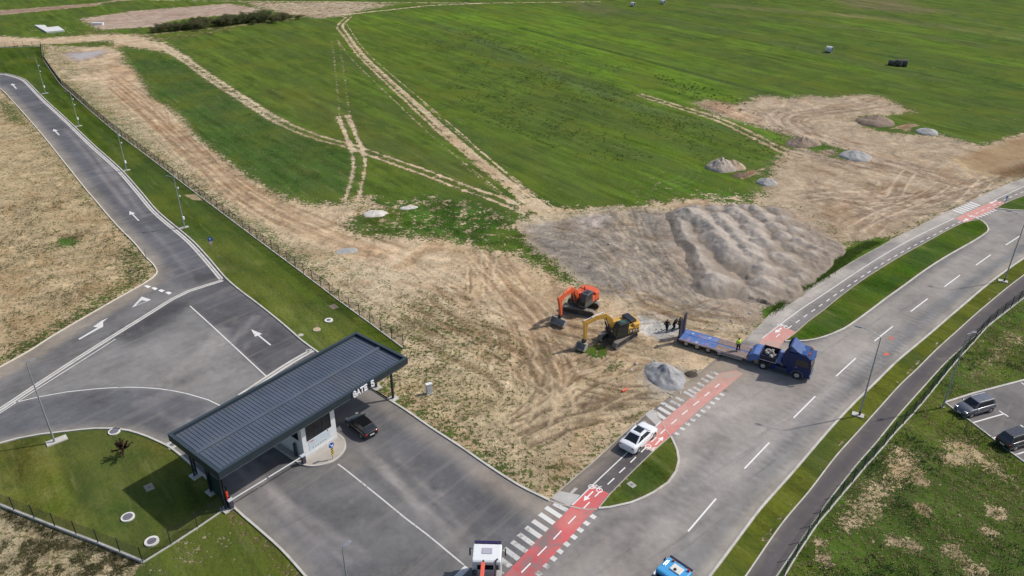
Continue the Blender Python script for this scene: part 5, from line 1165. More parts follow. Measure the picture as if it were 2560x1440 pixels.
for (bx, by), (tx, ty), lb in (((462, 570), (438, 447), 'camera pole nearest the blue speed sign on the lawn by the long fence'), ((317, 427), (293, 332), 'second nearest camera pole on the lawn by the long fence'), ((198, 316), (180, 243), 'third nearest camera pole on the lawn, beside the second road arrow'), ((114, 234), (90, 143), 'farthest camera pole on the lawn, beside the top road arrow')):
    x, y = at(bx, by)
    dd = max(0.1, 1); best = min(np.arange(5, 11, .1), key=lambda h: abs(proj_y(x, y, h)-ty)) if 'proj_y' in globals() else 8.3
    street_lamp(x, y, 8.6 if by != 316 else 7.6, 1.0, R(165), lb, gear=True, dark=False, slab=(1.5, .55), slab_rot=R(50), head=(.5, .2), grp='camera poles on the lawn')

# small signs
x, y = at(531, 627)
t = thing('road_sign', 'round blue sign with upward arrow over a small white disc on the lawn', 'road sign', (x, y, 0), R(25))
m = MB(); m.tube((0, 0, 0), (0, 0, 2.2), .03); m.build('post', m_steel, t)
m = MB(); disc(m, (0, -.05, 1.95), .36, .02); d_ = m.build('disc', m_blue, t)
m = MB(); stroke(m, (0, 1.74), (0, 2.12), -.065, .07); stroke(m, (-.15, 1.98), (.0, 2.14), -.068, .06); stroke(m, (.15, 1.98), (.0, 2.14), -.071, .06); m.build('arrow', m_letter, d_)
m = MB(); disc(m, (0, -.05, 1.33), .27, .02); d_ = m.build('small_disc', m_letter, t)
m = MB(); 
for i in range(28):
    a0, a1 = 2*math.pi*i/28, 2*math.pi*(i+1)/28
    m.add([(r_*math.cos(a), -.064, 1.33+r_*math.sin(a)) for r_, a in ((.21, a0), (.26, a0), (.26, a1), (.21, a1))], [(0, 1, 2, 3)])
m.build('ring', m_red, d_)
m = MB(); m.box((-.06, -.066, 1.33), (.07, .006, .18)); m.box((.07, -.066, 1.33), (.08, .006, .18)); m.build('digits', m_black, d_)
x, y = at(372, 672)
t = thing('road_sign', 'back of a triangular give way sign above a round sign at the road corner', 'road sign', (x, y, 0), R(-65))
m = MB(); m.tube((0, 0, 0), (0, 0, 2.9), .03); m.build('post', m_steel, t)
m_back = paint('sign_back', (.10, .08, .16), .5)
m = MB(); tri = [(-.45, 2.95), (.45, 2.95), (0, 2.2)]
for i in range(3): stroke(m, tri[i], tri[(i+1) % 3], .04+.003*i, .1, .02)
m.build('triangle_frame', m_back, t)
m = MB(); m.add([(a, .05, b) for a, b in tri], [(0, 1, 2)]); m.add([(a*.99, .035, 2.7+(b-2.7)*.99) for a, b in tri], [(2, 1, 0)]); m.build('plate', paint('sign_grey', (.3, .3, .33), .5), t)
m = MB(); disc(m, (0, .04, 1.75), .3, .03); m.build('disc', m_back, t)
x, y = at(2510.5, 512)
t = thing('road_sign', 'small blue sign on a post beside the far red lane', 'road sign', (x, y, .1), R(30))
m = MB(); m.tube((0, 0, 0), (0, 0, 1.5), .035); m.build('post', m_steel, t); m = MB(); disc(m, (0, -.05, 1.3), .27, .02); m.box((0, -.05, .8), (.2, .02, .35)); m.build('disc', m_blue, t)
# utility cabinet
x, y = at(1073, 984)
t = thing('utility_cabinet', 'pale grey metal utility cabinet standing alone in the tufty dirt', 'utility cabinet', (x, y, 0), R(25))
m = MB(); m.box((0, 0, .65), (.62, .34, 1.3)); m.build('body', paint('cabinet_grey', (.55, .57, .58), .45, var=.04), t, bevel=.015)
m = MB(); m.box((0, 0, 1.33), (.7, .42, .07)); m.build('roof', m_white, t, bevel=.015)
m = MB(); m.box((0, -.178, .66), (.54, .02, 1.14)); dr = m.build('door', paint('cabinet_grey', (.55, .57, .58), .45), t); m = MB(); m.box((-.18, -.197, .6), (.04, .02, .14)); m.build('handle', m_dark, dr)
m = MB(); m.box((0, 0, .03), (.74, .46, .1)); m.build('plinth', m_conc, t)
# red pipe
x, y = at(1563, 977); m = MB(); 
m.tube((-.45, 0, .12), (.0, 0, .12), .11, n=16, cap=False); m.tube((0, 0, .12), (.42, .06, .16), .11, .09, n=16, cap=False); m.tube((-.47, 0, .12), (-.38, 0, .12), .13, n=16, cap=False); m.tube((-.3, 0, .12), (-.28, 0, .12), .095, n=16)
o = m.build('plastic_pipe', m_red); o.location = (x, y, 0); o.rotation_euler = (0, 0, R(35)); tag(o, 'short red plastic drain pipe lying on the dirt', 'pipe')
# manholes
m_lid = paint('manhole_lid', (.16, .155, .18), .7, var=.15)
def manhole(px, py, r, rl, ringmat, label, hgt=.1, sq=False, lidmat=m_lid):
    x, y = at(px, py); t = thing('manhole', label, 'manhole', (x, y, 0), 0, 'manhole covers')
    m = MB()
    if sq: m.box((0, 0, hgt/2), (r*2, r*2.6, hgt), R(40))
    else: m.tube((0, 0, -.02), (0, 0, hgt), r, n=32, smooth=False)
    m.build('collar', ringmat, t); m = MB(); m.tube((0, 0, hgt-.01), (0, 0, hgt+.012), rl, n=28, smooth=False); m.build('lid', lidmat, t)
m_wring = paint('white_collar', (.72, .70, .66), .8, var=.06)
manhole(822, 802, .52, .28, m_wring, 'round manhole with bright white collar on the lawn above the canopy', .14)
manhole(792, 824.5, .46, .40, m_conc, 'round tan concrete manhole lid, middle of three near the canopy', .08, lidmat=paint('tan_concrete', (.50, .37, .22), .9))
manhole(752, 838, .33, .27, m_conc, 'small pale round lid right beside the road kerb above the canopy', .06, lidmat=paint('pale_concrete_lid', (.48, .44, .36), .9))
manhole(286, 1080, .58, .44, m_wring, 'round manhole with white collar at the kerb near the purple tree', .13)
manhole(320, 1294, .58, .43, m_wring, 'round manhole with white collar in the middle of the lower left lawn', .12)
manhole(380, 1355, .60, .38, m_wring, 'round manhole with wide white collar close to the fence corner', .14)
manhole(430, 1113, .45, .26, m_conc, 'square framed manhole at the kerb under the left end of the canopy', .06, sq=True)
manhole(771, 877, .30, .17, m_conc, 'small round opening at the end of the short drain by the canopy', .06)
manhole(373, 1219, .38, .12, paint('weathered_slab', (.30, .27, .2), .9), 'grey square slab cover lying in the canopy shadow on the lawn', .05, sq=True)
manhole(1579, 1214, .30, .12, paint('verge_slab', (.36, .35, .3), .9), 'small grey square cover in the small verge by the lower crossing', .13, sq=True)
manhole(834, 767, .45, .2, paint('brown_slab', (.20, .15, .11), .9), 'dull brown square cover on the lawn next to the long fence', .04, sq=True)
# rocks, litter and little pale things
m_rock = paint('rubble', (.42, .39, .35), .9, var=.3, scale=4)
def rock_mesh(seed, r):
    bm = bmesh.new(); bmesh.ops.create_icosphere(bm, subdivisions=2, radius=r); rr = random.Random(seed); off = Vector((rr.random()*50,)*3)
    for v in bm.verts:
        n = mnoise.noise(v.co/r*1.3+off); v.co *= 1+.45*n; v.co.z *= .6
    me = bpy.data.meshes.new('rock'); bm.to_mesh(me); bm.free(); me.materials.append(m_rock); return me
# ================================================================ vehicles
def wheel(parent, x, y, r, wd, side, rimr=.62, rim=m_rim, hub=True):
    m = MB(); m.cyl_y((0, 0, 0), r, wd, 26); w_ = m.build('wheel', m_rubber, parent, bevel=.03); w_.location = (x, y, r)
    m = MB(); s = 1 if side > 0 else -1; yo = s*(wd/2)
    m.tube((0, yo-.02*s, 0), (0, yo+.012*s, 0), r*rimr, n=22, smooth=False)
    rm = m.build('rim', rim, w_)
    m = MB()
    for k in range(5):
        a = 2*math.pi*k/5; c = (r*rimr*.55*math.cos(a), yo+.014*s, r*rimr*.55*math.sin(a)); m.box(c, (r*rimr*.34, .012, r*rimr*.22), mat=None)
    return w_
def car(name, label, loc_, rz, Lc, Wc, Hc, body, kind='hatch', roofmat=None, sunroof=False, group=None, plate_front=False, roofrail=None, front_lamp=None):
    t = thing(name, label, 'car', (*loc_, .014), rz, group)
    hw = Wc/2; zb = .22; zs = Hc*.60     # x forward; centre of the car at the origin
    xf, xr = Lc/2, -Lc/2
    P = {'hatch': dict(hood=.28, wsb=.27, wst=.10, rt=-.36, rb=-.455, hz=.60, tail=.60),
         'suv': dict(hood=.27, wsb=.25, wst=.09, rt=-.40, rb=-.47, hz=.62, tail=.62),
         'coupe': dict(hood=.28, wsb=.25, wst=.06, rt=-.16, rb=-.42, hz=.60, tail=.66)}[kind]
    def ring(x, h0, h1, w0, w1, zbot=zb):
        return [(x, -w0*.86, zbot), (x, -w0, zbot+.14), (x, -w0, h0*.86), (x, -w1*.965, h0), (x, -w1*.62, h1), (x, 0, h1+.012), (x, w1*.62, h1), (x, w1*.965, h0), (x, w0, h0*.86), (x, w0, zbot+.14), (x, w0*.86, zbot)]
    zt = Hc*P['tail']
    st = [(xf, .50, .52, .62, .62, .34), (xf-.05, .60, .64, .80, .78, .26), (xf-.28, zs*.84, zs*.90, .97, .93, zb), (xf-.75, zs*.93, zs*1.0, 1, .96, zb), (Lc*P['wsb'], zs*1.0, zs*1.05, 1, .96, zb), (0, zs*1.04, zs*1.06, 1, .95, zb), (Lc*P['rb']*.8, zs*1.06, zt*1.05, 1, .95, zb), (xr+.25, zt*1.0, zt*1.03, .98, .93, zb), (xr+.06, zt*.93, zt*.96, .90, .86, .30), (xr, zt*.74, zt*.76, .80, .76, .38)]
    m = MB(); m.loft([ring(x, a, b, hw*c, hw*d, zz_) for x, a, b, c, d, zz_ in st[::-1]])
    # cabin frustum
    xb0, xb1, xt0, xt1 = Lc*P['rb'], Lc*P['wsb'], Lc*P['rt'], Lc*P['wst']; z0 = zs*1.0; z1 = Hc
    hb, ht = hw*.90, hw*.70
    def cr(x, z, w_, cr_=.0): return [(x, -w_, z), (x, -w_*.5, z+cr_), (x, 0, z+cr_*1.3), (x, w_*.5, z+cr_), (x, w_, z)]
    A = [(xb0, -hb*.94, z0), (xb1, -hb*.96, z0), (xb1, hb*.96, z0), (xb0, hb*.94, z0)]; B = [(xt0, -ht*.93, z1-.05), (xt1, -ht, z1-.04), (xt1, ht, z1-.04), (xt0, ht*.93, z1-.05)]
    xm = (xt0+xt1)/2; n0 = len(m.v)
    m.add(A+B+[(xm, -ht*.99, z1-.01), (xm, ht*.99, z1-.01), (xm, 0, z1), (xt1, 0, z1-.02), (xt0, 0, z1-.03)],
          [(0, 1, 5, 8, 4), (3, 7, 9, 6, 2), (1, 2, 6, 11, 5), (3, 0, 4, 12, 7), (4, 8, 10, 12), (8, 5, 11, 10), (10, 11, 6, 9), (12, 10, 9, 7)], False)
    bo_ = m.build('body', body, t, bevel=.045, seg=3)
    A = [Vector(a) for a in A]; B = [Vector(b) for b in B]
    def pane(q, u0, u1, v0, v1, nm, mat=m_glass, out=.022, par=t):
        a, b, c, d = q; f = lambda u, v: (a*(1-u)+b*u)*(1-v)+(d*(1-u)+c*u)*v
        pts = [f(u0, v0), f(u1, v0), f(u1, v1), f(u0, v1)]; n = (pts[1]-pts[0]).cross(pts[3]-pts[0]).normalized()
        if n.z < 0: n = -n
        k = MB(); k.hexa([p_-n*.02 for p_ in pts], [p_+n*out for p_ in pts]); return k.build(nm, mat, par, bevel=.012)
    pane((A[1], A[2], B[2], B[1]), .05, .95, .12, .95, 'windscreen')
    pane((A[3], A[0], B[0], B[3]), .07, .93, (.30 if kind != 'coupe' else .10), (.92 if kind != 'coupe' else .90), 'rear_window')
    for sgn_, q in ((-1, (A[0], A[1], B[1], B[0])), (1, (A[3], A[2], B[2], B[3]))):
        pane(q, .10, .47, .16, .88, 'side_window'); pane(q, .50, .93, .16, .88, 'side_window')
    if sunroof: m = MB(); m.box((xm+.15, 0, z1+.012), (Lc*.17, ht*1.25, .02)); m.build('sunroof', m_glass, t, bevel=.008)
    if roofmat: m = MB(); m.box((xm, 0, z1+.004), ((xt1-xt0)*.93, ht*1.75, .03)); m.build('roof', roofmat, t, bevel=.012)
    if roofrail:
        for s in (-1, 1): m = MB(); m.tube((xt0+.1, s*ht*.93, z1+.03), (xt1-.1, s*ht*.95, z1+.03), .022); m.build('roof_rail', roofrail, t)
    r = .335; wb = Lc*.305
    for x in (wb, -wb):
        for s in (-1, 1):
            wheel(t, x, s*(hw-.10), r, .21, s)
            m = MB(); m.tube((x, s*(hw-.25), r+.02), (x, s*(hw+.004), r+.02), r+.06, n=24, smooth=False); m.build('wheel_arch', m_black, t)
    for s in (-1, 1):
        m = MB(); m.box((xf-.17, s*hw*.70, zs*.78), (.22, .34, .13)); m.build('headlight', front_lamp or paint('headlight_glass', (.4, .42, .45), .15), t, bevel=.03)
        m = MB(); m.box((xr+.09, s*hw*.72, zt*.82), (.16, .26, .15)); m.build('tail_light', m_tail, t, bevel=.03)
        m = MB(); m.box((Lc*P['wsb']-.28, s*(hw+.09), zs*1.08), (.12, .2, .14)); m.build('mirror', body, t, bevel=.03)
    m = MB(); m.box((xr-.005, 0, .55), (.03, .5, .12)); m.build('number_plate', m_plate, t)
    if plate_front: m = MB(); m.box((xf+.005, 0, .42), (.03, .5, .12)); m.build('number_plate', m_plate, t)
    m = MB(); m.box((xr+.08, 0, .34), (.14, Wc*.8, .12)); m.build('bumper', m_black, t, bevel=.03)
    return t
def mid(*ps): return np.mean([np.array(at(*p)) for p in ps], axis=0)
m_cwhite = paint('car_white', (.80, .82, .85), .22, coat=.8, var=.02)
m_cblack = paint('car_black', (.010, .011, .013), .2, coat=.8, var=.1)
m_cgrey = paint('car_grey', (.13, .14, .165), .25, metal=.4, coat=.8, var=.05)
m_cdgreen = paint('car_dark_green', (.013, .021, .022), .22, coat=.8, var=.05)
# near-side wheel contacts -> centre
def place_from_wheels(rear, front, side, Wc):
    a, b = np.array(at(*rear)), np.array(at(*front)); d = (b-a)/np.linalg.norm(b-a); left = np.array([-d[1], d[0]])
    return (a+b)/2+left*side*(Wc/2-.1), math.atan2(d[1], d[0])
c_, a_ = place_from_wheels((1596, 1130), (1631.5, 1096), 1, 1.92)
car('parked_car', 'white coupe-backed car with dark sunroof standing on the cycle path', c_, a_, 4.75, 1.95, 1.62, m_cwhite, 'coupe', sunroof=True)
c_, a_ = place_from_wheels((906, 1096.5), (871.5, 1067), -1, 1.75)
car('parked_car', 'small black hatchback with red tail lights driving under the canopy', c_, a_, 3.95, 1.75, 1.46, m_cblack, 'hatch')
fw_ = np.array(at(2405, 1018)); 
c0 = mid((2396, 1026), (2428, 1046), (2470, 1026), (2440, 1010))
car('parked_car', 'grey five-door car with pale roof edge parked in the corner bay', (c0[0], c0[1]), AR(np.array(at(2431.7, 1057))-np.array(at(2508.8, 1035.5))), 4.35, 1.80, 1.60, m_cgrey, 'suv', roofrail=m_white, plate_front=True, group=None)
c1 = np.array(at(2540, 1116))
dirb = np.array(at(2560, 1071))-np.array(at(2482, 1096)); dirb /= np.linalg.norm(dirb); c1 = np.array(at(2505, 1118))+dirb*2.05
car('parked_car', 'dark green black estate car cut by the right edge of the car park', (c1[0], c1[1]), AR(dirb), 4.6, 1.82, 1.60, m_cdgreen, 'suv', roofmat=paint('roof_glassy_black', (.05, .055, .07), .15), roofrail=m_black)

# ---------------------------------------------------------------- tractor unit and low loader
m_tblue = paint('truck_blue', (.018, .07, .24), .35, coat=.3, var=.08, dirt=((.2, .17, .14), .15))
m_tdark = paint('truck_dark_blue', (.006, .020, .095), .4, coat=.15, var=.08, spec=.3)
m_deckblue = paint('deck_blue', (.075, .155, .42), .6, var=.2, scale=1.4, dirt=((.32, .27, .25), .65))
m_plank = paint('deck_planks', (.26, .19, .15), .8, var=.25, scale=2.5, dirt=((.16, .17, .32), .6))
TA = R(-29.7); td = np.array([math.cos(TA), math.sin(TA)]); tl = np.array([-td[1], td[0]])
rearc = np.array(at(1697, 848, .9))+tl*1.33
tr = thing('low_loader_trailer', 'long blue low loader trailer with worn planked deck and raised rear ramps', 'trailer', (*rearc, .0), TA)
DL = 8.35; zd_ = .92
m = MB(); m.box((DL/2, 0, zd_-.12), (DL, 2.5, .2)); m.box((DL/2, 0, zd_-.32), (DL-.4, 1.2, .28)); m.build('frame', m_tdark, tr)
m = MB()
for s in (-1, 1): m.box((2.2, s*.66, zd_+.01), (4.3, 1.06, .05))
m.build('deck', m_deckblue, tr)
m = MB(); m.box((DL/2, 0, zd_-.005), (DL-.02, .2, .03)); m.build('deck_spine', m_deckblue, tr)
for s in (-1, 1):
    m = MB()
    for k in range(5): m.box((6.33, s*(.25+k*.215), zd_+.012), (3.9, .195, .045))
    m.build('deck_planks', m_plank, tr)
m_rail = paint('worn_rail', (.45, .36, .33), .6, var=.2, dirt=((.25, .1, .08), .4))
for s in (-1, 1): m = MB(); m.box((DL/2, s*1.27, zd_-.06), (DL, .08, .2)); m.build('side_rail', m_rail, tr)
m_patch = paint('rust_patch', (.42, .16, .13), .7, var=.3)
for k, (x, y) in enumerate(((1.1, .7), (2.0, .62), (3.2, .75), (1.0, -.9), (2.1, -1.0), (3.3, -.8))):
    m = MB(); m.box((x, y, zd_+.04), (.34, .3, .012), rz=.2*k); m.build('rust_patch', m_patch if k % 2 else paint('pale_scuff', (.4, .42, .5), .7), tr)
for k in range(4):
    for s in (-1, 1): wheel(tr, .9+k*1.36, s*1.02, .42, .30, s, rimr=.55)
m = MB(); m.box((-.1, 0, .62), (.3, 2.55, .42)); m.box((.25, 0, .8), (.5, 2.5, .2)); m.build('rear_bumper', m_tdark, tr, bevel=.02)
for s in (-1, 1):
    m = MB(); m.box((-.1, s*.78, 2.15), (.16, .72, 2.5)); 
    for k in range(8): m.box((-.01, s*.78, 1.15+k*.3), (.05, .7, .08))
    m.build('ramp', paint('ramp_black', (.02, .02, .03), .6), tr, bevel=.015)
    m = MB(); m.box((.02, s*.40, 2.1), (.1, .05, 2.3)); m.build('ramp_edge', paint('ramp_edge_violet', (.16, .15, .22), .6), tr)
m = MB(); m.box((6.4, -1.15, .42), (2.6, .05, .12)); m.box((6.4, -1.15, .62), (2.6, .05, .08)); m.build('side_guard', paint('guard_pale', (.5, .48, .48), .5), tr)
m = MB(); m.box((4.9, -1.32, .78), (.5, .03, .14)); m.build('marker_plate', m_plate, tr)
# gooseneck
m = MB(); m.prism_xz([(DL, .5), (DL, 1.35), (DL+.45, 1.75), (DL+1.25, 1.78), (DL+1.25, 1.2), (DL+.5, .75)], -1.2, 1.2); m.build('gooseneck', m_deckblue, tr, bevel=.03)
m = MB(); m.box((DL+2.4, 0, 1.22), (2.3, 2.3, .14)); m.build('gooseneck_floor', m_tdark, tr)
m = MB(); X0, X1 = DL+1.27, DL+3.1
m.box((X0+.03, 0, 1.6), (.06, 2.35, .75)); m.box((X1-.03, 0, 1.6), (.06, 2.35, .75)); m.box(((X0+X1)/2, -1.17, 1.55), (X1-X0-.12, .05, .62)); m.box(((X0+X1)/2, 1.17, 1.55), (X1-X0-.12, .05, .62)); m.build('load_box', paint('box_navy', (.012, .014, .035), .5), tr)
m = MB(); m.box(((X0+X1)/2, -1.205, 1.27), (X1-X0, .03, .07)); m.box((X1+.02, -1.1, 1.5), (.05, .2, .6)); m.build('box_trim', paint('trim_silver', (.5, .5, .55), .4), tr)
m = MB(); m.prism_xz([(X1+.05, 1.25), (X1+.05, 1.9), (X1+.45, 1.75), (X1+.65, 1.3)], -1.1, 1.1); m.build('front_shield', m_deckblue, tr, bevel=.03)
m = MB(); m.tube((DL+1.0, -.9, .62), (DL+1.0, .9, .62), .33, n=16); m.build('landing_leg', paint('spare_tan', (.30, .26, .2), .8), tr)
# rubble carried in the load box
rb_ = rock_mesh(5, .3)
for k in range(16):
    o = bpy.data.objects.new('scrap_stone', rb_); col.objects.link(o); lx = X0+.3+random.random()*(X1-X0-.6); ly = random.uniform(-.9, .9)
    q = rearc+td*lx+tl*ly; o.location = (q[0], q[1], 1.45+random.random()*.28); o.rotation_euler = (random.random()*3, random.random()*3, random.random()*3); s0 = random.uniform(.5, 1.05); o.scale = (s0, s0, s0)
    tag(o, 'grey rubble lump heaped in the open box behind the blue cab', 'stone', 'rubble lumps in the trailer box')
# tractor
rw, fwh = np.array(at(1906, 922)), np.array(at(1990, 946.5)); WB = float(np.linalg.norm(fwh-rw)); tc_ = rw+tl*1.02
tk = thing('tractor_truck', 'dark blue articulated truck cab with tall roof spoiler coupled to the low loader', 'truck', (*tc_, .014), TA)
m = MB(); 
for s in (-1, 1): m.box((WB/2, s*.42, .78), (WB+2.2, .12, .26))
m.box((0, 0, .78), (1.0, .8, .2)); m.box((WB-1.7, 0, .9), (.3, .8, .3)); m.build('chassis', m_dark, tk)
for s in (-1, 1):
    wheel(tk, WB, s*1.03, .50, .32, s, rimr=.56, rim=paint('wheel_chrome', (.6, .6, .62), .3, metal=.5)); wheel(tk, 0, s*.90, .50, .58, s, rimr=.52, rim=paint('wheel_chrome', (.6, .6, .62), .3, metal=.5))
    m = MB(); n = 10; ring_ = []
    for k in range(n+1):
        a = math.pi*k/n; ring_.append([(-.62*math.cos(a)*1, s*.62, .5+.60*math.sin(a)), (-.62*math.cos(a), s*1.22, .5+.60*math.sin(a)), (-.66*math.cos(a), s*1.22, .5+.65*math.sin(a)), (-.66*math.cos(a), s*.62, .5+.65*math.sin(a))])
    m.loft(ring_, smooth=False); m.build('mudguard', m_dark, tk)
    m = MB(); m.box((WB-1.75, s*.98, .66), (1.3, .5, .62)); m.build('fuel_tank', paint('tank_dark', (.05, .06, .09), .35, metal=.4), tk, bevel=.06)
    m = MB(); m.prism_xz([(.75, .45), (.75, 1.02), (1.6, 1.08), (WB-.62, 1.02), (WB-.62, .45)], s*1.18-.03, s*1.18+.03); m.build('side_skirt', m_tdark, tk)
XB, XF = WB-1.25, WB+1.32
m = MB(); hwc = 1.22
prof = [(XB, .62), (XB, 3.18), (XB+.25, 3.3), (XF-.62, 3.28), (XF-.22, 2.9), (XF-.02, 1.75), (XF+.03, .95), (XF-.02, .42), (WB+.62, .42), (WB+.55, .8), (WB+.25, 1.05), (WB-.25, 1.05), (WB-.55, .8), (WB-.6, .62)]
m.prism_xz(prof, -hwc, hwc); m.build('cab', m_tdark, tk, bevel=.07, seg=3)
m = MB(); m.box(((XB+XF)/2-.25, 0, 3.31), (XF-XB-.85, 2.1, .05)); rf = m.build('roof', m_tblue, tk, bevel=.02)
m = MB(); m.box(((XB+XF)/2-.1, 0, 3.35), (.62, .75, .04)); m.build('roof_hatch', paint('hatch_blue', (.10, .17, .38), .4), rf, bevel=.01)
m = MB(); m.prism_xz([(XB-.08, 3.05), (XB-.1, 3.95), (XB+.1, 4.05), (XB+.75, 3.6), (XB+1.3, 3.34), (XB+.1, 3.34)], -1.1, 1.1); m.build('roof_spoiler', m_tblue, tk, bevel=.04)
for s in (-1, 1): m = MB(); m.prism_xz([(XB-.55, 1.3), (XB-.5, 3.2), (XB-.15, 3.95), (XB+.02, 3.9), (XB+.02, 1.3)], s*1.19-.03, s*1.19+.03); m.build('side_fairing', m_tdark, tk)
m = MB(); m.hexa([(XF-.20, -1.05, 2.78), (XF-.20, 1.05, 2.78), (XF+.0, 1.1, 1.82), (XF+.0, -1.1, 1.82)], [(XF-.16, -1.05, 2.8), (XF-.16, 1.05, 2.8), (XF+.04, 1.1, 1.84), (XF+.04, -1.1, 1.84)]); m.build('windscreen', m_glass, tk)
for s in (-1, 1): m = MB(); m.prism_xz([(WB-.35, 1.85), (WB-.35, 2.65), (WB+.65, 2.65), (XF-.35, 2.45), (XF-.2, 1.85)], s*1.222-.01, s*1.222+.012); m.build('side_window', m_glass, tk)
m = MB(); m.box((XF+.04, 0, 1.25), (.05, 1.9, .75)); m.build('grille', m_black, tk); m = MB(); m.box((XF+.05, 0, .5), (.12, 2.3, .3)); m.build('bumper', m_tblue, tk, bevel=.03)
m = MB(); m.box((XF-.15, 0, 2.98), (.5, 2.2, .05)); m.build('sun_visor', m_tblue, tk, bevel=.02)
for s in (-1, 1):
    m = MB(); m.box((XF-.02, s*1.42, 2.2), (.12, .16, .7)); m.box((XF-.1, s*1.3, 2.6), (.06, .3, .05)); m.build('mirror', m_black, tk, bevel=.02)
    m = MB(); m.box((XF+.02, s*.9, .72), (.1, .42, .22)); m.build('headlight', paint('headlight_glass', (.4, .42, .45), .15), tk)
    m = MB(); n=8; rg=[]
    for k in range(n+1):
        a = math.pi*k/n; rg.append([(WB-.66*math.cos(a), s*1.0, .5+.62*math.sin(a)), (WB-.66*math.cos(a), s*1.26, .5+.62*math.sin(a)), (WB-.72*math.cos(a), s*1.26, .5+.68*math.sin(a)), (WB-.72*math.cos(a), s*1.0, .5+.68*math.sin(a))])
    m.loft(rg, smooth=False); m.build('wheel_arch', paint('arch_trim', (.16, .22, .34), .3, metal=.3), tk)
    m = MB(); m.box((WB-.42, s*1.226, 1.75), (.025, .012, 1.9)); m.box((WB+.75, s*1.226, 1.5), (.025, .012, 1.2)); m.box((WB+.15, s*1.226, 1.2), (1.2, .012, .03)); m.build('door_seam', m_black, tk)
    m = MB(); m.box((WB-.25, s*1.235, 1.6), (.22, .02, .05)); m.build('door_handle', m_rim, tk)
for s in (-1, 1): m = MB(); m.tube((XB+2.1, s*.7, 3.36), (XB+2.1, s*.7, 3.5), .09); m.build('beacon', m_amber if s > 0 else m_red, tk)
m = MB(); m.box((WB-1.75, -.75, 1.2), (.5, .35, .2)); m.build('battery_box', m_yel, tk); m = MB(); m.box((WB-1.5, .2, 1.15), (.35, .5, .35)); m.build('air_tank', m_steel, tk)

# ---------------------------------------------------------------- white crane truck (bottom edge)
fr = np.array(at(1216, 1353, 3.0)); WA = R(88.5)
wt = thing('crane_truck', 'white flat-roofed truck cab with orange crane arm at the bottom edge', 'truck', (fr[0]+.07, fr[1]-2.1, .014), WA)
m = MB(); m.prism_xz([(0, .6), (0, 2.9), (.15, 3.0), (1.75, 3.0), (1.98, 2.8), (2.12, 1.7), (2.12, .5)], -1.16, 1.16); m.build('cab', m_white, wt, bevel=.09, seg=3)
m = MB(); m.box((1.06, 0, 3.02), (.62, .85, .05)); m.build('roof_hatch', paint('hatch_grey', (.42, .42, .47), .3), wt, bevel=.04)
m = MB(); m.box((2.12, 0, 2.86), (.28, 2.2, .05)); m.build('sun_visor', paint('visor_violet', (.03, .02, .09), .3), wt, bevel=.02)
for y in (-.85, -.25, .25, .85): m = MB(); m.box((1.93, y, 3.0), (.16, .05 if abs(y) < .5 else .14, .05)); m.build('marker_lamp', m_dark, wt)
m = MB(); m.hexa([(2.0, -1.0, 2.75), (2.0, 1.0, 2.75), (2.14, 1.05, 1.8), (2.14, -1.05, 1.8)], [(2.05, -1.0, 2.77), (2.05, 1.0, 2.77), (2.18, 1.05, 1.82), (2.18, -1.05, 1.82)]); m.build('windscreen', m_glass, wt)
for s in (-1, 1):
    m = MB(); m.box((1.7, s*1.45, 2.2), (.3, .12, .6)); m.box((1.75, s*1.3, 2.5), (.05, .3, .04)); m.build('mirror', m_black, wt, bevel=.02)
    wheel(wt, 1.3, s*1.0, .48, .3, s); wheel(wt, -2.6, s*.9, .48, .5, s)
    m = MB(); m.box((1.1, s*1.165, 2.1), (.9, .02, .75)); m.build('side_window', m_glass, wt)
m = MB(); m.box((-.02, .1, 2.35), (.03, 1.3, .5)); m.build('rear_window', m_glass, wt); m = MB(); m.box((-.02, -.85, 2.35), (.03, .25, .5)); m.build('rear_window', m_glass, wt)
m = MB(); 
for s in (-1, 1): m.box((-1.2, s*.42, .8), (6, .12, .26))
m.build('chassis', m_dark, wt)
m = MB(); m.box((-.5, .95, 1.5), (.75, .42, 1.3)); m.build('battery_box', m_black, wt, bevel=.02)
m = MB(); m.path([Vector((-1.4, -.72, 1.6)), Vector((-.1, -.72, 2.9)), Vector((.12, -.76, 3.06)), Vector((.22, -.9, 3.08))], .06, 10); m.build('exhaust_pipe', paint('exhaust_brown', (.07, .05, .05), .5), wt)
m = MB(); m.box((-.55, -.95, 1.6), (.9, .3, 1.2)); m.build('toolbox', paint('toolbox_grey', (.40, .39, .36), .5), wt, bevel=.02)
m = MB(); m.hexa([(-.25, .1, 2.95), (-.25, .4, 2.95), (-3.6, .42, 3.05), (-3.6, .12, 3.05)], [(-.25, .1, 3.22), (-.25, .4, 3.22), (-3.6, .42, 3.35), (-3.6, .12, 3.35)]); m.build('crane_arm', paint('crane_orange', (.80, .13, .08), .4, var=.05), wt, bevel=.02)
m = MB(); m.tube((-.25, .25, 3.08), (.05, .25, 3.08), .12, .06, n=12); m.build('crane_hook', m_dark, wt)
m = MB(); m.box((-1.5, .2, 1.6), (.5, .6, 1.3)); m.box((-1.4, .25, 2.5), (.3, .3, .9)); m.build('crane_base', m_dark, wt)
m = MB(); m.box((-1.42, 0, 1.8), (.08, 2.4, .5)); m.build('headboard', m_white, wt)
for y in (-.95, .95): m = MB(); m.tube((-1.15, y, 1.2), (-1.15, y, 2.0), .22, n=14); m.build('outrigger', m_black, wt)
m = MB(); m.box((-4.0, 0, 1.15), (5, 2.4, .12)); m.build('flatbed', m_plank, wt)

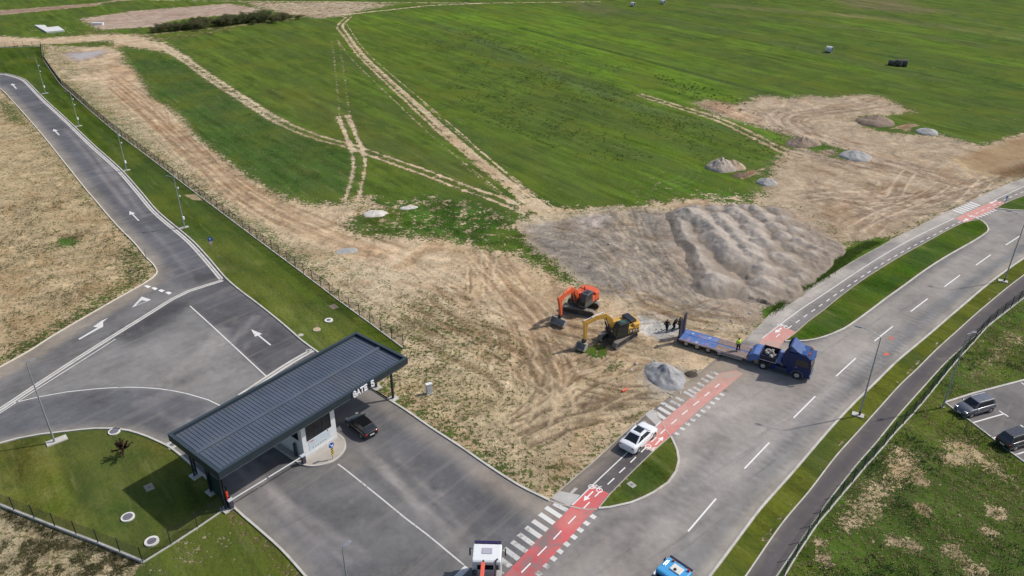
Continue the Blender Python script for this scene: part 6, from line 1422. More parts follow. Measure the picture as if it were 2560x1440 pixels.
# ---------------------------------------------------------------- light blue truck (bottom edge)
a_, b_ = np.array(at(1677, 1389, 2.95)), np.array(at(1732, 1426, 2.95)); e_ = (b_-a_)/np.linalg.norm(b_-a_); hd = np.array([-e_[1], e_[0]]); BA = math.atan2(hd[1], hd[0]); q = (a_+b_)/2-hd*1.95; wd2 = 1.13
bt = thing('cab_truck', 'sky blue truck cab with cream roof hatch and amber beacons at the bottom edge', 'truck', (q[0], q[1], .014), BA)
m_sky = paint('sky_blue_paint', (.07, .36, .68), .28, coat=.6, var=.06)
m = MB(); m.prism_xz([(0, .6), (0, 2.82), (.15, 2.95), (1.65, 2.95), (1.9, 2.75), (2.02, 1.7), (2.02, .5)], -wd2, wd2); m.build('cab', m_sky, bt, bevel=.12, seg=3)
m = MB(); m.box((1.98, 0, 2.84), (.2, 2.2, .06)); m.build('sun_visor', paint('visor_navy', (.01, .02, .06), .3), bt, bevel=.02)
m = MB(); m.box((1.1, -.12, 3.0), (.72, .95, .10)); ht_ = m.build('roof_hatch', paint('hatch_cream', (.72, .68, .60), .5), bt, bevel=.05)
m = MB(); m.tube((.95, -.05, 3.04), (.95, -.05, 3.13), .14, .10, n=18); m.build('vent', m_black, ht_)
for y, mt in ((.55, paint('beacon_brown', (.30, .07, .02), .3)), (-.85, paint('beacon_red', (.5, .02, .03), .3))): m = MB(); m.tube((1.62, y, 2.93), (1.62, y, 3.12), .11, .08, n=14); m.build('beacon', mt, bt)
for k in range(2): m = MB(); m.tube((.75, .78+.14*k, 3.0), (1.35, .78+.14*k, 3.0), .035); m.build('horn', paint('horn_chrome', (.75, .8, .85), .2, metal=.5), bt)
for y in (.3, -.45): m = MB(); m.box((1.82, y, 2.93), (.08, .12, .05)); m.build('marker_lamp', m_dark, bt)
for s in (-1, 1):
    m = MB(); m.box((1.75, s*1.38, 2.2), (.26, .14, .62)); m.box((1.72, s*1.25, 2.55), (.05, .3, .04)); m.build('mirror', m_black, bt, bevel=.02)
    m = MB(); m.box((1.05, s*(wd2+.005), 2.1), (.9, .02, .7)); m.build('side_window', m_glass, bt)
    wheel(bt, 1.2, s*.98, .48, .3, s)
m = MB(); m.box((-.02, .0, 2.3), (.04, 1.9, .6)); m.build('rear_window', m_glass, bt)
m = MB(); m.box((-1.2, 0, 1.3), (2.2, 2.2, .9)); m.build('body', m_sky, bt, bevel=.05); m = MB(); m.box((-.4, .0, 2.1), (.25, 2.2, 1.0)); m.build('rear_frame', m_black, bt)
m = MB(); m.box((-.7, 1.32, 2.15), (1.6, .07, .07)); m.build('white_rail', m_white, bt)
m = MB(); 
for s in (-1, 1): m.box((-1, s*.42, .7), (4, .12, .26))
m.build('chassis', m_dark, bt)

# ================================================================ excavators
m_track = paint('track_steel', (.20, .175, .155), .8, var=.25, scale=5, dirt=((.36, .29, .21), .6))
m_trackdark = paint('undercarriage', (.045, .042, .04), .7, dirt=((.3, .24, .17), .4))
def excavator(label, cx, cy, track_a, house_a, bodymat, cabmat, spec):
    t = thing('excavator', label, 'excavator', (cx, cy, 0), track_a)
    TL, TG, TW, TH = spec.get('tl', 4.3), spec.get('tg', 2.35), .6, .95
    for s in (-1, 1):
        m = MB(); n = 40; outer = []; r = TH/2
        pts = []
        for k in range(n):
            u = k/n; 
            per = 2*(TL-2*r)+2*math.pi*r; d = u*per
            if d < TL-2*r: pts.append((-TL/2+r+d, 0.0, -1))
            elif d < TL-2*r+math.pi*r: a = (d-(TL-2*r))/r; pts.append((TL/2-r+r*math.sin(a), r-r*math.cos(a), 0))
            elif d < 2*(TL-2*r)+math.pi*r: dd = d-(TL-2*r)-math.pi*r; pts.append((TL/2-r-dd, 2*r, 1))
            else: a = (d-2*(TL-2*r)-math.pi*r)/r; pts.append((-TL/2+r-r*math.sin(a), r+r*math.cos(a), 0))
        rings = []
        for k in range(n+1):
            x, z, _ = pts[k % n]; c = Vector((x, 0, z)); nrm = Vector((max(-1, min(1, (x-max(-TL/2+r, min(TL/2-r, x)))/r)), 0, (z-r)/r))
            if nrm.length < .3: nrm = Vector((0, 0, 1 if z > r else -1))
            nrm.normalize(); i_ = c-nrm*.10; y0, y1 = s*TG/2-TW/2, s*TG/2+TW/2
            o_ = c+nrm*(.03 if k % 2 else 0)
            rings.append([(o_.x, y0, o_.z), (o_.x, y1, o_.z), (i_.x, y1, i_.z), (i_.x, y0, i_.z)])
        m.loft(rings, smooth=False, caps=False)
        tk_ = m.build('track', m_track, t)
        m = MB(); m.box((0, s*TG/2, r), (TL-TH, TW*.55, TH*.55))
        for k in range(7): m.cyl_y((-TL/2+r+(TL-2*r)*k/6, s*TG/2, r*.62 if 0 < k < 6 else r), .17 if 0 < k < 6 else r-.14, TW*.6, 14)
        m.build('track_frame', m_trackdark, tk_)
    m = MB(); m.box((0, 0, .75), (1.6, TG-TW, .4)); m.tube((0, 0, .9), (0, 0, 1.15), .7, n=20); m.build('undercarriage', m_trackdark, t)
    H = bpy.data.objects.new('upper_structure', None)
    rel = house_a-track_a; Rm = Matrix.Rotation(rel, 4, 'Z')
    def bld(m, nm, mat, par=t, bevel=0):
        o = m.build(nm, mat, par, bevel=bevel)
        if par is t: o.rotation_euler = (0, 0, rel)
        return o
    z0 = 1.12
    m = MB(); m.prism([(-2.25, -1.25), (-2.5, -.9), (-2.55, 0), (-2.5, .9), (-2.25, 1.25), (1.1, 1.25), (1.1, -1.25)], z0, z0+.28); m.build('x', bodymat) if False else None
    bld(m, 'deck', m_trackdark)
    m = MB(); m.prism([(-2.15, -1.3), (-2.5, -.95), (-2.62, 0), (-2.5, .95), (-2.15, 1.3), (-1.35, 1.3), (-1.35, -1.3)], z0+.15, z0+1.35); bld(m, 'counterweight', bodymat, bevel=.12)
    m = MB(); m.box((-.35, -.88, z0+.75), (1.95, .78, .95)); bld(m, 'side_locker', bodymat, bevel=.05)
    m = MB(); m.box((-.75, .2, z0+.72), (1.3, 1.4, 1.05)); bld(m, 'engine_hood', bodymat, bevel=.06)
    m = MB(); m.box((-.85, .88, z0+.62), (1.1, .76, .75)); bld(m, 'left_panel', bodymat, bevel=.05)
    if spec.get('blackhood'):
        m = MB(); m.box((-1.55, -.05, z0+1.50), (1.0, 1.85, .34)); bld(m, 'engine_cover', m_black, bevel=.1)
        m = MB(); m.box((-1.4, 1.305, z0+.55), (1.3, .02, .34)); bld(m, 'side_decal', m_black)
        m = MB(); 
        for k in range(3): m.box((-1.75+k*.4, 1.32, z0+.55), (.24, .015, .2))
        bld(m, 'decal_marks', m_white)
    else:
        m = MB(); m.tube((-1.2, -.4, z0+1.2), (-1.2, -.4, z0+1.75), .07, n=10); bld(m, 'exhaust', m_dark)
        m = MB(); m.box((-.5, .15, z0+1.3), (.9, .7, .12)); bld(m, 'hood_grille', m_dark, bevel=.02)
    # cab, on the operator's left
    cz = z0+.2; m = MB(); m.prism_xz([(-.55, cz), (-.6, cz+1.72), (.75, cz+1.72), (1.12, cz+1.15), (1.22, cz)], .42, 1.36); cb = bld(m, 'cab', cabmat, bevel=.05)
    m = MB(); m.prism_xz([(-.35, cz+.75), (-.38, cz+1.55), (.68, cz+1.55), (.95, cz+1.15), (1.02, cz+.75)], 1.352, 1.375); m.build('side_window', m_glass, cb)
    m = MB(); m.hexa([(1.235, .52, cz+.25), (1.235, 1.26, cz+.25), (1.15, 1.26, cz+1.12), (1.15, .52, cz+1.12)], [(1.25, .52, cz+.25), (1.25, 1.26, cz+.25), (1.165, 1.26, cz+1.13), (1.165, .52, cz+1.13)]); m.build('front_window', m_glass, cb)
    m = MB(); m.box((.1, .89, cz+1.75), (.7, .6, .04)); m.build('roof_hatch', spec.get('hatchmat', m_dark), cb, bevel=.01)
    if not spec.get('blackhood'):
        pass
    # boom: curved box beam in the x,z plane, y centre -0.1
    P = spec['boom']; wdt = .36; yc = -.12
    def beam(mb, pts, ths, y0, y1):
        rings = []
        for k, p_ in enumerate(pts):
            a = Vector(pts[max(k-1, 0)]); b = Vector(pts[min(k+1, len(pts)-1)]); d = (b-a).normalized(); n = Vector((-d.y, d.x)); c = Vector(p_)
            u, l_ = c+n*ths[k]/2, c-n*ths[k]/2
            rings.append([(u.x, y0, u.y), (u.x, y1, u.y), (l_.x, y1, l_.y), (l_.x, y0, l_.y)])
        mb.loft(rings, smooth=False)
    m = MB(); beam(m, P, [.40, .62, .72, .62, .36][:len(P)], yc-wdt/2, yc+wdt/2); bm_ = bld(m, 'boom', spec.get('boommat', bodymat), bevel=.02)
    # boom cylinders
    mid_ = P[2]; 
    for s in (-1, 1): m = MB(); a = (1.2, yc+s*.3, 1.35); b = (mid_[0]*.97, yc+s*.3, mid_[1]-.12); c = [(a[i]*.42+b[i]*.58) for i in range(3)]; m.tube(a, c, .10, n=12); m.tube(c, b, .05, n=10); m.build('boom_cylinder', spec.get('cylmat', m_dark), bm_)
    S = spec['stick']; m = MB(); beam(m, S, [.30, .52, .40, .28], yc-.16, yc+.16); stk = bld(m, 'stick', spec.get('boommat', bodymat), bevel=.015)
    m = MB(); a = (P[2][0]+.1, yc, P[2][1]+.48); b = (S[0][0], yc, S[0][1]+.05); c = [(a[i]*.4+b[i]*.6) for i in range(3)]; m.tube(a, c, .11, n=12); m.tube(c, b, .055, n=10); m.build('stick_cylinder', spec.get('topcyl', spec.get('boommat', bodymat)), stk)
    # coupler and bucket
    B = spec['bucket']; m = MB(); tip = Vector((S[-1][0], S[-1][1])); bk = Vector(B[:2])
    m.box(((tip.x+bk.x)/2, yc, (tip.y+bk.y)/2), (.34, .4, max(.3, (tip-bk).length*.8))); m.tube((tip.x, yc-.28, tip.y), (tip.x, yc+.28, tip.y), .09); m.box((tip.x+.12, yc, tip.y-.2), (.5, .3, .3)); bld(m, 'tilt_coupler', m_dark, bevel=.03)
    bw_ = B[2]; m = MB(); rot = B[3]
    Tm = Matrix.Translation((bk.x, yc, bk.y)) @ Matrix.Rotation(B[4], 4, 'Z') @ Matrix.Rotation(rot, 4, 'Y')
    prof = [(-.42, -.05), (-.42, -.45), (-.25, -.78), (.1, -.9), (.42, -.82), (.46, -.76), (.12, -.83), (-.2, -.72), (-.36, -.43), (-.36, -.05)]
    m.prism_xz(prof, -bw_/2, bw_/2, mat=Tm)
    for s in (-1, 1): m.prism_xz([(-.42, -.05), (-.42, -.45), (-.25, -.78), (.1, -.9), (.42, -.82), (.2, -.1)], s*bw_/2-.03, s*bw_/2+.03, mat=Tm)
    m.box((-.2, 0, -.03), (.5, bw_, .08), mat=Tm)
    bld(m, 'bucket', paint('bucket_steel', (.36, .33, .30), .65, var=.25, scale=4), bevel=0)
    return t
m_orange_x = paint('excavator_orange', (.74, .11, .035), .4, coat=.2, var=.10, dirt=((.40, .26, .17), .5))
m_yellow_x = paint('excavator_yellow', (.66, .37, .06), .4, coat=.3, var=.12, dirt=((.45, .36, .2), .4))
m_cabgrey = paint('cab_grey', (.085, .095, .10), .4); m_cabgreen = paint('cab_dark_green', (.02, .035, .03), .35)
excavator('orange red excavator with grey cab and wide grading bucket', 9.05, 87.6, R(-20.5), R(-129), m_orange_x, m_cabgrey,
          dict(tl=4.3, tg=2.35, boom=[(.75, 2.0), (1.25, 3.1), (2.15, 3.95), (3.4, 4.05), (4.7, 3.55)], stick=[(5.05, 3.95), (4.75, 3.5), (4.55, 2.4), (4.45, 1.25)], bucket=(4.75, .95, 2.15, R(-25), R(0)), hatchmat=m_dark))
excavator('yellow excavator with black engine cover and narrower tilting bucket', 13.0, 80.6, R(44.7), R(-152), m_yellow_x, m_cabgreen,
          dict(tl=4.3, tg=2.35, blackhood=True, boom=[(.75, 2.0), (1.25, 3.1), (2.15, 3.95), (3.4, 4.05), (4.7, 3.6)], stick=[(5.1, 4.0), (4.75, 3.5), (4.75, 2.4), (4.75, 1.35)], bucket=(5.1, .95, 1.25, R(-15), R(22)), topcyl=paint('cylinder_pale', (.7, .66, .66), .3), hatchmat=paint('hatch_green', (.05, .10, .085), .3)))

# ================================================================ people
def chain_mesh(name, joints, bones, mat, parent, root=0, sub=2, fat=1.0):
    me = bpy.data.meshes.new(name); me.from_pydata([j[:3] for j in joints], bones, []); me.materials.append(mat)
    o = link(bpy.data.objects.new(name, me), parent)
    md = o.modifiers.new('skin', 'SKIN'); md.use_smooth_shade = True
    lay = me.skin_vertices[0] if len(me.skin_vertices) else None
    if lay:
        for i, j in enumerate(joints): rr = j[3]*fat; lay.data[i].radius = (rr, rr) if not isinstance(rr, tuple) else rr; lay.data[i].use_root = (i == root)
    s = o.modifiers.new('sub', 'SUBSURF'); s.levels = s.render_levels = sub
    return o
m_skin = paint('skin', (.45, .26, .18), .6, var=.05); m_hair = paint('dark_hair', (.03, .022, .018), .7)
def person(label, loc_, rz, top, bottom, legs, arms, lean=0.0, hair=m_hair, shoes=m_black, sleeves=True, grp=None, torso_extra=None, scale=1.0):
    """legs: two (hip->knee->ankle) offsets as [(dx,dz),(dx,dz)] ; arms: two lists of elbow & hand positions (x,y,z)"""
    t = thing('person', label, 'person', loc_, rz, grp); t.scale = (scale,)*3
    L0 = Vector((lean*.0, 0, .93)); ch = Vector((lean*.45, 0, 1.30)); sh = Vector((lean*.6, 0, 1.45)); nk = Vector((lean*.68, 0, 1.53)); hd_ = Vector((lean*.8, 0, 1.63))
    J = [(*L0, .12), (*((L0+ch)/2), .115), (*ch, .135), (*sh, .09), (*nk, .052), (*hd_, .085), (*(hd_+Vector((0, 0, .09))), .07)]
    Bn = [(0, 1), (1, 2), (2, 3), (3, 4), (4, 5), (5, 6)]
    J2 = [(*L0, .135), (*((L0+ch)/2), .135), (*ch, .155), (*sh, .11), (*(nk-Vector((0, 0, .02))), .07)]; B2 = [(0, 1), (1, 2), (2, 3), (3, 4)]; B3 = []; J3 = [(*(L0+Vector((0, 0, .02))), .135)]
    for s, a in zip((1, -1), arms):
        shd = sh+Vector((0, s*.19, -.03)); e, h = Vector(a[0]), Vector(a[1]); k = len(J)
        w_ = e+(h-e)*.97; J += [(*shd, .055), (*e, .040), (*w_, .026)]; Bn += [(3, k), (k, k+1), (k+1, k+2)]
        d = (h-e).normalized(); side = d.cross(Vector((0, 1, 0))); side = side.normalized() if side.length > .1 else Vector((1, 0, 0)); up_ = d.cross(side).normalized()
        pm = w_+d*.055; J.append((*pm, .032)); Bn.append((k+2, k+3)); root_ = k+3
        for f, off in enumerate((-.03, -.01, .01, .03)):
            ln = (.045, .055, .052, .04)[f]; i = len(J); p0 = pm+side*off+d*.035; p1 = p0+d*ln*.7+up_*.008; p2 = p1+d*ln*.6+up_*.022
            J += [(*p0, .0105), (*p1, .0095), (*p2, .008)]; Bn += [(root_, i), (i, i+1), (i+1, i+2)]
        i = len(J); J += [(*(w_+d*.03-side*.035+up_*.012), .012), (*(w_+d*.07-side*.05+up_*.02), .010)]; Bn += [(k+2, i), (i, i+1)]
        k2 = len(J2); J2 += [(*shd, .075), (*e, .055)]; B2 += [(3, k2), (k2, k2+1)]
        if sleeves: J2.append((*(e+(h-e)*.9), .042)); B2.append((k2+1, k2+2))
    for s, lg in zip((1, -1), legs):
        hp = L0+Vector((0, s*.10, -.06)); kn, an = Vector((lg[0][0], s*(.11+lg[0][2] if len(lg[0]) > 2 else .11), lg[0][1])), Vector((lg[1][0], s*(.12+(lg[1][2] if len(lg[1]) > 2 else 0)), lg[1][1]))
        k = len(J); J += [(*hp, .085), (*kn, .055), (*an, .04), (*(an+Vector((.13, 0, -.045))), .04)]; Bn += [(0, k), (k, k+1), (k+1, k+2), (k+2, k+3)]
        k3 = len(J3); J3 += [(*hp, .105), (*kn, .075), (*(an+Vector((0, 0, .05))), .06)]; B3 += [(0, k3), (k3, k3+1), (k3+1, k3+2)]
        m = MB(); m.box((an.x+.06, an.y, an.z-.045), (.28, .11, .10)); m.build('shoe', shoes, t, bevel=.03)
    bd = chain_mesh('body', J, Bn, m_skin, t)
    for s in (-1, 1):   # eyes and ears
        m = MB(); m.box((hd_.x+.082, s*.03, hd_.z+.03), (.02, .022, .012)); m.build('eye', m_black, bd)
        m = MB(); m.box((hd_.x, s*.088, hd_.z+.02), (.04, .02, .06)); m.build('ear', m_skin, bd, bevel=.008)
    m = MB(); m.box((hd_.x+.10, 0, hd_.z+.005), (.03, .025, .045)); m.build('nose', m_skin, bd, bevel=.008)
    m = MB(); m.box((hd_.x+.086, 0, hd_.z-.045), (.012, .05, .012)); m.build('mouth', paint('lips', (.3, .1, .08), .6), bd)
    bm = bmesh.new(); bmesh.ops.create_uvsphere(bm, u_segments=16, v_segments=10, radius=.112)
    for v in bm.verts: v.co.z *= 1.0; v.co += Vector((hd_.x-.018, 0, hd_.z+.055))
    bmesh.ops.delete(bm, geom=[v for v in bm.verts if v.co.z < hd_.z+.02], context='VERTS')
    me = bpy.data.meshes.new('hair'); bm.to_mesh(me); bm.free(); me.materials.append(hair)
    for p_ in me.polygons: p_.use_smooth = True
    link(bpy.data.objects.new('hair', me), t)
    chain_mesh('jacket', J2, B2, top, t, fat=1.45); chain_mesh('trousers', J3, B3, bottom, t, fat=1.4)
    return t
m_cblk = paint('black_cloth', (.012, .013, .016), .85); m_cnavy = paint('navy_cloth', (.010, .012, .035), .85); m_hiv = paint('hi_vis_yellow', (.52, .80, .04), .7, var=.05)
x, y = at(1843.5, 876.5, .95)
person('person in a bright yellow high visibility vest standing with legs apart on the trailer deck', (x, y, .96), R(-60), m_hiv, m_cnavy, [[(.04, .5, .1), (-.06, .09, .24)], [(.03, .5, .05), (.05, .09, .12)]], [[(.05, .42, 1.2), (.22, .46, 1.02)], [(-.02, -.40, 1.22), (.05, -.52, .98)]], sleeves=False, torso_extra=None)
x, y = at(1666, 828.5)
person('person in black clothes walking across the pale gravel left of the ramps', (x, y, .02), R(-115), m_cblk, m_cblk, [[(.20, .52), (.30, .10)], [(-.08, .50), (-.42, .14)]], [[(-.12, .30, 1.18), (-.05, .38, .92)], [(.10, -.30, 1.18), (.30, -.34, .98)]], lean=.12)
x, y = at(1683, 826)
person('person in black bending beside the foot of the raised ramp', (x, y, .02), R(-20), m_cblk, m_cblk, [[(.16, .50), (-.04, .09)], [(.05, .50), (-.22, .09)]], [[(.45, .22, 1.22), (.60, .15, 1.42)], [(.42, -.22, 1.15), (.62, -.15, 1.28)]], lean=.35)
x, y = at(1697, 824)
person('person in black standing behind the upright ramp with the head above it', (x, y, .02), R(-10), m_cblk, m_cnavy, [[(.03, .5), (.0, .09)], [(.0, .5), (-.05, .09)]], [[(.12, .28, 1.2), (.35, .22, 1.3)], [(.12, -.28, 1.2), (.35, -.2, 1.25)]], lean=.08, scale=1.03)

# ================================================================ stockpile and heaps
def gravel_material(name, c1, c2, sc_=1.6, low=None):
    m, nt, b = newmat(name); pos = geo_pos(nt)
    n1 = noise_node(nt, pos, sc_*.25, 6, .65); n2 = noise_node(nt, pos, sc_*3, 6, .7); n3 = noise_node(nt, pos, sc_*9, 3, .6)
    c = mixc(nt, mapr(nt, n1, .36, .62, 0, 1), c1, c2); c = gain(nt, c, mapr(nt, n2, .3, .7, .86, 1.16))
    c = mixc(nt, mapr(nt, n3, .62, .72, 0, .4), c, (.16, .14, .12)); c = mixc(nt, mapr(nt, n3, .30, .40, .45, 0), c, (.62, .57, .52))
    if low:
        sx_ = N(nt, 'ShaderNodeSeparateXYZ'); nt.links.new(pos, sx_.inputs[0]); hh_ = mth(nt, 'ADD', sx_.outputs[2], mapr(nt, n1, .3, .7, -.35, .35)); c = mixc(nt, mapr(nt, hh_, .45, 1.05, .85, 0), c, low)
    nt.links.new(c, b.inputs['Base Color']); b.inputs['Roughness'].default_value = .95; b.inputs['Specular IOR Level'].default_value = .1
    bump(nt, b, mth(nt, 'ADD', n2, mth(nt, 'MULTIPLY', n3, .5)), .6, .12); return m
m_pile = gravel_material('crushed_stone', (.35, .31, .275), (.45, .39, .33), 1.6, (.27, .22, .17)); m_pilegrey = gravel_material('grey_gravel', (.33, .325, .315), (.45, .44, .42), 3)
m_piletan = gravel_material('tan_spoil', (.40, .31, .21), (.47, .37, .27), 2); m_pilebrown = gravel_material('brown_spoil', (.24, .175, .13), (.33, .26, .2), 2)
def q6(x, y): return (1200+x/2.977, 480+y/2.977)
def crest(pts, h, z=None):
    out = []
    for p_ in pts: out.append(np.array(at(*q6(*p_), h if z is None else z)))
    return np.array(out)
RIDGES = [ # crest (sub-picture), height, slope away from the sun, slope towards it, cone spacing
    ([(1395, 165), (1440, 235), (1480, 310), (1530, 400), (1570, 490), (1600, 560), (1640, 620)], 1.35, .48, .27, 2.3),
    ([(1735, 608)], 1.7, .50, .42, 3), ([(1830, 640)], 1.2, .45, .4, 3),
    ([(1560, 120), (1690, 185), (1760, 280), (1830, 365), (1880, 410)], 1.95, .60, .36, 2.6),
    ([(1760, 150), (1850, 230), (1905, 300), (1960, 375), (2020, 430)], 1.8, .60, .38, 2.6),
    ([(1900, 115), (1985, 190), (2040, 260), (2090, 340)], 1.6, .56, .40, 2.8),
    ([(2060, 95), (2130, 160), (2190, 225), (2250, 290)], 1.45, .54, .40, 3.0),
    ([(2190, 110), (2250, 170), (2320, 260), (2370, 340)], 1.15, .45, .35, 3.4),
    ([(1620, 95), (1740, 100)], 1.1, .5, .4, 3.0), ([(1880, 90), (1960, 95)], 1.2, .5, .4, 3),
    ([(1960, 470), (2040, 500), (2080, 560), (2110, 640)], 1.35, .42, .3, 3.0),
    ([(2250, 450), (2350, 520), (2430, 600)], 1.2, .36, .3, 4), ([(2200, 560), (2300, 640)], 1.0, .38, .3, 4), ([(2330, 380), (2450, 440)], .95, .33, .3, 5), ([(2080, 700), (2180, 720)], .65, .3, .25, 5), ([(1900, 690), (1990, 720)], .7, .3, .25, 4)]
allc = []
for pts, h, sl, sr, sp in RIDGES:
    Q = smooth_line(crest(pts, h), .5) if len(pts) > 2 else crest(pts, h)
    a_c = np.concatenate([[0], np.cumsum(np.linalg.norm(np.diff(Q, axis=0), axis=1))]); n = max(1, int(a_c[-1]/sp))
    rr = random.Random(int(h*100)+len(pts))
    for k in range(n+1):
        tt = a_c[-1]*k/n; allc.append((np.interp(tt, a_c, Q[:, 0])+rr.uniform(-.3, .3), np.interp(tt, a_c, Q[:, 1])+rr.uniform(-.2, .2), h*rr.uniform(.90, 1.08), sl, sr))
    for k in range(n):   # saddles a bit below the cones
        for f in (.33, .66):
            tt = a_c[-1]*(k+f)/n; allc.append((np.interp(tt, a_c, Q[:, 0]), np.interp(tt, a_c, Q[:, 1]), h*(.74 if h < 1.5 else .87), sl, sr))
AC = np.array(allc)
PB = np.array([at(*q6(x, y)) for x, y in [(1345, 175), (1400, 120), (1560, 70), (1700, 50), (1960, 40), (2200, 60), (2420, 150), (2560, 260), (2700, 400), (2720, 450), (2640, 560), (2500, 660), (2420, 760), (2330, 860), (2100, 900), (1950, 850), (1850, 815), (1700, 800), (1560, 740), (1515, 690), (1530, 590), (1470, 440), (1400, 300)]])
lo = PB.min(0)-1; hi = PB.max(0)+1; st_ = .17
nx, ny = int((hi[0]-lo[0])/st_), int((hi[1]-lo[1])/st_); gx, gy = np.meshgrid(lo[0]+np.arange(nx)*st_, lo[1]+np.arange(ny)*st_); G = np.stack([gx.ravel(), gy.ravel()], 1)
jit = np.stack([vnoise(G, .5, 1), vnoise(G, .5, 2)], 1)*.7+np.stack([vnoise(G, 1.7, 7), vnoise(G, 1.7, 8)], 1)*.25
Z = np.full(len(G), -1.0)
for cx_, cy_, h, sl, sr in AC:
    dx = G[:, 0]+jit[:, 0]-cx_; dy = G[:, 1]+jit[:, 1]-cy_; d = np.sqrt(dx*dx+dy*dy+.05)
    t = np.clip(.5+.9*(dx*.96+dy*.28)/d, 0, 1); Z = np.maximum(Z, h-(sl+(sr-sl)*t)*d+.02)
GJ = G+jit*1.6+np.stack([vnoise(G, .2, 31), vnoise(G, .2, 32)], 1)*2.5
bd_ = Canvas.segdist(GJ, PB, True)*np.where(Canvas.inside(GJ, PB), 1, -1)
gr_ = vnoise(np.stack([G@np.array([.55, -.83])*.22, G@np.array([.83, .55])*1.1], 1), 1, 21)*.08
rough_ = gr_+vnoise(G, .8, 3)*.18+vnoise(G, 2.2, 4)*.14+vnoise(G, 5, 14)*.06
th_ = math.radians(38); U = G@np.array([math.cos(th_), math.sin(th_)]); V_ = G@np.array([-math.sin(th_), math.cos(th_)])
gul = vnoise(np.stack([U*.9, V_*.18], 1), 1, 6)*.45
E_ = Canvas.inside(G, np.array([at(*q6(x, y)) for x, y in [(1950, 300), (2300, 200), (2700, 400), (2720, 460), (2420, 760), (2250, 860), (2000, 800), (1980, 560)]]))
Z = np.where(E_, np.maximum(Z, .42+gul+rough_), Z)
Z = Z+rough_*np.clip(Z, 0, 1)
Z = np.minimum(Z, np.clip(bd_, -1, 5)*.48-.03)
keepv = Z > -.06; Zm = np.maximum(Z, -.06)
F = []
i = np.arange((ny-1)*(nx-1)); r_ = i//(nx-1); c_2 = i % (nx-1); a = r_*nx+c_2; q = np.stack([a, a+1, a+nx+1, a+nx], 1); q = q[(Z[q] > -.02).any(1)]
us = np.unique(q); remap = -np.ones(len(G), int); remap[us] = np.arange(len(us)); q = remap[q]
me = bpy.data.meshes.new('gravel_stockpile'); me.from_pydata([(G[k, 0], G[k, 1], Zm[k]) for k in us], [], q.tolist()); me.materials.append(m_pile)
me.polygons.foreach_set('use_smooth', [True]*len(me.polygons))
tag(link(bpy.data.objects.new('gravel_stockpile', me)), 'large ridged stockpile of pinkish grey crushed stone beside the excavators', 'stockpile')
def heap(px, py, rx, ry, h, mat, label, rz=0, seed=0, nm='gravel_heap', sharp=.8):
    x, y = at(px, py); N_ = 56; m = MB(); vs = []; fs = []; rr = random.Random(seed); off = rr.random()*40
    nr_ = 16
    for j in range(nr_+1):
        f = j/nr_
        for i in range(N_):
            a = 2*math.pi*i/N_; wob = 1+.22*mnoise.noise(Vector((math.cos(a)*1.3, math.sin(a)*1.3, off)))
            X = rx*f*wob*math.cos(a); Y = ry*f*wob*math.sin(a); z = h*((1-f)**sharp)*(1+.25*mnoise.noise(Vector((X*.9+off, Y*.9, 0))))-(.04 if j == nr_ else 0)
            z += .13*h*mnoise.noise(Vector((X*2.2, Y*2.2, off)))*(1-f*.6)*1.4+.10*h*mnoise.noise(Vector((math.cos(a)*4, math.sin(a)*4, off+f)))*f*(1-f)*4
            vs.append((X, Y, z))
    for j in range(nr_):
        for i in range(N_): k = (i+1) % N_; fs.append((j*N_+i, j*N_+k, (j+1)*N_+k, (j+1)*N_+i)) if j else fs.append((j*N_+i, (j+1)*N_+k, (j+1)*N_+i))
    m.add(vs, fs, True); o = m.build(nm, mat); o.location = (x, y, 0); o.rotation_euler = (0, 0, rz); return tag(o, label, 'heap')
heap(1665, 940, 2.3, 2.8, 1.35, gravel_material('mid_grey_gravel', (.25, .25, .255), (.44, .435, .43), 3), 'light grey gravel heap on the dirt in front of the trailer', R(20), 1, sharp=.9)
heap(1803, 420, 3.0, 2.8, 2.0, gravel_material('pale_spoil', (.40, .33, .27), (.47, .40, .34), 2), 'large greyish tan spoil heap on the green field edge', 0, 2, sharp=.7)
heap(1832, 417, 2.4, 2.4, 1.4, m_piletan, 'small orange tan spoil heap touching the larger greyish one', 0, 3)
heap(1916, 457, 1.9, 1.7, .9, m_pilegrey, 'small pale grey heap nearest the stockpile on the green field edge', 0, 4, sharp=.6)
heap(2137, 392, 3.0, 2.8, 1.2, m_pilegrey, 'wide pale grey heap on a green patch within the bare dirt', 0, 5, sharp=.6)
heap(2317, 331, 2.4, 2.4, .9, m_pilegrey, 'low pale grey heap beside the upper finger of bare dirt', 0, 6, sharp=.6)
heap(2190, 306, 4.4, 3.6, 1.5, m_pilebrown, 'broad brown spoil heap inside the green notch of the bare dirt', 0, 7, sharp=.6, nm='spoil_heap')
heap(2005, 360, 3.8, 2.6, 1.5, m_pilebrown, 'long brown spoil heap next to the farm track end', R(10), 8, nm='spoil_heap')
heap(1850, 438, 2.0, 1.0, .5, gravel_material('dark_spoil', (.13, .09, .065), (.2, .14, .1), 2), 'dark brown dug earth strip below the two tan heaps', R(30), 9, nm='spoil_heap')
heap(1690, 824, 1.5, 1.0, .18, m_pilegrey, 'thin smear of grey gravel at the foot of the ramps', 0, 12)
heap(1728, 936, .8, .7, .32, gravel_material('broken_asphalt', (.05, .045, .04), (.11, .09, .075), 4), 'small dark heap of broken asphalt by the zebra bars', 0, 13, nm='asphalt_heap')
random.seed(5)
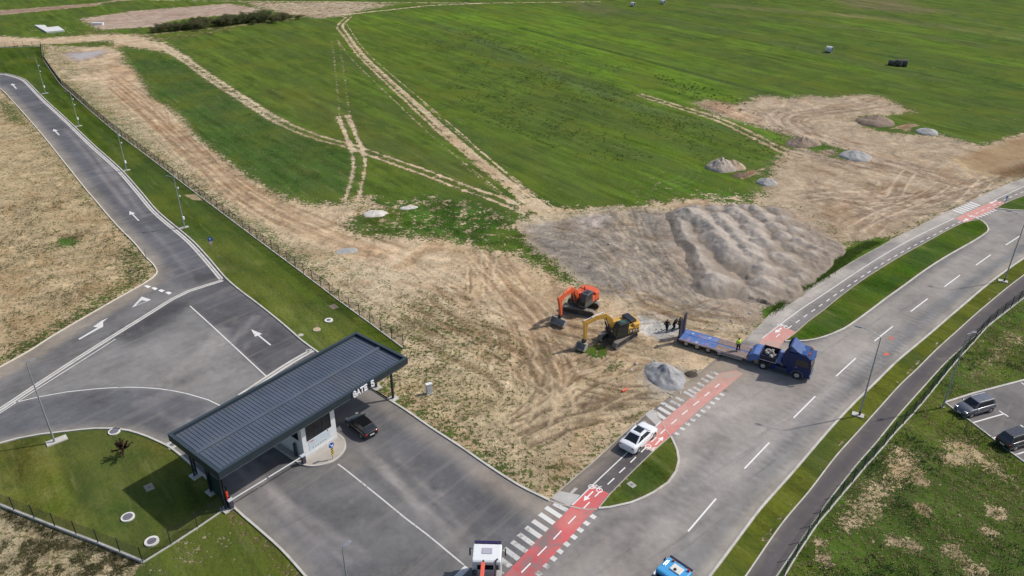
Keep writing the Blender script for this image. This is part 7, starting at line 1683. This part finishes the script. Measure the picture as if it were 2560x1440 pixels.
for k in range(46):   # loose stones around the works
    cx, cy, sp = random.choice(((1650, 815, 55), (1720, 930, 26), (1600, 900, 60), (1690, 985, 40), (1450, 620, 90), (1840, 790, 60)))
    x, y = at(cx+random.gauss(0, sp*.6), cy+random.gauss(0, sp*.25)); o = bpy.data.objects.new('loose_stone', rb_); col.objects.link(o); s0 = random.uniform(.25, .8); o.location = (x, y, .02); o.scale = (s0, s0, s0); o.rotation_euler = (0, 0, random.random()*6)
    tag(o, 'loose grey stone lying on the churned dirt around the works', 'stone', 'loose stones on the works dirt')
# white foundation slab far left
Qs = W([(87, 66), (113, 66), (120, 72), (147, 69), (162, 79), (117, 83)])
m = MB(); m.prism([tuple(v) for v in Qs], 0, .5); tag(m.build('foundation_slab', paint('white_concrete', (.66, .66, .64), .8)), 'white L-shaped concrete foundation slab in the far left field', 'foundation')
x, y = at(245, 62); m = MB(); m.box((0, 0, .35), (3.6, 1.4, .7)); m.box((0, 0, .72), (3.8, 1.6, .06)); o = m.build('site_container', m_white); o.location = (x, y, 0); o.rotation_euler = (0, 0, R(5)); tag(o, 'tiny low white box by the sandy patch at the upper left', 'container')
for px, py, sx_, sy_, lb in ((938, 534, 2.1, 1.6, 'pale broken concrete rubble heap left of the other on the scrub edge'), (1020, 520, 1.6, .8, 'small white sand heap on the scrub edge near the track junction')):
    heap(px, py, sx_, sy_, .45, gravel_material('white_rubble', (.55, .50, .44), (.72, .69, .64), 4), lb, .3, px, nm='rubble_heap')
heap(870, 627, 1.7, 1.0, .16, m_pilegrey, 'flat grey gravel smear on the bare dirt track east of the fence', .2, 31)
# bales
def bale(px, py, rz, mat, endmat, label, s=1.0):
    x, y = at(px, py); t = thing('hay_bale', label, 'hay bale', (x, y, 0), rz, 'round bales in the field'); t.scale = (s,)*3
    m = MB(); m.tube((0, -.75, .78), (0, .75, .78), .80, n=26); m.build('wrap', mat, t, bevel=.04)
    for e in (-1, 1): m = MB(); m.tube((0, e*.75, .78), (0, e*.765, .78), .70, n=24, smooth=False); m.build('bale_end', endmat, t)
m_bw = paint('bale_wrap', (.62, .63, .66), .5, var=.15); m_be = paint('bale_end', (.05, .055, .05), .8); m_bd = paint('old_bale', (.11, .10, .09), .9, var=.3)
bale(2072, 131, R(50), m_bw, m_be, 'silver wrapped round bale alone in the middle of the right field', 1.15)
bale(1582, 16, R(50), m_bw, m_be, 'far white round bale left of the pair near the top edge')
bale(1657, 10, R(50), m_bw, m_be, 'far white round bale right of the pair near the top edge')
bale(2228, 163, R(50), m_bd, m_be, 'dark weathered round bale, left of three in the right field', 1.0)
bale(2247, 165, R(40), m_bd, m_be, 'dark weathered round bale, middle of three in the right field', 1.15)
bale(2259, 165, R(60), m_bd, m_be, 'dark weathered round bale, right of three in the right field', 1.15)

# ================================================================ vegetation
def leaf_mat(name, c1, c2, tr_=.8):
    m, nt, b = newmat(name); pos = geo_pos(nt); n1 = noise_node(nt, pos, 1.2, 4, .6); n2 = noise_node(nt, pos, 9, 2, .5)
    c = mixc(nt, mapr(nt, n1, .35, .65, 0, 1), c1, c2); c = gain(nt, c, mapr(nt, n2, .3, .7, .8, 1.3)); nt.links.new(c, b.inputs['Base Color']); b.inputs['Roughness'].default_value = .8; b.inputs['Specular IOR Level'].default_value = .2
    g_ = N(nt, 'ShaderNodeNewGeometry'); mx = N(nt, 'ShaderNodeMix', data_type='VECTOR'); mx.inputs[0].default_value = tr_; nt.links.new(g_.outputs['Normal'], mx.inputs[4]); mx.inputs[5].default_value = (0, 0, 1)
    nn_ = N(nt, 'ShaderNodeVectorMath', operation='NORMALIZE'); nt.links.new(mx.outputs[1], nn_.inputs[0]); nt.links.new(nn_.outputs[0], b.inputs['Normal'])
    tb = N(nt, 'ShaderNodeBsdfTranslucent'); nt.links.new(c, tb.inputs['Color']); ms = N(nt, 'ShaderNodeMixShader'); ms.inputs[0].default_value = .5; out_ = nt.nodes['Material Output']
    nt.links.new(b.outputs[0], ms.inputs[1]); nt.links.new(tb.outputs[0], ms.inputs[2]); nt.links.new(ms.outputs[0], out_.inputs['Surface'])
    return m
def leaf_cloud(mb, c, rad, n, size, rr, squash=1.0):
    for k in range(n):
        d = Vector((rr.gauss(0, 1), rr.gauss(0, 1), rr.gauss(0, 1))).normalized()*(rr.random()**.45)
        p_ = Vector(c)+Vector((d.x*rad[0], d.y*rad[1], d.z*rad[2]))
        if p_.z < 0.02: p_.z = .02+abs(p_.z)*.2
        a = Vector((rr.gauss(0, 1), rr.gauss(0, 1), rr.gauss(0, .6))).normalized(); b_ = a.cross(Vector((rr.gauss(0, 1), rr.gauss(0, 1), rr.gauss(0, 1)))).normalized(); s = size*rr.uniform(.6, 1.4)
        mb.add([p_-a*s, p_+b_*s*.45, p_+a*s, p_-b_*s*.45], [(0, 1, 2, 3)])
# shrub belt at the upper left
m_sh1 = leaf_mat('shrub_leaf', (.080, .105, .038), (.13, .145, .065), .7); m_sh2 = leaf_mat('shrub_leaf_olive', (.12, .125, .055), (.17, .16, .085)); m_bark = paint('bark', (.12, .09, .06), .9, var=.3)
protos = []
for k in range(3):
    rr = random.Random(40+k); t = thing('shrub', 'dark green shrub in the belt along the sandy pit at the upper left', 'shrub', (0, 0, 0), 0, 'shrubs in the upper left belt')
    m = MB()
    for j in range(7):
        a = rr.random()*6.28; m.tube((0, 0, 0), (math.cos(a)*1.2, math.sin(a)*1.2, rr.uniform(1.4, 2.4)), .06, .02, n=5)
    m.build('stems', m_bark, t)
    m = MB()
    for j in range(15): leaf_cloud(m, (rr.gauss(0, 1.15), rr.gauss(0, .8), rr.uniform(.5, 2.4)), (1.1, .9, .7), 85, .17, rr)
    m.build('foliage', m_sh2 if k == 2 else m_sh1, t, recalc=False)
    if k == 2: t['label'] = 'olive lighter shrub in the belt along the sandy pit at the upper left'
    protos.append(t)
rr = random.Random(9); first = {0: 1, 1: 1, 2: 1}
for k in range(26):
    f = k/25; px = 385+f*355+rr.uniform(-6, 6); py = 80-f*34+rr.uniform(-4, 3)+(4 if k % 3 == 0 else 0); x, y = at(px, py); i = 2 if (f > .8 or rr.random() < .15) else k % 2
    o = protos[i] if first[i] else copy_tree(protos[i]); first[i] = 0
    o.location = (x, y, 0); o.rotation_euler = (0, 0, rr.random()*6.28); s = rr.uniform(.75, 1.25)*(1.15 if .15 < f < .85 else .8); o.scale = (s*1.2, s*1.1, s)
# purple sapling on the lawn
x, y = at(311, 1142); rr = random.Random(3)
t = thing('sapling_tree', 'small purple-brown leaved sapling in the lower left lawn', 'tree', (x, y, 0))
m = MB(); m.tube((0, 0, 0), (.02, 0, .9), .05, .035, n=8); br = []
for k in range(26):
    a = 2*math.pi*k/26+rr.random()*.4; el = rr.uniform(.15, 1.35); L_ = rr.uniform(.65, 1.05); p0 = Vector((.02, 0, .75+rr.random()*.25)); p1 = p0+Vector((math.cos(a)*math.cos(el)*L_, math.sin(a)*math.cos(el)*L_, math.sin(el)*L_*1.15)); m.tube(p0, p1, .022, .008, n=5); br.append((p0, p1))
m.build('trunk', m_bark, t); m = MB()
for p0, p1 in br:
    for j in range(5): leaf_cloud(m, p0.lerp(p1, .42+j*.15), (.09, .09, .10), 12, .075, rr)
m.build('crown', leaf_mat('purple_leaf', (.065, .032, .028), (.11, .055, .045)), t, recalc=False)
# grass tufts and weeds
def tufts(name, pts, h, wd, nb, mat, seed):
    rr = np.random.default_rng(seed); n = len(pts)*nb; P = np.repeat(np.asarray(pts)[:, :2], nb, axis=0)+rr.normal(0, wd, (n, 2)); z0 = 0.0
    a = rr.random(n)*6.28; hh = h*rr.uniform(.5, 1.3, n); sp = rr.uniform(.15, .6, n)*hh; w_ = rr.uniform(.5, 1.2, n)*h*.22
    A = np.zeros((n, 3, 3), np.float32); A[:, 0, 0] = P[:, 0]-np.sin(a)*w_; A[:, 0, 1] = P[:, 1]+np.cos(a)*w_; A[:, 1, 0] = P[:, 0]+np.sin(a)*w_; A[:, 1, 1] = P[:, 1]-np.cos(a)*w_
    b_ = rr.random(n)*6.28; A[:, 2, 0] = P[:, 0]+np.cos(b_)*sp; A[:, 2, 1] = P[:, 1]+np.sin(b_)*sp; A[:, 2, 2] = hh
    me = bpy.data.meshes.new(name); me.vertices.add(n*3); me.vertices.foreach_set('co', A.ravel()); me.loops.add(n*3); me.loops.foreach_set('vertex_index', np.arange(n*3, dtype=np.int32)); me.polygons.add(n); me.polygons.foreach_set('loop_start', np.arange(0, n*3, 3, dtype=np.int32)); me.update(calc_edges=True); me.materials.append(mat)
    return tag(link(bpy.data.objects.new(name, me)), kind='stuff')
def scatter(pix, n, seed, dens=None, clump=0):
    Q = W(pix); r = np.random.default_rng(seed); lo, hi = Q.min(0), Q.max(0); out = []
    while len(out) < n:
        c = r.random((n*3, 2))*(hi-lo)+lo; c = c[Canvas.inside(c, Q)]
        if clump: c = c[(vnoise(c, clump, seed)+vnoise(c, clump*3, seed+1)*.5) > .04]
        out += list(c)
    return np.array(out[:n])
m_wd = leaf_mat('weed_leaf', (.075, .135, .026), (.12, .19, .04), .92); m_wd2 = leaf_mat('weed_leaf_dark', (.050, .11, .035), (.085, .145, .045), .92); m_dryl = leaf_mat('dry_grass_blade', (.30, .26, .12), (.42, .36, .2)); m_olv = leaf_mat('olive_tuft', (.12, .125, .05), (.17, .165, .07))
SLOPE = [(1965, 1440), (2030, 1340), (2130, 1212), (2240, 1086), (2345, 962), (2430, 862), (2560, 748), (2620, 720), (2620, 935), (2560, 948), (2365, 1004), (2360, 1012), (2430, 1062), (2560, 1162), (2620, 1210), (2620, 1500), (1950, 1500)]
gsets = [tufts('weeds', scatter(SLOPE, 5000, 1, clump=.5), .12, .16, 6, m_wd, 2), tufts('weeds', scatter(SLOPE, 500, 5, clump=.25), .26, .25, 10, m_wd2, 6), tufts('dry_grass', scatter(SLOPE, 3000, 8), .22, .12, 5, m_dryl, 9)]
TUFTY = [(1008, 868), (940, 800), (1000, 740), (1120, 700), (1300, 850), (1340, 940), (1290, 1060), (1420, 1180), (1376, 1240), (1350, 1238), (1227, 1165), (1073, 1062), (930, 966)]
tufts('dry_tufts', scatter(TUFTY, 3800, 11, clump=.9), .10, .10, 6, m_olv, 12); tufts('dry_tufts', scatter(TUFTY, 900, 13, clump=.6), .10, .10, 6, leaf_mat('dull_tuft', (.085, .115, .035), (.12, .14, .05)), 14); tufts('dry_grass', scatter(TUFTY, 3500, 15), .09, .10, 5, m_dryl, 16)
WF = [(0, 500), (220, 490), (390, 680), (215, 790), (0, 915)]
tufts('dry_tufts', scatter(WF, 3000, 21, clump=.4), .14, .15, 6, m_olv, 22)
SWD = [(0, 1270), (140, 1326), (247, 1366), (356, 1412), (330, 1440), (0, 1440)]
tufts('dry_tufts', scatter(SWD, 1500, 25, clump=.8), .15, .10, 7, m_olv, 26); tufts('dry_grass', scatter(SWD, 1500, 27), .12, .10, 5, m_dryl, 28)
KV = [(1925, 790), (1990, 742), (2060, 695), (2110, 660), (2150, 630), (2205, 605), (2170, 605), (2100, 640), (2030, 690), (1950, 750)]
tufts('weeds', scatter(KV, 1200, 37), .25, .25, 10, m_wd, 38)
SC = [(870, 560), (960, 530), (1100, 500), (1200, 520), (1280, 560), (1340, 620), (1440, 700), (1400, 700), (1280, 610), (1180, 615), (1100, 590), (1000, 585), (900, 590)]
tufts('weeds', scatter(SC, 2000, 41, clump=.35), .14, .25, 8, m_wd, 42)
# dark low plants dotting the big green field
fieldp = [(1150, 60), (1400, 110), (1800, 230), (1960, 330), (1980, 420), (1700, 420), (1450, 400), (1300, 300), (1120, 180)]
tufts('field_weeds', scatter(fieldp, 900, 51, clump=.10), .22, .16, 8, leaf_mat('dock_leaf', (.022, .050, .018), (.040, .070, .024)), 52)
tufts('field_weeds', scatter([(1620, 180), (1760, 215), (1900, 262), (1850, 280), (1700, 240)], 120, 53), .28, .2, 10, leaf_mat('dock_leaf2', (.018, .045, .018), (.035, .065, .022)), 54)
lawnp = [(350, 240), (480, 360), (660, 480), (790, 510), (880, 480), (870, 370), (640, 270), (470, 160), (330, 130)]
tufts('field_weeds', scatter(lawnp, 1100, 55, clump=.15), .14, .3, 8, leaf_mat('clover', (.025, .07, .018), (.045, .095, .022)), 56)
for bp_, n_, sd_ in (([(1120, 60), (1260, 90), (1440, 160), (1600, 230), (1560, 250), (1400, 190), (1200, 110)], 700, 61), ([(1240, 150), (1400, 190), (1700, 290), (1960, 400), (1900, 430), (1650, 340), (1380, 250)], 900, 63), ([(1100, 200), (1300, 260), (1450, 330), (1400, 380), (1200, 300)], 600, 65), ([(1000, 90), (1100, 70), (1180, 120), (1080, 130)], 200, 67)):
    tufts('field_weeds', scatter(bp_, n_, sd_, clump=.2), .16, .15, 8, leaf_mat('thistle%d' % sd_, (.030, .065, .022), (.055, .085, .03)), sd_+1)
print('done', len(bpy.data.objects))
